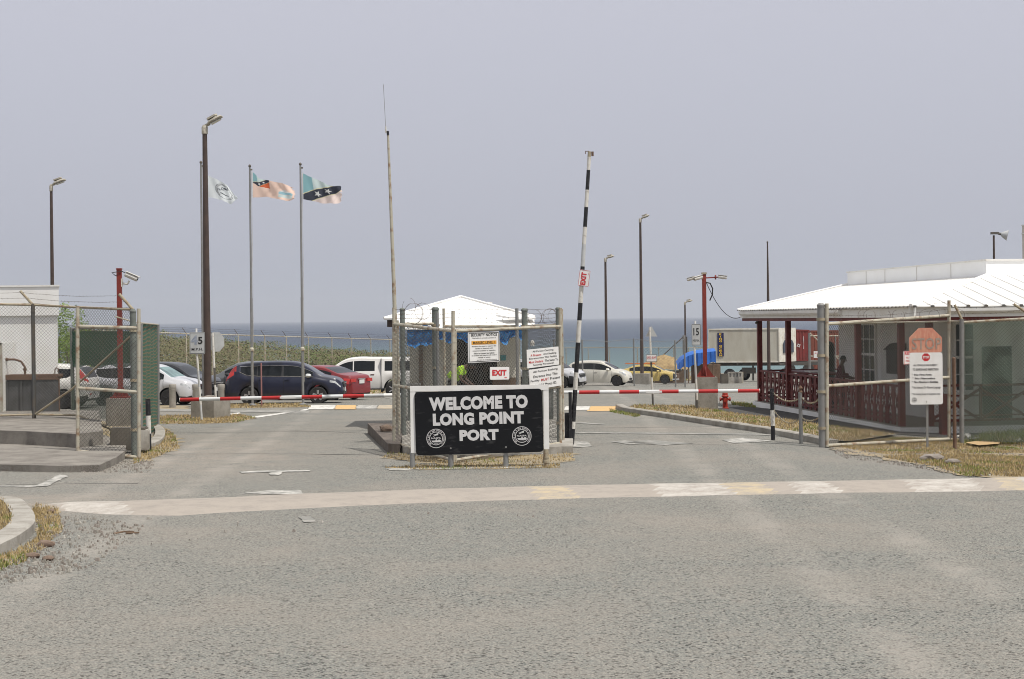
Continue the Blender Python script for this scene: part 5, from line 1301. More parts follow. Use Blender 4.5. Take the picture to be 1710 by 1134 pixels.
def flag(t, x0, z0, L, Hh, tops, bots, design, mats, amp=.10, ph=0.0, name='flag'):
    """cloth from the hoist: tops/bots give drop of the upper/lower edge along the fly"""
    N, K = 110, 66; mb = MB()
    def ip(a, u):
        n = len(a) - 1; i = min(int(u * n), n - 1); f = u * n - i; f = f * f * (3 - 2 * f) * .5 + f * .5; return a[i] * (1 - f) + a[i + 1] * f
    for i in range(N + 1):
        u = i / N
        for j in range(K + 1):
            v = j / K; zt, zb_ = -ip(tops, u) * Hh, -ip(bots, u) * Hh
            y = amp * (u ** .7) * (math.sin(7.5 * u + 2.6 * v + ph) + .35 * math.sin(19 * u - 5 * v + ph * 2) + .12 * math.sin(37 * u + 9 * v))
            ex = 1 - .05 * u * (v - .5) ** 2 * 4 + .012 * math.sin(v * 23 + ph) * (u > .97); rip = .012 * math.sin(16 * u + 8 * v + ph)
            mb.v.append((x0 + L * u * ex, y, z0 + zt + (zb_ - zt) * v + rip * u))
    for i in range(N):
        for j in range(K):
            q = i * (K + 1) + j; u, v = (i + .5) / N, (j + .5) / K
            if u > .94 and noise.noise(V(v * 14, ph, 1)) > (1.02 - u) * 6: continue
            mb.f.append((q, q + 1, q + K + 2, q + K + 1)); mb.m.append(design(u, v))
    o = mb.build(name, mats, None, True); o.parent = t; return o
def flagpole(label, px, ytop, D, r=.042, yb=None):
    b = GX(px, D); t = thing('flagpole', label, 'flagpole', tuple(b), 0, 'row of three flagpoles'); h = W(px - 1.5, ytop, D).z - b.z
    mb = MB(); mb.tube([(0, 0, 0), (0, 0, h * .45)], r * 1.15, 10); mb.build('lower_pole', 'galv', t, True)
    mb = MB(); mb.tube([(0, 0, h * .45), (0, 0, h)], r, 10, radii=[r * 1.0, r * .8]); mb.build('upper_pole', 'galv', t, True)
    mb = MB(); mb.lathe([(r, h - .02), (r * 1.3, h), (r * 1.1, h + .05), (.01, h + .08)], 10); mb.box((.06, 0, h - .12), (.07, .03, .06)); mb.build('truck', 'steel_dark', t, True)
    mb = MB(); mb.tube([(r + .02, -.02, .9), (r + .03, -.02, h * .6), (r + .02, -.02, h - .1)], .006, 4); mb.build('halyard', 'galv_pale', t)
    mb = MB(); mb.lathe([(r * 1.2, 2.05), (r * 2.0, 2.07), (r * 2.0, 2.15), (r * 1.2, 2.2)], 10); mb.build('cleat', 'galv_pale', t)
    mb = MB(); mb.lathe([(.16, 0), (.16, .05), (.06, .10)], 12); mb.build('base_plate', 'galv', t)
    return t, b, h
SKM = ['flagteal', 'flagpale', 'flagpink', 'flagblack', 'flagstar', 'flagyellow']
Df = 58.3
t1, b1, h1 = flagpole('flagpole mostly hidden behind the nearest lamp post', 338.5, 272, Df)
t2, b2, h2 = flagpole('middle flagpole with the peach flag', 420, 278, Df)
t3, b3, h3 = flagpole('right flagpole with the two star flag', 504.5, 275, Df)
def zz(y, b, px=500): return W(px, y, Df).z - b.z
def hang(t, label, cat='flag'): return tag(t, label, cat)
def mkflag(label, b, px0, px1, y0, y1, tops, bots, design, mats, amp, ph):
    q = W(px0, y0, Df); e = thing('flag', label, 'flag', tuple(q)); e.location.y -= .06
    L = (px1 - px0) / FPX * Df; Hh = (y1 - y0) / FPX * Df
    flag(e, 0, 0, L, Hh, tops, bots, design, mats, amp, ph, 'cloth')
    mb = MB(); mb.tube([(-.02, 0, .02), (-.02, 0, -Hh - .02)], .012, 5); mb.build('hoist_band', 'flagstar', e); return e
mkflag('pale teal and pink flag with a black band and two white stars', b3, 506.5, 571, 290, 333,
       [0, .12, .22, .34, .46, .52, .48], [1, 1.05, 1.10, 1.17, 1.16, 1.19, 1.16], lambda u, v: skn(u, v, 1.45), SKM, .10, .3)
def nevis(u, v):
    if u < .40 and v < .42 + u * .15:
        a = skn(u / .40, v / .50, 1.7); return a if a != 2 else 6
    if .60 < u < .95:
        hw = (v - .36) * .9
        if .36 < v < .52 and abs(u - .76) < hw: return 4
        if .52 <= v < .68 and abs(u - .77) < hw * .95 : return 8
        if .70 < v < .86 and abs(u - .77) < .19: return 9
    return 7
mkflag('tattered peach flag with a small blue and white triangle and a dark canton', b2, 422.5, 493, 288, 330,
       [0, .25, .32, .38, .42, .52, .62], [1, 1.0, .98, 1.03, 1.10, 1.15, 1.14], nevis, SKM + ['flagred', 'flagpeach', 'flagblue', 'flagpale'], .10, 1.6)
def seal(u, v):
    x, y = (u - .60) * 1.36, (v - .48); d_ = math.hypot(x, y)
    if .355 < d_ < .375: return 3
    if .29 < d_ < .34:
        a = math.degrees(math.atan2(-y, x)) % 360
        if not 235 < a < 305 and (a / 8.5) % 1 < .55: return 10
    if abs(y + .16) < .018 and abs(x) < .13: return 3
    if abs(x * .4 + y + .17) < .02 and -.02 < x < .08: return 3
    if .13 < y < .175 and abs(x) < .17: return 3
    return 11
fe = mkflag('white flag with a dark round emblem behind the nearest lamp post', b1, 342, 397, 290, 331,
       [0, .12, .22, .32, .46, .70, .95], [1, .98, 1.02, 1.08, 1.18, 1.26, 1.10], seal, SKM + ['flagred', 'flagpeach', 'flagblue', 'flagpale', 'greycloth', 'flagwhite'], .07, 2.6)
mb = MB(); q = W(373, 316, Df) - W(342, 290, Df); mb.text('NASPA', (q.x, 0, q.z), .40, .085, bold=.0, lift=0); lt = mb.build('flag_lettering', 'flagblack', fe)
# drape the lettering onto the cloth
cl = [c_ for c_ in bpy.data.objects if c_.parent == fe and c_.name.startswith('cloth')][0]
for v in lt.data.vertices:
    best = min(cl.data.vertices, key=lambda a: (a.co.x - v.co.x) ** 2 + (a.co.z - v.co.z) ** 2); v.co.y = best.co.y - .012

def cctv(t, c, yaw, pitch, s=1.0, name='camera_body', m='dirtywhite'):
    Mx = Matrix.Rotation(yaw, 3, 'Z') @ Matrix.Rotation(pitch, 3, 'Y'); c = V(*c)
    mb = MB(); vs = []
    for x, hw in ((-.22, .075), (-.20, .09), (.20, .09), (.24, .08)):
        for k in range(12): a = k * math.pi / 6; vs.append(c + Mx @ V(x * s, hw * s * math.cos(a), hw * s * math.sin(a)))
    mb.add(vs, [(i * 12 + k, i * 12 + (k + 1) % 12, (i + 1) * 12 + (k + 1) % 12, (i + 1) * 12 + k) for i in range(3) for k in range(12)] + [tuple(range(12)), tuple(range(36, 48))])
    mb.box(c + Mx @ V(.03 * s, 0, .10 * s), (.52 * s, .20 * s, .015 * s), 0, Mx); o = mb.build(name, m, t, False)
    mb = MB(); mb.box(c + Mx @ V(.245 * s, 0, 0), (.01, .07 * s, .07 * s), 0, Mx); mb.build('camera_lens', 'dark', o)
    return o
# left camera pole
t = thing('camera_pole', 'red oxide pole with a single white camera behind the left fence', 'camera pole', tuple(REDBASE)); D_ = REDBASE.y
h = W(203, 448, D_).z - REDBASE.z
mb = MB(); mb.box((0, 0, h / 2), (.13, .13, h)); mb.box((0, 0, h - .02), (.15, .15, .04)); mb.build('pole', 'redpaint', t)
mb = MB(); mb.box((0, 0, .02), (.5, .5, .04)); mb.prism([(-.24, 0, .04), (.24, 0, .04), (.06, 0, .35), (-.06, 0, .35)], (0, 1, 0), .02); mb.build('base_plate', 'redpaint', t)
z_ = W(215, 472, D_).z - REDBASE.z
mb = MB(); mb.box((.08, 0, z_), (.03, .14, .24)); mb.tube([(.09, 0, z_ - .02), (.25, -.05, z_ - .04), (.30, -.05, z_ + .05)], .03, 8); mb.build('bracket', 'dirtywhite', t, True)
cctv(t, (.36, -.05, W(221, 462, D_).z - REDBASE.z), 0, R(24), .85)
mb = MB(); zt_ = h - .18; mb.tube([(.06, -.05, zt_ - .1), (-.12, -.05, zt_ - .02), (-.2, -.06, zt_ + .05), (-.05, -.1, zt_ + .07), (.12, -.08, zt_ + .08), (.22, -.06, zt_ + .02)], .012, 6); mb.build('cable', 'cable', t, True)
# right camera pole
p = G(1182, 686); block('concrete_block', 'tall square concrete footing under the red pole with two camera arms', (p.x, p.y + .36, p.z - .02), (.70, .72, 1.12), R(-3), 'concrete')
zt_ = p.z + 1.10; D_ = p.y + .36; o = V(p.x - .03, D_, zt_)
t = thing('camera_pole', 'red oxide pole on a flared base with camera arms to both sides by the hydrant', 'camera pole', tuple(o))
h = W(1180, 458, D_).z - zt_
mb = MB(); mb.box((0, 0, h / 2), (.125, .125, h)); mb.build('pole', 'redpaint', t)
mb = MB(); mb.box((0, 0, .015), (.58, .58, .03)); mb.prism([(-.28, 0, .03), (.28, 0, .03), (.07, 0, .34), (-.07, 0, .34)], (0, 1, 0), .015); mb.prism([(0, -.28, .03), (0, .28, .03), (0, .07, .34), (0, -.07, .34)], (1, 0, 0), .015); mb.build('base_plate', 'redpaint', t)
mb = MB(); mb.box((0, 0, h + .03), (.16, .16, .06)); mb.build('top_plate', 'galv_rust', t)
za = W(1195, 464, D_).z - zt_
mb = MB(); mb.bar((.05, 0, za), (.46, 0, za + .02), .04, .04); mb.lathe([(.08, .36), (.08, .40)], 10, (0, 0, za + .02), 'X'); mb.bar((-.05, 0, za - .02), (-.3, 0, za), .05, .05); mb.build('camera_arm', 'redpaint', t)
cctv(t, (.60, 0, za + .02), 0, R(8), .62); cctv(t, (-.20, -.12, za), R(200), R(14), .68); cctv(t, (-.42, 0, za - .02), R(180), R(14), .6)
mb = MB(); mb.tube([(.08, 0, za - .15), (.2, 0, za - .18), (.28, 0, za - .35), (.27, 0, za - .55), (.18, 0, za - .75)], .022, 8); mb.build('hanging_cable', 'cable', t, True)
q1 = o + V(.06, 0, za - .12); q2 = W(1236, 530, 57); mb = MB(); pts = [q1.lerp(q2, k / 14) - V(0, 0, .75 * 4 * (k / 14) * (1 - k / 14) * .55) for k in range(15)]
mb.tube(pts, .012, 5); tag(mb.build('cable', 'cable'), 'thin black cable sagging from the right camera pole to the veranda roof corner', 'cable')
# hydrant
b = G(1211, 683); t = thing('fire_hydrant', 'red fire hydrant standing on the grass right of the camera pole footing', 'fire hydrant', tuple(b)); k = 34 / FPX * b.y / .75
mb = MB(); mb.lathe([(.15 * k, 0), (.15 * k, .04 * k), (.095 * k, .06 * k), (.09 * k, .42 * k), (.13 * k, .44 * k), (.13 * k, .49 * k), (.10 * k, .52 * k)], 14); mb.build('barrel', 'hydrant', t, True)
mb = MB(); mb.lathe([(.105 * k, .52 * k), (.10 * k, .58 * k), (.06 * k, .65 * k), (.03 * k, .67 * k), (.03 * k, .73 * k), (.01 * k, .74 * k)], 14); mb.build('bonnet', 'hydrant', t, True)
mb = MB(); mb.lathe([(.055 * k, -.20 * k), (.07 * k, -.20 * k), (.07 * k, -.15 * k), (.05 * k, -.15 * k), (.05 * k, .15 * k), (.07 * k, .15 * k), (.07 * k, .20 * k), (.055 * k, .20 * k)], 12, (0, 0, .36 * k), 'X'); mb.lathe([(.07 * k, -.17 * k), (.08 * k, -.15 * k), (.06 * k, -.08 * k), (.06 * k, 0)], 12, (0, 0, .32 * k), 'Y'); mb.build('outlet', 'hydrant', t, True)
mb = MB(); mb.tube([(.2 * k, -.05, .3 * k), (.24 * k, -.05, .2 * k), (.15 * k, -.1, .12 * k)], .008, 5); mb.tube([(-.2 * k, -.05, .3 * k), (-.22 * k, -.05, .2 * k), (-.12 * k, -.1, .12 * k)], .008, 5); mb.build('cap_chain', 'steel_dark', t)

# ================================================================== ROAD SIGNS
def plate_sign(t, b, px0, px1, y0, y1, m='signgrey', cr=.03, dy=-.05, border=True):
    a, c = W(px0, y0, b.y), W(px1, y1, b.y); wd, ht = c.x - a.x, a.z - c.z
    mb = MB(); rounded(mb, wd, ht, .008, cr); pl = mb.build('plate', m, t, loc=((a.x + c.x) / 2 - b.x, dy, (a.z + c.z) / 2 - b.z))
    if border: mb = MB(); frame2d(mb, wd * .93, ht * .94, .010, -.006); mb.build('border', 'textblack', pl)
    return pl, wd, ht
t, b = banded_post('speed_sign', 'speed limit sign with a grey scrawled 4 beside the nearest lamp post', 337, 702, [(676, 'mast_grey' if 0 else 'signgrey'), (646, 'dirtywhite'), (619, 'signgrey'), (584, 'dirtywhite')], .035, 'sign', pxt=331)
pl, wd, ht = plate_sign(t, b, 317, 343, 555, 591)
mb = MB(); mb.text('5', (.20 * wd, -.006, .12 * ht), .30 * wd, .34 * ht, bold=.03); mb.build('lettering', 'textblack', pl)
mb = MB(); mb.text('4', (-.19 * wd, -.006, .14 * ht), .44 * wd, .42 * ht, bold=.05); mb.build('painted_over_number', mat('scrawl_grey', (.22, .25, .31), .6, col2=(.4, .42, .45), scale=30, amt=.7), pl)
mb = MB(); mb.text('M.P.H.', (0, -.006, -.28 * ht), .74 * wd, .12 * ht, bold=.01); mb.build('lettering', 'textblack', pl)
mb = MB(); q = W(328, 553, b.y) - b; mb.tube([(q.x, 0, q.z - .5), (q.x, 0, q.z + .08)], .03, 8); mb.build('post_tip', 'white', t, True)
t, b = banded_post('speed_sign', 'white 15 M.P.H. speed limit sign left of the two armed camera pole', 1165, 687, [(668, 'steel_dark'), (633, 'dirtywhite'), (590, 'signgrey'), (578, 'dirtywhite')], .035, 'sign', pxt=1162)
pl, wd, ht = plate_sign(t, b, 1154.5, 1170, 541, 577)
mb = MB(); mb.text('15', (0, -.006, .14 * ht), .62 * wd, .34 * ht, bold=.02); mb.text('M.P.H.', (0, -.006, -.27 * ht), .74 * wd, .12 * ht, bold=.0); mb.build('lettering', 'textblack', pl)
mb = MB(); q = W(1161, 540, b.y) - b; mb.tube([(q.x, 0, q.z - .4), (q.x, 0, q.z + .08)], .03, 8); mb.build('post_tip', 'white', t, True)
t, b = banded_post('hump_sign', 'SPEED BUMP sign under the back of a triangular plate on a striped post', 1090.5, 679, [(658, 'steel_dark'), (630, 'dirtywhite'), (605, 'steel_dark'), (546, 'dirtywhite')], .035, 'sign', pxt=1088)
mb = MB(); a = W(1078, 562, b.y) - b; c_ = W(1098, 562, b.y) - b; d_ = W(1088, 544.5, b.y) - b; mb.prism([(a.x, .05, a.z), (c_.x, .05, c_.z), (d_.x, .05, d_.z)], (0, 1, 0), .01); mb.build('triangle', 'signgrey', t)
pl, wd, ht = plate_sign(t, b, 1078.5, 1097, 592, 604, 'signwhite')
mb = MB(); mb.text('SPEED', (-.22 * wd, -.006, .05 * ht), .38 * wd, .36 * ht, bold=.0); mb.text('BUMP', (.22 * wd, -.006, .05 * ht), .36 * wd, .36 * ht); mb.build('lettering', 'rail_red', pl)
t, b = banded_post('stop_sign', 'grey back of an octagonal sign on a striped post behind the nearest lamp', 361, 680, [(660, 'dirtywhite'), (643, 'dirtywhite'), (614, 'steel_dark'), (556, 'dirtywhite')], .04, 'sign', pxt=358)
q = W(360.5, 571, b.y) - b; r_ = 13.5 / FPX * b.y; mb = MB(); mb.prism([(q.x + r_ * 1.08 * math.cos(R(22.5 + 45 * k)), .06, q.z + r_ * 1.3 * math.sin(R(22.5 + 45 * k))) for k in range(8)], (0, 1, 0), .01); mb.build('octagon', 'signgrey', t)
mb = MB(); b = G(437, 679); mb.tube([(0, 0, 0), (0, 0, 73 / FPX * b.y)], .028, 8); tag(mb.build('marker_rod', mat('faded_red_rod', (.27, .13, .12), .6), None, True, tuple(b)), 'thin faded red rod standing in front of the dark blue car', 'rod')
# round concrete bollards
def cb():
    t = thing('concrete_bollard', 'x', 'bollard', (0, 0, 0), 0, 'round concrete bollards before the parked cars')
    mb = MB(); mb.lathe([(.125, 0), (.12, .70), (.135, .72), (.135, .84), (.125, .87), (.03, .88)], 18); mb.build('shaft', 'kerb', t, True)
    mb = MB(); mb.lathe([(.126, .66), (.13, .67), (.13, .69), (.126, .70)], 18); mb.build('groove', 'concrete', t); return t
cb0 = cb()
for i, (px, py, lab) in enumerate(((288.5, 681, 'round concrete bollard in front of the silver car wheel'), (327.5, 681, 'round concrete bollard just left of the concrete block of the nearest lamp'), (369.5, 681, 'round concrete bollard between the nearest lamp and the dark blue car'))):
    o = cb0 if i == 0 else copy_tree(cb0); o.location = G(px, py); o['label'] = lab

# ================================================================== CARS
def interp(pts, x):
    if x <= pts[0][0]: return pts[0][1]
    for (x0, y0), (x1, y1) in zip(pts[:-1], pts[1:]):
        if x <= x1: f = (x - x0) / max(1e-6, x1 - x0); return y0 + (y1 - y0) * f
    return pts[-1][1]
def smooth_outline(pts, it=2):
    for _ in range(it):
        q = [pts[0]]
        for a, b in zip(pts[:-1], pts[1:]): q += [(a[0] * .75 + b[0] * .25, a[1] * .75 + b[1] * .25), (a[0] * .25 + b[0] * .75, a[1] * .25 + b[1] * .75)]
        pts = q + [pts[-1]]
    return pts
def car(name, label, cat, pos, heading, S, body):
    """S: L, W, top outline, belt line, sill, wheel centres/radius, glass ranges; nose at +x"""
    t = thing(name, label, cat, pos, heading, 'vehicles parked in the port')
    L, Wd = S['L'], S['W']; top = smooth_outline(S['top'], 2); belt = S['belt']; wr = S['wr']; wh = S['wheels']; sill = S.get('sill', .26)
    xs = sorted(set([round(-L / 2 + L * i / 110, 4) for i in range(111)] + [round(x, 4) for x, _ in S['top']]))
    xs = [x for x in xs if -L / 2 <= x <= L / 2]
    def half(x):
        s = abs(2 * x / L); return Wd / 2 * (1 - .05 * s ** 3 - .20 * max(0, (s - .86) / .14) ** 2.2)
    rings = []; arch = wr * 1.17
    for x in xs:
        s = abs(2 * x / L); e = max(0, (s - .93) / .07)
        zb = sill + .10 * e; ia = False
        for wx in wh:
            if abs(x - wx) < arch: zb = max(zb, wr + math.sqrt(max(0, arch ** 2 - (x - wx) ** 2))); ia = True
        zt = interp(top, x); bl = min(interp(belt, x), zt - .02); w_ = half(x); h = zt - bl
        bl = max(bl, zb + .12); zt = max(zt, bl + .02); h = zt - bl
        k = min(1, h / .5); wroof = w_ * (.93 - S.get('tumble', .17) * k)
        r_ = [(0, zb), (w_ * .8, zb), (w_ * .955, zb + .01), (w_ * .985, zb + (bl - zb) * .22), (w_ * 1.0, zb + (bl - zb) * .45), (w_ * .995, zb + (bl - zb) * .7), (w_ * .975, zb + (bl - zb) * .88), (w_ * .945, bl)]
        a, b_ = V(w_ * .945, bl, 0), V(wroof, zt - .10 * k, 0)
        for f in (.07, .5, .88): q = a.lerp(b_, f); r_.append((q.x, q.y))
        r_ += [(wroof * .985, zt - .06 * k), (wroof * .90, zt - .018 * k - .0), (wroof * .5, zt), (0, zt + .006)]
        rings.append(r_)
    n = len(rings[0]); parts = {}
    def P(i, j, s): y, z = rings[i][j]; return (xs[i], y * s, z)
    gl = S['glass']      # side windows [(x0,x1)], windscreen (x0,x1), rear (x0,x1)
    clad = S.get('clad', 0)
    for s in (1, -1):
        for i in range(len(xs) - 1):
            xm = (xs[i] + xs[i + 1]) / 2
            for j in range(n - 1):
                q = [P(i, j, s), P(i + 1, j, s), P(i + 1, j + 1, s), P(i, j + 1, s)]; zm = sum(p[2] for p in q) / 4; nm = 'body'; m = body
                hh = rings[i][-1][1] - rings[i][7][1]; hh2 = rings[i + 1][-1][1] - rings[i + 1][7][1]
                if j < 2: m = 'trim'
                elif j < 7 and zm < clad: m = 'trim'
                if 8 <= j < 10 and min(hh, hh2) > .13:
                    for (a, b_) in gl['side']:
                        if a < xm < b_: nm = 'side_window_' + str(gl['side'].index((a, b_))) + str(s); m = 'glass'
                    if m != 'glass' and gl.get('pillar') and gl['side'][0][0] < xm < gl['side'][-1][1]: m = gl['pillar']
                if j >= 12:
                    if gl.get('front') and gl['front'][0] < xm < gl['front'][1]: nm = 'windscreen'; m = S.get('wsm', 'glass')
                    if gl.get('rear') and gl['rear'][0] < xm < gl['rear'][1]: nm = 'rear_window'; m = 'glass'
                for (a, b_, j0, j1, nn, mm) in S.get('lights', []):
                    if a < xm < b_ and j0 <= j < j1: nm = nn + str(s); m = mm
                for (a, b_, j0, j1, mm) in S.get('paint', []):
                    if a < xm < b_ and j0 <= j < j1 and nm == 'body': m = mm
                parts.setdefault((nm, m if nm != 'body' else 'b'), MB()) if nm != 'body' else parts.setdefault(('body', 'b'), (MB()))
                key = (nm, m if nm != 'body' else 'b'); mbk = parts[key]
                if nm == 'body':
                    lst = getattr(mbk, 'ml', None)
                    if lst is None: mbk.ml = [body]; lst = mbk.ml
                    if m not in lst: lst.append(m)
                    mi = lst.index(m)
                else: mi = 0
                mbk.add(q, [(0, 1, 2, 3)], mi)
    bb = parts[('body', 'b')]
    for i, m in ((0, body), (len(xs) - 1, body)):
        loop = [P(i, j, 1) for j in range(n)] + [P(i, j, -1) for j in range(n - 1, -1, -1)]; bb.add(loop, [tuple(range(len(loop)))], 0)
    for (nm, m), mbk in parts.items():
        clean = nm.rstrip('-10123456789').rstrip('_')
        o = mbk.build(clean, getattr(mbk, 'ml', [m]), t, False)
        bm = bmesh.new(); bm.from_mesh(o.data); bmesh.ops.remove_doubles(bm, verts=bm.verts, dist=.0015); bmesh.ops.recalc_face_normals(bm, faces=bm.faces)
        for f in bm.faces: f.smooth = True
        bm.to_mesh(o.data); bm.free(); o.data.set_sharp_from_angle(angle=R(35))
    # seams, handles, mirrors
    def side_pt(x, f, s):
        i = min(range(len(xs)), key=lambda k: abs(xs[k] - x)); r_ = rings[i]; z0, z1 = r_[2][1], r_[7][1]; z = z0 + (z1 - z0) * f
        for (a, b_) in zip(r_[2:7], r_[3:8]):
            if b_[1] >= z: k = (z - a[1]) / max(1e-6, b_[1] - a[1]); return V(xs[i], s * (a[0] + (b_[0] - a[0]) * k + .003), z)
        return V(xs[i], s * r_[7][0], z)
    for s in (1, -1):
        for x in S.get('seams', []): mb = MB(); mb.tube([side_pt(x, f, s) for f in (.02, .2, .4, .6, .8, .98)], .007, 4); mb.build('door_seam', 'dark', t)
        for x in S.get('handles', []): p_ = side_pt(x, .86, s); mb = MB(); mb.box(p_ + V(0, s * .012, 0), (.17, .03, .03)); mb.build('door_handle', S.get('handlem', body), t)
        if S.get('mirror') is not None:
            x = S['mirror']; z = interp(belt, x) + .07; y = half(x) * .95
            mb = MB(); vs = []
            for xx, k in ((-.10, .75), (-.05, 1), (.04, .9), (.10, .5)):
                for a in range(8): th = a * math.pi / 4; vs.append((x + xx, s * (y + .13) + .11 * k * math.cos(th), z + .08 * k * math.sin(th)))
            mb.add(vs, [(i * 8 + a, i * 8 + (a + 1) % 8, (i + 1) * 8 + (a + 1) % 8, (i + 1) * 8 + a) for i in range(3) for a in range(8)] + [tuple(range(8)), tuple(range(24, 32))]); mb.bar((x, s * (y - .04), z - .05), (x, s * (y + .08), z - .03), .05, .03)
            mb.build('mirror', S.get('mirrorm', body), t, True)
    if S.get('chrome'):
        for s in (1, -1):
            for lo in (1, 0):
                mb = MB(); pts = []
                for i, x in enumerate(xs):
                    a, b_ = gl['side'][0][0], gl['side'][-1][1]
                    if a - .04 < x < b_ + .04 and rings[i][-1][1] - rings[i][7][1] > .08:
                        j = 8 if lo else 10; pts.append((x, s * (rings[i][j][0] + .006), rings[i][j][1]))
                if len(pts) > 3: mb.tube(pts, .014, 4); mb.build('window_trim', 'chrome', t)
    # wheels
    for wx in wh:
        for s in (1, -1):
            y = Wd / 2 - .13; mb = MB(); mb.lathe([(wr * .62, -.10), (wr * .90, -.105), (wr * .98, -.08), (wr, 0), (wr * .98, .08), (wr * .90, .105), (wr * .62, .10)], 26, (wx, s * y, wr), 'Y'); w_ = mb.build('wheel', 'rubber', t, True)
            mb = MB(); yo = s * (y + .085); rr = wr * .64
            mb.lathe([(rr * .97, -.06), (rr, .0), (rr * 1.03, .012), (rr * .93, .014), (rr * .90, -.03), (.01, -.035)] if s > 0 else [(rr * .97, .06), (rr, .0), (rr * 1.03, -.012), (rr * .93, -.014), (rr * .90, .03), (.01, .035)], 22, (wx, yo, wr), 'Y', 1)
            ns = S.get('spokes', 5)
            for k in range(ns):
                a = 2 * math.pi * k / ns + math.pi / 2
                for off in ((-.11, .11) if S.get('twin') else (0,)):
                    p0 = V(wx + .06 * math.cos(a + off * 3), yo + s * .008, wr + .06 * math.sin(a + off * 3)); p1 = V(wx + rr * .95 * math.cos(a + off), yo + s * .012, wr + rr * .95 * math.sin(a + off)); mb.bar(p0, p1, S.get('spw', .045), .02, 0, V(0, 1, 0))
            mb.lathe([(.06, -.01), (.05, .02)], 10, (wx, yo, wr), 'Y')
            mb.build('rim', [S.get('rimm', 'rim'), 'rimdark'], w_)
    for (nm, c_, sz, m) in S.get('boxes', []): mb = MB(); mb.box(c_, sz); mb.build(nm, m, t)
    return t
def place(px_center, D, dz=0.0): p = GX(px_center, D); return (p.x, p.y, p.z + dz)
SUV = dict(L=4.55, W=1.82, top=[(-2.275, .62), (-2.26, .95), (-2.18, 1.12), (-1.95, 1.48), (-1.72, 1.60), (-1.1, 1.665), (-.3, 1.685), (.45, 1.655), (.85, 1.52), (1.35, 1.17), (1.5, 1.10), (1.9, 1.04), (2.15, .93), (2.25, .78), (2.275, .58)],
           belt=[(-2.28, 1.02), (-1.9, 1.30), (-1.72, 1.28), (-1.45, 1.14), (-1.0, 1.085), (1.2, 1.045), (1.5, .98), (2.0, .88), (2.275, .6)], sill=.27, wheels=(-1.32, 1.32), wr=.345, clad=.44,
           glass=dict(side=[(-1.66, -1.02), (-.98, -.10), (.02, 1.12)], front=(.80, 1.42), rear=(-2.17, -1.85), pillar='trim'),
           lights=[(1.78, 2.18, 6, 8, 'headlight', 'headlight'), (-2.26, -1.92, 6, 8, 'taillight', 'tailred'), (-2.13, -1.80, 8, 11, 'taillight', 'tailred')],
           seams=(-.98, .0, 1.12), handles=(-.85, .14), mirror=.98, chrome=True, mirrorm='signgrey', spokes=5, twin=True, spw=.034,
           boxes=[('grille', (2.275, 0, .74), (.06, 1.0, .20), 'trim'), ('grille_bar', (2.30, 0, .80), (.04, 1.02, .03), 'chrome'), ('number_plate', (2.30, 0, .55), (.03, .34, .15), 'plate'), ('number_plate', (-2.29, 0, .80), (.03, .34, .15), 'plate'), ('lower_grille', (2.27, 0, .45), (.05, 1.3, .13), 'trim'), ('rear_reflector', (-2.27, .62, .55), (.03, .14, .05), 'tailred')])
NAVY = paint('navy_car_paint', (.007, .009, .028)); REDP = paint('red_car_paint', (.19, .011, .013)); WHITEP = paint('white_car_paint', (.68, .66, .62)); SILV = paint('silver_car_paint', (.60, .60, .61), .25)
PEARL = paint('pearl_car_paint', (.64, .61, .53), .1); YELP = paint('yellow_car_paint', (.56, .42, .13)); BLKP = paint('black_car_paint', (.02, .022, .026))
car('parked_suv', 'dark navy blue SUV parked side on behind the left flagpoles', 'SUV', place(477, 61.0, -.02), R(1), SUV, NAVY)
SED = dict(L=4.5, W=1.78, top=[(-2.25, .68), (-2.23, .98), (-2.1, 1.08), (-1.75, 1.11), (-1.45, 1.19), (-.85, 1.42), (-.3, 1.475), (.3, 1.46), (.75, 1.32), (1.25, 1.02), (1.4, .97), (1.9, .88), (2.15, .78), (2.25, .58)],
           belt=[(-2.25, .92), (-1.6, .99), (0, .93), (1.2, .88), (2.0, .78), (2.25, .6)], sill=.22, wheels=(-1.33, 1.36), wr=.325,
           glass=dict(side=[(-1.25, -.28), (-.18, 1.05)], front=(.62, 1.30), rear=(-1.55, -.82), pillar='trim'),
           lights=[(1.85, 2.2, 5, 8, 'headlight', 'headlight'), (-2.24, -1.93, 5, 8, 'taillight', 'tailred')], seams=(-1.0, -.2, 1.0), handles=(-.95, -.05), mirror=.88, spokes=7,
           boxes=[('number_plate', (-2.265, 0, .80), (.03, .36, .16), 'plate'), ('taillight', (-2.245, .60, .86), (.05, .36, .14), 'tailred'), ('taillight', (-2.245, -.60, .86), (.05, .36, .14), 'tailred'), ('boot_trim', (-2.262, 0, .92), (.03, .5, .04), 'chrome')])
car('parked_sedan', 'red sedan parked nose away between the navy SUV and the white pickup', 'car', place(529, 66.0, 0), R(151), SED, REDP)
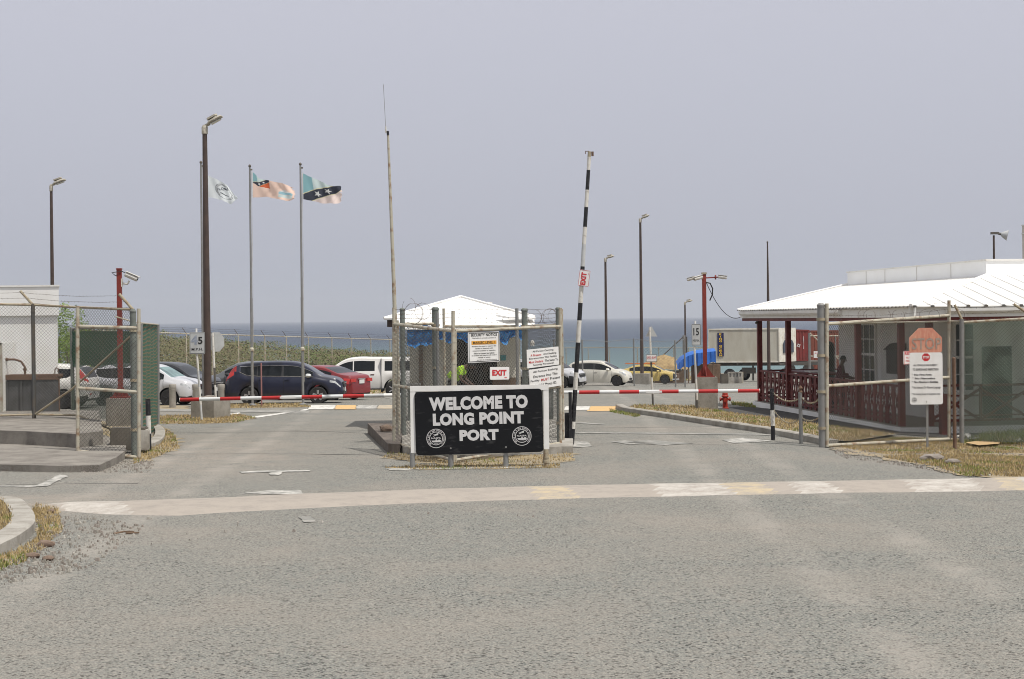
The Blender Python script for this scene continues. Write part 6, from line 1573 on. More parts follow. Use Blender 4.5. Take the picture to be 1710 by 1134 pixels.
PICK = dict(L=5.35, W=1.85, top=[(-2.675, .95), (-2.66, 1.72), (-2.4, 1.79), (-.45, 1.80), (.0, 1.83), (.55, 1.79), (.95, 1.62), (1.45, 1.22), (1.6, 1.16), (2.2, 1.10), (2.5, 1.0), (2.65, .8), (2.675, .6)],
            belt=[(-2.675, 1.17), (0, 1.16), (1.3, 1.10), (2.2, .98), (2.675, .62)], sill=.42, wheels=(-1.48, 1.60), wr=.39, tumble=.15,
            glass=dict(side=[(-2.45, -1.05), (-.62, .28), (.33, 1.28)], front=(.98, 1.5), pillar=None), clad=.5,
            lights=[(2.2, 2.6, 5, 8, 'headlight', 'headlight')], seams=(-.92, .3, 1.35), handles=(-.55, .45), mirror=1.15, spokes=6, handlem='chrome',
            boxes=[('side_step', (.0, .93, .40), (2.0, .14, .05), 'trim'), ('side_step', (.0, -.93, .40), (2.0, .14, .05), 'trim'), ('bed_gap', (-.92, 0, 1.0), (.025, 1.86, 1.5), 'trim')])
car('pickup_truck', 'white double cab pickup with a canopy parked behind the red sedan', 'pickup truck', place(604, 70, 0), R(180), PICK, WHITEP)
SUV2 = dict(SUV); SUV2.update(twin=False, spokes=5, rimm='rimdark', chrome=False, wsm='glass_teal_reflection', mirrorm=None, L=4.4)
SUV2 = {k: v for k, v in SUV2.items() if v is not None}; SUV2['mirrorm'] = 'trim'
car('parked_suv', 'silver SUV with a teal reflection painted on its windscreen parked behind the striped netting fence', 'SUV', place(240, 61.0, -.05), R(-9), SUV2, SILV)
car('parked_suv', 'white SUV parked facing left, half hidden by the white building', 'SUV', place(59, 58.5, 0), R(178), SUV2, WHITEP)
S3 = dict(SUV2); S3['wsm'] = 'glass'; car('parked_suv', 'black SUV parked right behind the silver SUV', 'SUV', place(278, 65.5, 0), R(-14), S3, BLKP)
S4 = dict(SUV2); S4['wsm'] = 'glass'; car('parked_suv', 'dark boxy car with a pale rail between the lamp and the navy SUV', 'car', place(420, 72, 0), R(180), S4, paint('grey_car_paint', (.10, .105, .11)))
HATCH = dict(L=3.85, W=1.68, top=[(-1.925, .60), (-1.91, 1.0), (-1.80, 1.22), (-1.55, 1.46), (-1.0, 1.54), (-.2, 1.55), (.25, 1.50), (.55, 1.36), (1.10, 1.04), (1.25, .99), (1.6, .90), (1.85, .76), (1.925, .55)],
             belt=[(-1.9, 1.10), (-.8, 1.0), (1.0, .93), (1.6, .80), (1.925, .58)], sill=.22, wheels=(-1.22, 1.22), wr=.31,
             glass=dict(side=[(-1.55, -1.05), (-1.0, -.22), (-.12, .88)], front=(.42, 1.15), rear=(-1.84, -1.55), pillar='trim'),
             lights=[(1.35, 1.78, 6, 9, 'headlight', 'headlight'), (-1.9, -1.7, 7, 10, 'taillight', 'tailred')], seams=(-1.0, -.17, .95), handles=(-.9, -.02), mirror=.72, spokes=5, rimm='rimdark',
             boxes=[('lower_grille', (1.92, 0, .42), (.05, .8, .12), 'trim'), ('number_plate', (1.945, 0, .55), (.03, .34, .14), 'plate')])
p = G(1010, 641); car('parked_hatchback', 'small cream white hatchback parked right of the raised barrier pole', 'car', place(1000, 94.5, 0), R(-16), HATCH, PEARL)
S5 = dict(SUV2); S5['wsm'] = 'glass'; S5['clad'] = .66; S5['L'] = 4.6
car('parked_suv', 'silver SUV with a dark bumper showing its nose behind the raised barrier', 'SUV', place(908, 89, 0), R(-20), S5, SILV)
S6 = dict(SED); S6['lights'] = [(-2.24, -1.93, 5, 8, 'taillight', 'tailred')]; S6['rimm'] = 'rimdark'
S6['paint'] = [(1.95, 2.3, 2, 9, 'trim')]; S6['boxes'] = [('broken_bumper', (2.15, -.7, .35), (.5, .5, .1), 'signgrey'), ('engine_bay', (2.2, 0, .55), (.25, 1.3, .4), 'rusty'), ('loose_headlight', (2.1, -.66, .6), (.3, .2, .16), 'dirtywhite'), ('roof_board', (-.5, -.3, 1.53), (2.2, .5, .06), 'orange')]
car('wrecked_car', 'wrecked yellow car with a smashed front beside the concrete block', 'car', place(1080, 116.5, 0), R(-10), S6, YELP)

# ================================================================== PORT OFFICE WITH VERANDA
AO = R(7.5); UU = V(-math.sin(AO), math.cos(AO), 0); VV = V(math.cos(AO), math.sin(AO), 0)
N0 = V(10.5, 41.0, 0)                       # near left corner of the eave
of = thing('port_office', 'white office with a broad white metal roof and dark red veranda railings at right', 'building', (N0.x, N0.y, 0), AO)
# local frame: x = VV (to the right), y = UU (away); origin at N0
ZE, ZF = 2.64, 2.36; LEN = 16.6; IN = 3.86; ZB = 3.51; WID = 15.0
FZ = -.70
mb = MB()
e1, e2, e3, e4 = V(0, 0, ZE), V(0, LEN, ZE), V(WID, LEN, ZE), V(WID, 0, ZE)
r1, r2, r3, r4 = V(IN, IN, ZB), V(IN, LEN - 1.0, ZB), V(WID - IN, LEN - 1.0, ZB), V(WID - IN, IN, ZB)
for q in ((e1, e2, r2, r1), (e4, e1, r1, r4), (e3, e4, r4, r3), (e2, e3, r3, r2), (r1, r2, r3, r4)):
    mb.prism(q, (0, 0, -1), .03)
rf = mb.build('roof', 'roof', of)
# corrugation: shallow ribs down each visible slope
mb = MB(); up = V(0, 0, .004); nn = 60
for i in range(nn):
    y = .12 + (LEN - .24) * i / (nn - 1)
    k = min(1, y / IN, (LEN - y) / 1.0); top = V(IN * k, y, ZE + (ZB - ZE) * k)
    mb.bar(V(-.03, y, ZE + .008), top + up * 1.5, .05, .02)
mb.build('roof_rib', 'roof', rf)
mb = MB(); nn = 31
for i in range(nn):
    x = .1 + (WID - .2) * i / (nn - 1); k = min(1, x / IN, (WID - x) / IN); top = V(x, IN * k, ZE + (ZB - ZE) * k)
    mb.bar(V(x, -.03, ZE + .012), top + up * 2, .07, .04)
mb.build('roof_rib', 'roof', rf)
mb = MB(); mb.tube([e1 + V(0, 0, .02), r1 + V(0, 0, .03)], .05, 6); mb.tube([e2 + V(0, 0, .02), r2 + V(0, 0, .03)], .05, 6); mb.build('hip_cap', 'roof', rf, True)
# teeth: dark open ends of the sheets along the near eave
mb = MB()
for i in range(nn): x = .1 + (WID - .2) * i / (nn - 1); mb.box((x, -.045, ZE - .01), (.09, .02, .05))
for i in range(60): y = .12 + (LEN - .24) * i / 59; mb.box((-.04, y, ZE - .015), (.02, .07, .03))
mb.build('sheet_end', 'steel_dark', rf)
# roof box (clerestory parapet)
bh = .47
mb = MB(); mb.box(((IN + WID - IN) / 2, (IN + LEN - 1.0) / 2, ZB + bh / 2 - .05), (WID - 2 * IN, LEN - 1.0 - IN, bh + .06)); mb.build('roof_box', mat('bright_white_sheet', (.88, .88, .86), .45, col2=(.80, .79, .76), scale=.8, amt=.5), of)
mb = MB()
for y in (IN + 2.5, IN + 5.2, IN + 8.0, IN + 9.8): mb.box((IN - .012, y, ZB + bh / 2), (.02, .02, bh))
mb.box((IN - .01, (IN + LEN - 1) / 2, ZB + bh - .0), (.05, LEN - 1 - IN + .06, .05)); mb.box((WID / 2, IN - .01, ZB + bh), (WID - 2 * IN + .06, .05, .05)); mb.build('box_trim', 'fascia', of)
# fascia, gutter
mb = MB(); mb.box((.12, LEN / 2, (ZE + ZF) / 2 - .02), (.05, LEN, ZE - ZF)); mb.box((WID / 2, .12, (ZE + ZF) / 2 - .02), (WID, .05, ZE - ZF)); mb.build('fascia', 'fascia', of)
mb = MB(); mb.prism([(.10, 5.6, ZE - .05), (-.06, 5.6, ZE - .05), (-.05, 5.6, ZE - .14), (0, 5.6, ZE - .20), (.10, 5.6, ZE - .20)], (0, 1, 0), LEN - 5.9); mb.build('gutter', 'white', of)
mb = MB(); mb.prism([(1.0, .10, ZE - .06), (1.0, -.05, ZE - .06), (1.0, -.04, ZE - .14), (1.0, .02, ZE - .19), (1.0, .10, ZE - .19)], (1, 0, 0), WID - 1.2); mb.build('gutter', 'white', of)
mb = MB(); mb.box((.2, LEN / 2, ZF - .06), (.10, LEN - .1, .12)); mb.box((WID / 2, .2, ZF - .06), (WID, .10, .12)); mb.build('veranda_beam', 'maroon', of)
mb = MB(); mb.box((WID / 2, LEN / 2, ZE - .12), (WID - .5, LEN - .5, .03)); mb.build('veranda_ceiling', 'white', of)
# floor and plinth
CX = .55
mb = MB(); mb.box((CX + 6, 2.0 + (LEN - 2.6) / 2, FZ - .35), (12.3, LEN - 2.3, .7)); mb.build('plinth', 'wall', of)
mb = MB(); mb.box((CX + 6, 2.0 + (LEN - 2.6) / 2, FZ + .012), (12.2, LEN - 2.4, .02)); mb.build('veranda_floor', 'concrete', of)
# columns
def col(x, y, w_=.15):
    mb = MB(); mb.box((x, y, (FZ + ZF) / 2), (w_, w_, ZF - FZ)); mb.build('veranda_column', 'maroon', of)
ys_ = [2.1, 5.5, 8.9, 12.3, 15.7]
for y in ys_: col(CX, y, .16)
xs_ = [1.35, 4.3, 7.2]
for x in xs_: col(x, 2.05, .17)
mb = MB(); mb.box((1.40, 1.25, FZ + .30), (.19, .19, 1.3)); mb.build('newel_post', 'maroon', of)
# railings: hourglass boards with crossed slats between
def railing(p0, p1, x_style=False):
    p0, p1 = V(*p0), V(*p1); d_ = (p1 - p0); L = d_.length; t_ = d_.normalized(); nrm = V(-t_.y, t_.x, 0); zt, zb = FZ + 1.13, FZ + .16
    mb = MB(); mb.bar(p0 + V(0, 0, zt), p1 + V(0, 0, zt), .09, .06); mb.build('railing_top', 'maroon', of)
    mb = MB(); mb.bar(p0 + V(0, 0, zb), p1 + V(0, 0, zb), .06, .07); mb.bar(p0 + V(0, 0, zb + .13), p1 + V(0, 0, zb + .13), .04, .04); mb.build('railing_bottom', 'maroon', of)
    n = max(1, round(L / .50)) if not x_style else max(1, round(L / 1.3)); w_ = L / n
    mb = MB()
    for i in range(n):
        a = p0 + t_ * (w_ * i); b = p0 + t_ * (w_ * (i + 1)); c_ = (a + b) / 2
        if x_style:
            mb.bar(a + V(0, 0, zb), b + V(0, 0, zt - .1), .04, .07); mb.bar(a + V(0, 0, zt - .1), b + V(0, 0, zb), .04, .07); mb.bar(b + V(0, 0, zb), b + V(0, 0, zt), .06, .06)
            mb.bar(a + V(0, 0, (zt + zb) / 2 + .2), b + V(0, 0, (zt + zb) / 2 + .2), .04, .05)
        else:
            hw = .135; poly = [(-hw, zb - .12), (hw, zb - .12), (hw * .9, zb + .15), (hw * .5, (zb + zt) / 2), (hw * .95, zt - .12), (hw, zt), (-hw, zt), (-hw * .95, zt - .12), (-hw * .5, (zb + zt) / 2), (-hw * .9, zb + .15)]
            q = a + t_ * .11
            mb.prism([q + t_ * u + V(0, 0, z) - nrm * .015 for u, z in poly], nrm, .03)
            m0, m1 = a + t_ * .2, b + t_ * .02
            mb.bar(m0 + V(0, 0, zb + .18), m1 + V(0, 0, zt - .12), .02, .035); mb.bar(m0 + V(0, 0, zt - .12), m1 + V(0, 0, zb + .18), .02, .035)
            mb.bar((m0 + m1) / 2 + V(0, 0, zt - .26) - t_ * .15, (m0 + m1) / 2 + V(0, 0, zt - .26) + t_ * .15, .02, .03)
    mb.build('railing_boards', 'maroon', of)
for a, b_ in zip(ys_[:-1], ys_[1:]):
    railing((CX, a, 0), (CX, b_, 0))
railing((CX, 15.7, 0), (CX + 3.2, 15.7, 0), True)
railing((1.35, 2.05, 0), (4.3, 2.05, 0), True); railing((4.3, 2.05, 0), (7.2, 2.05, 0), True)
# office walls set back under the roof
WX, WY0, WY1 = 2.55, 4.2, 12.9
mb = MB(); mb.box((WX + 5.5, (WY0 + WY1) / 2, (FZ + ZF) / 2 + .05), (11, WY1 - WY0, ZF - FZ + .1)); mb.build('wall', 'wall', of)
def window(c_, wd, ht, axis, panes=(3, 5)):
    x, y, z = c_; a = V(0, 1, 0) if axis == 'x' else V(1, 0, 0); nrm = V(-1, 0, 0) if axis == 'x' else V(0, -1, 0)
    mb = MB(); mb.prism([V(*c_) + a * u + V(0, 0, w2) + nrm * .004 for u, w2 in ((-wd / 2, -ht / 2), (wd / 2, -ht / 2), (wd / 2, ht / 2), (-wd / 2, ht / 2))], nrm, .008); wn = mb.build('window', 'wglass', of)
    mb = MB()
    for u in (-wd / 2, wd / 2): mb.bar(V(*c_) + a * u + V(0, 0, -ht / 2 - .05) + nrm * .03, V(*c_) + a * u + V(0, 0, ht / 2 + .05) + nrm * .03, .09, .06)
    for w2 in (-ht / 2, ht / 2, 0): mb.bar(V(*c_) - a * (wd / 2) + V(0, 0, w2) + nrm * .032, V(*c_) + a * (wd / 2) + V(0, 0, w2) + nrm * .032, .05, .08)
    for i in range(1, panes[0]): u = -wd / 2 + wd * i / panes[0]; mb.bar(V(*c_) + a * u + V(0, 0, -ht / 2) + nrm * .02, V(*c_) + a * u + V(0, 0, ht / 2) + nrm * .02, .03, .03)
    for i in range(1, panes[1]): w2 = -ht / 2 + ht * i / panes[1]; mb.bar(V(*c_) - a * (wd / 2) + V(0, 0, w2) + nrm * .024, V(*c_) + a * (wd / 2) + V(0, 0, w2) + nrm * .024, .03, .03)
    mb.build('window_frame', 'white', wn)
    mb = MB(); mb.bar(V(*c_) - a * (wd / 2 + .08) + V(0, 0, -ht / 2 - .08) + nrm * .05, V(*c_) + a * (wd / 2 + .08) + V(0, 0, -ht / 2 - .08) + nrm * .05, .14, .06); mb.build('window_sill', 'white', wn)
window((WX, 10.1, 1.12), 1.7, 2.0, 'x', (3, 4)); window((WX + .75, WY0, 1.15), .62, 2.0, 'y', (2, 4)); window((WX + 3.4, WY0, 1.15), 1.1, 1.7, 'y', (2, 4))
mb = MB(); mb.prism([V(WX + 1.75 + u, WY0, FZ + z) for u, z in ((-.45, .05), (.45, .05), (.45, 2.15), (-.45, 2.15))], (0, -1, 0), .04); dr = mb.build('door', 'dark', of)
# dark letter box on the side wall, its own little roof
lb = thing('notice_box', 'dark wooden gabled box fixed to the veranda wall between the window and a column', 'box', tuple(N0 + VV * (WX - .02) + UU * 7.25 + V(0, 0, .95)), AO)
mb = MB(); mb.box((-.14, 0, 0), (.26, .85, .75)); mb.build('box_body', 'black', lb)
mb = MB(); mb.prism([(-.34, -.55, .36), (0, -.55, .36), (0, -.55, .58), (-.08, -.55, .56)], (0, 1, 0), 1.1); mb.build('box_roof', 'dark', lb)
# small things on the far railing and eave
p = N0 + UU * 15.6 + VV * .42; mb = MB(); mb.lathe([(.05, -.05), (.055, .02), (.02, .05)], 10); tag(mb.build('eave_camera', 'steel_dark', None, True, (p.x, p.y, 2.18)), 'small dark camera on the far left veranda column under the eave', 'camera')
p = N0 + UU * 12.6 + VV * 1.6
t = thing('veranda_table', 'dark table with a pale paper on it inside the far end of the veranda', 'table', (p.x, p.y, FZ), AO)
mb = MB(); mb.box((0, 0, 1.15), (1.1, 3.6, .05)); mb.build('table_top', 'maroon', t)
for a in (-.45, .45):
    for b_ in (-1.6, 1.6): mb = MB(); mb.box((a, b_, .57), (.07, .07, 1.13)); mb.build('leg', 'maroon', t)
mb = MB(); mb.box((p.x - .1, p.y - .4, FZ + 1.195), (.5, 1.2, .03)); tag(mb.build('papers', 'paper'), 'pale stack of papers lying on the dark veranda table', 'papers')
# dark green cylinder hanging beside the wall end
p = N0 + VV * (WX - .25) + UU * (WY1 + .3); mb = MB(); mb.lathe([(.02, 1.62), (.16, 1.55), (.2, 1.4), (.2, 0), (.15, 0)], 14)
tag(mb.build('gas_cylinder', mat('green_cylinder', (.05, .075, .065), .6, col2=(.03, .04, .035), scale=4, amt=.6), None, True, (p.x, p.y, FZ + .6)), 'tall dark green cylinder standing against the left end of the office wall', 'cylinder')
p = N0 + VV * (WX - .25) + UU * (WY1 + .3); block('stand', 'low grey stand carrying the dark green cylinder', (p.x, p.y, FZ + .02), (.5, .5, .58), AO, 'dark_conc', 'stand')

# ================================================================== PEOPLE
def skinned(name, m, joints, bones, root, parent, lv=2):
    me = bpy.data.meshes.new(name); me.from_pydata([j[0] for j in joints], bones, []); o = bpy.data.objects.new(name, me); C.objects.link(o); me.materials.append(M[m])
    md = o.modifiers.new('skin', 'SKIN'); md.use_smooth_shade = True
    sv = me.skin_vertices[0].data if me.skin_vertices else None
    if sv is None:
        bm = bmesh.new(); bm.from_mesh(me); bm.verts.layers.skin.verify(); bm.to_mesh(me); bm.free(); sv = me.skin_vertices[0].data
    for i, j in enumerate(joints): r_ = j[1] if isinstance(j[1], tuple) else (j[1], j[1]); sv[i].radius = r_; sv[i].use_root = (i == root)
    s = o.modifiers.new('sub', 'SUBSURF'); s.levels = lv; s.render_levels = lv
    dg = bpy.context.evaluated_depsgraph_get(); nm = bpy.data.meshes.new_from_object(o.evaluated_get(dg)); nm.materials.clear(); nm.materials.append(M[m])
    o.modifiers.clear(); o.data = nm
    for p_ in nm.polygons: p_.use_smooth = True
    o.parent = parent; return o
def person(label, loc, rz, top, bottom, sleeves=True, hat=None, pose=None, vest=None):
    """pose: dict of joint positions in a body frame (facing -y, x to the body's left)"""
    t = thing('person', label, 'person', loc, rz)
    J = dict(pel=(0, 0, .95), waist=(0, 0, 1.08), chest=(0, 0, 1.32), neck=(0, 0, 1.50), head0=(0, -.01, 1.58), head=(0, -.02, 1.66), crown=(0, -.01, 1.75),
             shL=(.18, 0, 1.43), elL=(.24, .02, 1.15), wrL=(.24, -.12, .93), shR=(-.18, 0, 1.43), elR=(-.24, .02, 1.15), wrR=(-.24, -.12, .93),
             hipL=(.09, 0, .90), knL=(.11, -.03, .50), anL=(.11, .03, .09), toL=(.12, -.15, .04), hipR=(-.09, 0, .90), knR=(-.11, -.03, .50), anR=(-.11, .03, .09), toR=(-.12, -.15, .04))
    if pose: J.update(pose)
    j = []; names = []
    def a(n, r_): j.append((J[n], r_)); names.append(n)
    for n, r_ in (('pel', (.14, .11)), ('waist', (.125, .095)), ('chest', (.15, .11)), ('neck', .055), ('head0', .065), ('head', (.078, .095)), ('crown', (.06, .07)), ('shL', .06), ('elL', .042), ('wrL', .03), ('shR', .06), ('elR', .042), ('wrR', .03),
                  ('hipL', .085), ('knL', .058), ('anL', .04), ('toL', .035), ('hipR', .085), ('knR', .058), ('anR', .04), ('toR', .035)): a(n, r_)
    I = {n: i for i, n in enumerate(names)}
    B = [('pel', 'waist'), ('waist', 'chest'), ('chest', 'neck'), ('neck', 'head0'), ('head0', 'head'), ('head', 'crown'), ('chest', 'shL'), ('shL', 'elL'), ('elL', 'wrL'), ('chest', 'shR'), ('shR', 'elR'), ('elR', 'wrR'),
         ('pel', 'hipL'), ('hipL', 'knL'), ('knL', 'anL'), ('anL', 'toL'), ('pel', 'hipR'), ('hipR', 'knR'), ('knR', 'anR'), ('anR', 'toR')]
    # palms and fingers grow from the wrists
    for s in 'LR':
        w_ = V(*J['wr' + s]); d_ = (w_ - V(*J['el' + s])).normalized(); sd = d_.cross(V(0, 1, 0)).normalized(); cu = d_.cross(sd)
        palm = w_ + d_ * .06; j.append((tuple(palm), (.036, .018))); names.append('pa' + s); I['pa' + s] = len(j) - 1; B.append(('wr' + s, 'pa' + s))
        for k, (off, ln) in enumerate(((-.030, .070), (-.010, .080), (.010, .076), (.030, .060))):
            f0 = palm + d_ * .035 + sd * off; f1 = f0 + d_ * ln * .55 + cu * .01; f2 = f1 + d_ * ln * .4 + cu * .025; pr = 'pa' + s
            for q, p_ in enumerate((f0, f1, f2)): n_ = f'f{s}{k}{q}'; j.append((tuple(p_), .009)); I[n_] = len(j) - 1; B.append((pr, n_)); pr = n_
        th = palm + sd * -.045 + d_ * .0; j.append((tuple(th), .010)); I['t' + s] = len(j) - 1; B.append(('pa' + s, 't' + s)); j.append((tuple(th + d_ * .03 + cu * .02), .009)); I['u' + s] = len(j) - 1; B.append(('t' + s, 'u' + s))
    skinned('body', 'skin', j, [(I[x], I[y]) for x, y in B], 0, t)
    # shirt and trousers: slightly fuller skins over the body
    g = 1.16
    S_ = ['waist', 'chest', 'neck', 'shL', 'elL', 'shR', 'elR', 'pel'] + (['wrL', 'wrR'] if sleeves else [])
    rad = dict(zip(names, [q[1] for q in j])); sj = []; K = {}
    def gr(r_, g_): return (r_[0] * g_, r_[1] * g_) if isinstance(r_, tuple) else (r_ * g_, r_ * g_)
    for n in S_:
        p_ = V(*J[n]);
        if n == 'neck': p_ = V(*J['chest']).lerp(p_, .72)
        if n.startswith('wr'): p_ = V(*J['el' + n[-1]]).lerp(p_, .9)
        if n.startswith('el') and not sleeves: p_ = V(*J['sh' + n[-1]]).lerp(p_, .75)
        K[n] = len(sj); sj.append((tuple(p_), gr(rad[n], (1.2 if n != 'neck' else 1.1) * (1.7 if top == 'hivis' and n in ('chest', 'waist', 'pel') else 1))))
    skinned('shirt', top, sj, [(K[x], K[y]) for x, y in (('pel', 'waist'), ('waist', 'chest'), ('chest', 'neck'), ('chest', 'shL'), ('shL', 'elL'), ('chest', 'shR'), ('shR', 'elR')) + ((('elL', 'wrL'), ('elR', 'wrR')) if sleeves else ())], K['chest'], t)
    tj = [(J['pel'], gr(rad['pel'], 1.14))]; tb_ = []
    for s in 'LR':
        i0 = 0
        for n in ('hip', 'kn', 'an'): p_ = V(*J[n + s]); p_ = p_ if n != 'an' else V(*J['kn' + s]).lerp(p_, .92); tj.append((tuple(p_), gr(rad[n + s], 1.3))); tb_.append((i0, len(tj) - 1)); i0 = len(tj) - 1
    skinned('trousers', bottom, tj, tb_, 0, t)
    hc = V(*J['head'])
    mb = MB(); vs = []; bm = bmesh.new(); bmesh.ops.create_uvsphere(bm, u_segments=16, v_segments=10, radius=.102)
    bmesh.ops.delete(bm, geom=[v for v in bm.verts if v.co.z < -.02 and v.co.y < .03], context='VERTS')
    me = bpy.data.meshes.new('hair'); bm.to_mesh(me); bm.free(); me.materials.append(M['hair']); ho = bpy.data.objects.new('hair', me); C.objects.link(ho); ho.parent = t; ho.location = hc + V(0, .012, .035)
    mb = MB()
    for s in (-1, 1): mb.lathe([(.011, 0), (.004, .006)], 8, hc + V(s * .032, -.092, .0), 'Y')
    mb.box(hc + V(0, -.10, -.025), (.022, .03, .04)); mb.build('eyes_and_nose', 'skin', t)
    mb = MB(); mb.box(hc + V(0, -.09, -.058), (.045, .012, .01)); mb.build('mouth', 'maroon_cloth', t)
    for s in 'LR': mb = MB(); a_, b_ = V(*J['an' + s]), V(*J['to' + s]); mb.tube([a_ + V(0, .04, -.04), a_ + V(0, 0, -.03), b_], .05, 8, radii=[.045, .055, .04]); mb.build('shoe', 'black', t, True)
    return t
p = N0 + VV * 1.1 + UU * 8.85
person('person in a maroon shirt and dark trousers leaning on the table in the shaded veranda', (p.x, p.y, FZ + .02), AO + R(60), 'maroon_cloth', 'darkcloth',
       pose=dict(waist=(0, -.02, 1.10), chest=(0, -.07, 1.34), neck=(0, -.12, 1.53), head0=(0, -.15, 1.60), head=(0, -.18, 1.67), crown=(0, -.17, 1.77), shL=(.18, -.10, 1.45), elL=(.24, -.14, 1.18), wrL=(.2, -.38, 1.10), shR=(-.18, -.10, 1.45), elR=(-.24, -.14, 1.18), wrR=(-.2, -.38, 1.10),
                 knL=(.12, -.14, .5), anL=(.12, -.02, .09), toL=(.13, -.2, .04), knR=(-.11, .06, .5), anR=(-.11, .2, .09), toR=(-.12, .03, .04)))
p = GX(757, 41.6)
person('guard in a bright yellow green vest bending forward behind the enclosure mesh', (p.x + .05, 40.2, zi + .16), R(80), 'hivis', 'darkcloth',
       pose=dict(pel=(0, .05, .96), waist=(0, -.02, 1.10), chest=(0, -.16, 1.26), neck=(0, -.34, 1.33), head0=(0, -.40, 1.34), head=(0, -.47, 1.32), crown=(0, -.52, 1.38), shL=(.2, -.22, 1.28), elL=(.27, -.24, 1.0), wrL=(.22, -.42, .86), shR=(-.2, -.22, 1.28), elR=(-.27, -.24, 1.0), wrR=(-.22, -.42, .86)), sleeves=False)

# ================================================================== BACKGROUND: CONTAINERS, STALLS, FAR FENCES
def corr(mb, a, b, z0, z1, nrm, pitch=.28, dep=.036, mi=0):
    """corrugated container side from a to b"""
    a, b = V(*a), V(*b); L = (b - a).length; t_ = (b - a).normalized(); n = int(L / pitch); pts = []
    for i in range(n):
        x = i * pitch
        for dx, dd in ((0, 0), (.07, 0), (.14, 1), (.21, 1)): pts.append(a + t_ * (x + dx) + V(*nrm) * (-dep * dd))
    pts.append(b); vs = [V(p.x, p.y, z0) for p in pts] + [V(p.x, p.y, z1) for p in pts]; m = len(pts)
    mb.add(vs, [(i, i + 1, i + 1 + m, i + m) for i in range(m - 1)], mi)
def container(name, label, pos, rz, L, Wc, Hc, m, lift=0, smooth_side=False):
    t = thing(name, label, 'shipping container', pos, rz); z0, z1 = .12, Hc - .12
    mb = MB()
    if smooth_side: mb.box((L / 2, Wc / 2, Hc / 2), (L - .06, Wc - .06, Hc - .04))
    else:
        corr(mb, (.1, .01, 0), (L - .1, .01, 0), z0, z1, (0, -1, 0)); corr(mb, (.1, Wc - .01, 0), (L - .1, Wc - .01, 0), z0, z1, (0, 1, 0)); corr(mb, (.01, .1, 0), (.01, Wc - .1, 0), z0, z1, (-1, 0, 0)); corr(mb, (L - .01, .1, 0), (L - .01, Wc - .1, 0), z0, z1, (1, 0, 0)); mb.box((L / 2, Wc / 2, Hc - .06), (L - .1, Wc - .1, .04))
    mb.build('shell', m, t)
    mb = MB()
    for x in (.06, L - .06):
        for y in (.06, Wc - .06): mb.box((x, y, Hc / 2), (.13, .13, Hc))
    for z in (.06, Hc - .06):
        for y in (.05, Wc - .05): mb.box((L / 2, y, z), (L - .24, .11, .12))
        for x in (.05, L - .05): mb.box((x, Wc / 2, z), (.11, Wc - .24, .12))
    mb.build('corner_frame', m, t)
    return t
# grey container on a trailer, near corner at px 1300
Dc = 2600 / 20.2; nc = GX(1300, Dc); rz = math.pi - R(-26)
zc = W(1300, 605, Dc).z; ztc = W(1300, 548, Dc).z; Hc = ztc - zc
a0 = V(nc.x, Dc, zc)
# local x runs along the long side toward the left
t = thing('shipping_container', 'grey reefer container with a navy name banner standing on a trailer', 'shipping container', tuple(a0), 0)
dl = V(-math.cos(R(24)), math.sin(R(10)), 0).normalized(); de = V(math.sin(R(44)), math.cos(R(44)), 0)
Lc = 5.75; We = 2.44
P = [V(0, 0, 0), dl * Lc, dl * Lc + de * We, de * We]
mb = MB(); mb.prism(P, (0, 0, 1), Hc); mb.build('shell', 'container', t)
ln = V(dl.y, -dl.x, 0); ln = ln if ln.y < 0 else -ln
mb = MB()
for z in (.05, Hc - .05): mb.bar(V(0, 0, z) + ln * .02, dl * Lc + V(0, 0, z) + ln * .02, .05, .11)
for f in (0, 1): mb.bar(dl * Lc * f + ln * .02, dl * Lc * f + ln * .02 + V(0, 0, Hc), .05, .12)
mb.build('corner_frame', 'container_white', t)
en = V(de.y, -de.x, 0)
mb = MB(); mb.prism([V(0, 0, .02) + en * .01, de * We + V(0, 0, .02) + en * .01, de * We + V(0, 0, Hc) + en * .01, V(0, 0, Hc) + en * .01], en, .05); mb.build('end_frame', 'container_white', t)
c_ = de * (We * .5) + en * .09 + V(0, 0, Hc * .47)
mb = MB(); mb.prism([c_ + de * u + V(0, 0, z) for u, z in ((-.75, -.55), (.75, -.55), (.75, .2), (.5, .5), (-.5, .5), (-.75, .2))], en, .06); mb.build('refrigeration_unit', mat('reefer_dark', (.07, .08, .10), .6), t)
mb = MB(); mb.bar(c_ + V(0, 0, .85) - de * .5, c_ + V(0, 0, .85) + de * .1, .02, .45); mb.build('data_plate', 'signwhite', t)
q = dl * (Lc * .83) + ln * .03; right_ = -dl
mb = MB(); mb.prism([q + dl * u + V(0, 0, z) for u, z in ((-.26, .52), (.26, .52), (.26, 2.48), (-.26, 2.48))], ln, .012); bn = mb.build('banner', 'navy', t)
mb = MB()
for i, ch in enumerate('KING OCEAN'):
    if ch != ' ': mb.text(ch, q + ln * .03 + V(0, 0, 2.36 - i * .195), .24 if ch != 'I' else .08, .155, right_, (0, 0, 1), .04, lift=.0)
mb.build('lettering', 'yellow', bn)
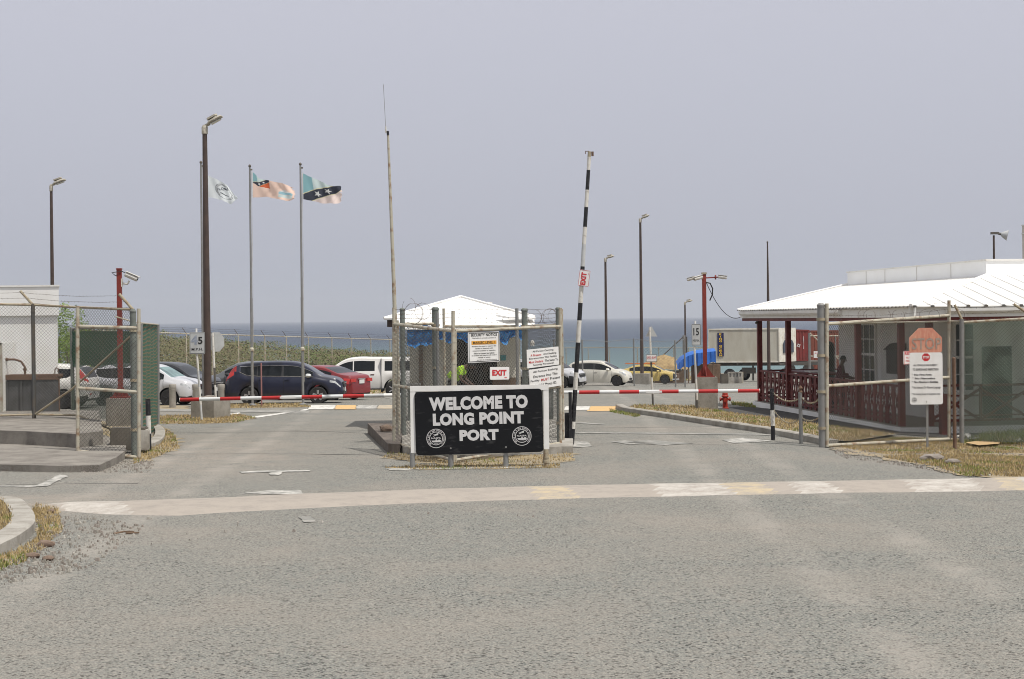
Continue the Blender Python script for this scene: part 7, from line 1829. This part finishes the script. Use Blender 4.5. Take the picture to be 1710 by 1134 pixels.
# trailer beneath
t = thing('trailer', 'dark semi trailer chassis with pairs of wheels under the grey container', 'trailer', tuple(a0), 0)
mb = MB(); mb.bar(de * .7 + V(0, 0, -.16) - dl * 2.2, dl * (Lc + .1) + de * .7 + V(0, 0, -.16), .14, .26); mb.bar(de * 1.8 + V(0, 0, -.16) - dl * 2.2, dl * (Lc + .1) + de * 1.8 + V(0, 0, -.16), .14, .26)
for f in (0, .3, .6, 1): mb.bar(dl * Lc * f + V(0, 0, -.13), dl * Lc * f + de * We + V(0, 0, -.13), .12, .16)
mb.build('chassis', 'steel_dark', t)
gzc = gz(a0.x, Dc) - zc
for f in (.93, .72, .14, -.12):
    for e_ in (.16, 2.2):
        c_ = dl * Lc * f + de * e_ + V(0, 0, gzc + .5); ax = ln; mb = MB(); vs = []
        for off, rr in ((-.14, .42), (-.13, .5), (.13, .5), (.14, .42)):
            for k in range(20): a = k * math.pi / 10; vs.append(c_ + ax * off + (dl * math.cos(a) + V(0, 0, 1) * math.sin(a)) * rr)
        mb.add(vs, [(i * 20 + k, i * 20 + (k + 1) % 20, (i + 1) * 20 + (k + 1) % 20, (i + 1) * 20 + k) for i in range(3) for k in range(20)] + [tuple(range(20)), tuple(range(60, 80))]); w_ = mb.build('wheel', 'rubber', t, True)
        mb = MB(); mb.add([c_ + ax * .145 + (dl * math.cos(k * math.pi / 8) + V(0, 0, 1) * math.sin(k * math.pi / 8)) * .26 for k in range(16)], [tuple(range(16))]); mb.build('rim', 'galv', w_)
mb = MB(); mb.bar(dl * Lc * .45 + de * .8 + V(0, 0, -.3), dl * Lc * .45 + de * .8 + V(0, 0, gzc + .05), .14, .14); mb.bar(dl * Lc * .42 + de * .9 + V(0, 0, -.7), dl * Lc * .62 + de * .9 + V(0, 0, -.7), .3, .5); mb.build('landing_leg', 'steel_dark', t)
# red container end and long rust container
Dr = 142; b = GX(1323, Dr); zr_ = W(1335, 603, Dr).z; ht_ = W(1335, 551, Dr).z - zr_
t = container('shipping_container', 'dark red container end with small white markings beside the grey container', (b.x, Dr, zr_), 0, 1.55 * 1.0, 6.0, ht_, 'container_red')
mb = MB(); mb.text('HAMBURG SUD' if 0 else 'IIIIIIIIIIII', (1.0, -.012, ht_ * .60), 1.15, .07, (0, 0, -1), (1, 0, 0)); mb.build('side_marking', 'signwhite', t)
mb = MB()
for k in range(4): a = k * math.pi / 2 + .3; mb.add([V(.55 + .12 * math.cos(a) + .09 * math.cos(a + s), -.012, ht_ * .5 + .12 * math.sin(a) + .09 * math.sin(a + s)) for s in (0, 2, 4)], [(0, 1, 2)])
mb.build('side_emblem', 'signwhite', t)
mb = MB(); mb.box((1.2, 2.5, -.15), (3.4, 5, .2)); 
for x in (-.2, 1.5): mb.lathe([(.5, -.15), (.5, .15)], 18, (x, .4, -.75), 'Y')
tag(mb.build('trailer', 'steel_dark', None, False, (b.x, Dr, zr_)), 'dark trailer running gear under the dark red container end', 'trailer')
b = GX(1354, 150); z2 = W(1380, 618, 150).z
t = container('shipping_container', 'long rust brown container behind the veranda posts', (b.x, 150, z2), R(4), 6.1, 2.44, W(1380, 552, 150).z - z2, 'container_rust')
# yard fence piece before the red containers
Dy = 70
t = thing('yard_fence', 'galvanised pipe fence with a diagonal brace in front of the red containers', 'fence', tuple(GX(1351, Dy)))
o = GX(1351, Dy)
def LY(px, py): return W(px, py, Dy) - o
mb = MB(); mb.tube([V(0, 0, 0), V(0, 0, LY(1351, 556).z)], .055, 10); mb.build('fence_post', 'galv', t, True)
mb = MB(); q = LY(1396, 640); mb.tube([V(q.x, 0, LY(1396, 645).z), V(q.x, 0, LY(1396, 562).z)], .03, 8); mb.build('fence_post', 'galv', t, True)
for y in (561, 595): mb = MB(); mb.tube([V(.03, 0, LY(1351, y).z), LY(1416, y)], .03, 8); mb.build('rail', 'galv_pale', t, True)
mb = MB(); mb.tube([LY(1352, 556), LY(1420, 618)], .028, 8); mb.build('brace', 'galv_pale', t, True)
mb = MB(); q = LY(1364, 592); mb.box((q.x, -.05, q.z), (.30, .015, .30)); sg = mb.build('small_sign', 'signwhite', t)
mb = MB(); mb.text('NO ENTRY' if 0 else 'III', (q.x, -.06, q.z + .06), .2, .05); mb.build('sign_marks', 'rail_red', sg)
for px, D_, lab, nm in ((1403, 150, 'x', 'x'),): pass

# concrete barrier with four square holes, and neighbours
b = GX(1226, 121); t = thing('concrete_barrier', 'short concrete barrier pierced by four square holes in front of the trailer wheels', 'barrier', tuple(b)); k = b.y / FPX
w_ = 23 * k; h = 19 * k
mb = MB(); mb.box((0, 0, h * .30), (w_, .5, h * .60)); mb.box((0, 0, h * .94), (w_, .5, h * .12)); mb.box((0, .1, h * .74), (w_ * .96, .28, h * .29))
for i in range(5): mb.box((-w_ / 2 + w_ * (i + .1) / 4.2, 0, h * .74), (w_ * .10, .49, h * .29))
mb.build('barrier_body', 'kerb', t)
for i in range(4): mb = MB(); mb.box((-w_ / 2 + w_ * (i + .62) / 4.2, -.06, h * .74), (w_ * .10, .04, h * .16)); mb.build('pale_square', 'signwhite', t)
mb = MB(); mb.box((w_ / 2 + .06, -.1, h * .5), (.09, .09, h)); mb.build('end_upright', 'galv_pale', t)
p = GX(1208, 120.5); block('concrete_block', 'small grey post like block left of the pierced concrete barrier', (p.x, p.y, p.z), (.55, .5, .75), 0, 'dark_conc')
# far chain link fence, left: posts and rail before the scrub
def far_fence(name, label, pts, ytops, cell, postr, m='galv_pale', arms=True, rail=None):
    """pts: list of (px, D); ytops the rail height in the picture"""
    t = thing(name, label, 'fence', (0, 0, 0)); P = []; 
    for (px, D), y in zip(pts, ytops): b = GX(px, D); P.append((b, W(px, y, D)))
    for i, (b, tp_) in enumerate(P):
        if i % 1 == 0: mb = MB(); mb.tube([b - V(0, 0, .2), tp_ + V(0, 0, .03)], postr, 6); mb.build('fence_post', m, t, True)
        if arms: mb = MB(); mb.tube([tp_, tp_ + V(-.28, 0, .42)], postr * .6, 5); mb.build('barb_arm', 'steel_dark', t)
    mb = MB()
    for (b0, t0), (b1, t1) in zip(P[:-1], P[1:]): mb.tube([t0, (t0 + t1) / 2 - V(0, 0, 0 if rail is None else .12), t1], postr * .85 if rail is None else rail, 6)
    mb.build('top_rail', m, t, True)
    mb = MB()
    for (b0, t0), (b1, t1) in zip(P[:-1], P[1:]): chain(mb, b0, b1, t1, t0, cell, .003)
    mb.build('chain_mesh', 'wire', t)
    if arms:
        mb = MB()
        for k in (.3, .65, 1):
            for (b0, t0), (b1, t1) in zip(P[:-1], P[1:]): mb.tube([t0 + V(-.28, 0, .42) * k, (t0 + t1) / 2 + V(-.28, 0, .38) * k, t1 + V(-.28, 0, .42) * k], .006, 3, cap=False)
        mb.build('barbed_wire', 'barb', t)
    return t
L_ = [(170, 104), (215, 106), (262, 108), (311, 110), (354.5, 112), (398, 114), (442, 116), (478, 119), (515, 122), (554, 125), (587, 128), (619, 132), (651, 136), (680, 140), (706, 144), (730, 148)]
far_fence('chain_link_fence', 'long chain link fence before the scrub behind the cars at left', L_, [555.5 + (px - 262) * .030 for px, _ in L_], .22, .045)
L_ = [(905, 150), (945, 150), (982, 150), (1017, 150), (1064, 150), (1100, 150), (1125, 150), (1150, 150), (1175, 150), (1190, 150)]
far_fence('chain_link_fence', 'low chain link fence with a rusty rail along the shore at right', L_, [581, 581, 580.5, 580, 580.5, 581, 581, 581, 580, 580], .25, .035, m='galv_rust', arms=False)
L_ = [(925, 86), (972, 92), (1058, 97), (1127, 102), (1143, 104)]
far_fence('chain_link_fence', 'taller chain link fence with thin posts between the hatchback and the tarp stall', L_, [568, 568, 566, 569, 566], .2, .05, m='galv', arms=False, rail=.012)
p = G(1143, 634); t = thing('fence_post', 'thick grey fence post with a long diagonal brace right of the yellow car', 'post', tuple(p))
mb = MB(); h = W(1143, 560, p.y).z - p.z; mb.tube([(0, 0, 0), (0, 0, h)], .14, 12); mb.build('post_shaft', 'galv', t, True)
mb = MB(); mb.tube([(.26, 0, 0), (.26, 0, h * .97)], .06, 8); mb.build('side_tube', 'steel_dark', t, True)
mb = MB(); q = W(1080, 618, p.y) - p; mb.tube([(-.05, -.05, h * .97), (q.x, 0, q.z)], .05, 8); mb.build('brace', 'steel_dark', t, True)
# thatched stall
p = GX(1108, 128); t = thing('thatched_stall', 'low beach stall with a tan thatched roof behind the yellow car', 'stall', tuple(p)); zt = W(1108, 597, 128).z - p.z
mb = MB()
n = 14; vs = [V(0, 0, zt + .25)] 
for r_, z in ((.9, zt - .05), (1.9, zt - .7), (2.1, zt - .95)):
    for k in range(n * 2): a = math.pi * k / n; rr = r_ * (1 + .06 * math.sin(k * 2.3)); vs.append(V(rr * math.cos(a), rr * .8 * math.sin(a), z + .05 * math.sin(k * 3.7)))
N2 = n * 2
mb.add(vs, [(0, 1 + k, 1 + (k + 1) % N2) for k in range(N2)] + [(1 + i * N2 + k, 1 + (i + 1) * N2 + k, 1 + (i + 1) * N2 + (k + 1) % N2, 1 + i * N2 + (k + 1) % N2) for i in range(2) for k in range(N2)]); mb.build('thatched_roof', 'thatch', t)
for x in (-1.4, 1.4):
    for y in (-1, 1): mb = MB(); mb.tube([(x, y, 0), (x, y, zt - .6)], .08, 6); mb.build('stall_post', 'wood', t, True)
mb = MB(); mb.box((.3, -1.1, .55), (2.4, .1, 1.0)); mb.build('counter', 'wood', t)
# blue tarp canopy
p = GX(1164, 124); t = thing('tarp_canopy', 'curved bright blue tarpaulin canopy on posts left of the grey container', 'canopy', tuple(p)); D_ = p.y
xa, xb = W(1128, 600, D_).x - p.x, W(1192, 600, D_).x - p.x
mb = MB(); n = 26
for i in range(n + 1):
    u = i / n; x = xa + (xb - xa) * u; px_ = 1128 + 64 * u
    top = interp([(1128, 609), (1136, 600), (1148, 593), (1162, 589), (1192, 586)], px_); bot_ = interp([(1128, 615), (1150, 611), (1192, 604)], px_)
    zt = W(px_, top, D_).z - p.z; zv = W(px_, bot_ + 1.5 * math.sin(i), D_).z - p.z
    for j in range(9):
        v = max(0, j - 2) / 6; y = -1.2 + 2.4 * v; z = zt + .22 * math.sin(v * math.pi) if j >= 2 else (zv if j == 0 else (zv + zt) / 2)
        mb.v.append((x, y + (.05 * math.sin(i * 2.1)) - (.06 * math.sin(i * 1.3) if j == 0 else 0), z))
for i in range(n):
    for j in range(8): q = i * 9 + j; mb.f.append((q, q + 1, q + 10, q + 9)); mb.m.append(0)
mb.build('tarpaulin', 'tarp2', t, True)
for x in (xa + .9, (xa + xb) / 2, xb - .2):
    for y in (-1.1, 1.1): mb = MB(); mb.tube([(x, y, 0), (x, y, W(1160, 602, D_).z - p.z)], .05, 6); mb.build('canopy_post', 'wood', t, True)
mb = MB(); mb.box(((xa + xb) / 2 + .9, .2, .75), (2.2, 1.2, 1.5)); mb.build('stall_box', 'wood', t)
p = G(1128, 632); t = thing('scrap_frame', 'leaning silver metal frame lying between the yellow car and the grey post', 'scrap', tuple(p))
mb = MB(); mb.bar((-.3, 0, 1.0), (.5, 0, .25), .10, .10); mb.build('leaning_bar', 'galv_pale', t)
mb = MB(); mb.bar((-1.0, 0, .18), (.9, 0, .2), .25, .25); mb.build('ground_beam', 'steel_dark', t)
mb = MB(); mb.bar((1.1, .2, .1), (1.8, .4, .9), .06, .08); mb.build('loose_slat', 'galv_rust', t)
p = G(1166, 625); block('barrel', 'small orange crate under the blue canopy', (p.x - .5, p.y, p.z + .9), (.5, .4, .35), 0, 'orange', 'crate')

# ------------------------------------------------------------------ haze
def haze(density):
    mb = MB(); mb.box((0, 7000, 95), (20000, 15000, 220)); o = mb.build('haze', []) ; o['kind'] = 'stuff'
    m = bpy.data.materials.new('haze_air'); m.use_nodes = True; t = m.node_tree; t.nodes.clear()
    ou = t.nodes.new('ShaderNodeOutputMaterial'); v = t.nodes.new('ShaderNodeVolumePrincipled'); v.inputs['Density'].default_value = density
    v.inputs['Color'].default_value = (.86, .90, .97, 1); v.inputs['Anisotropy'].default_value = .2; t.links.new(v.outputs[0], ou.inputs['Volume'])
    o.data.materials.append(m)

haze(0.00015)
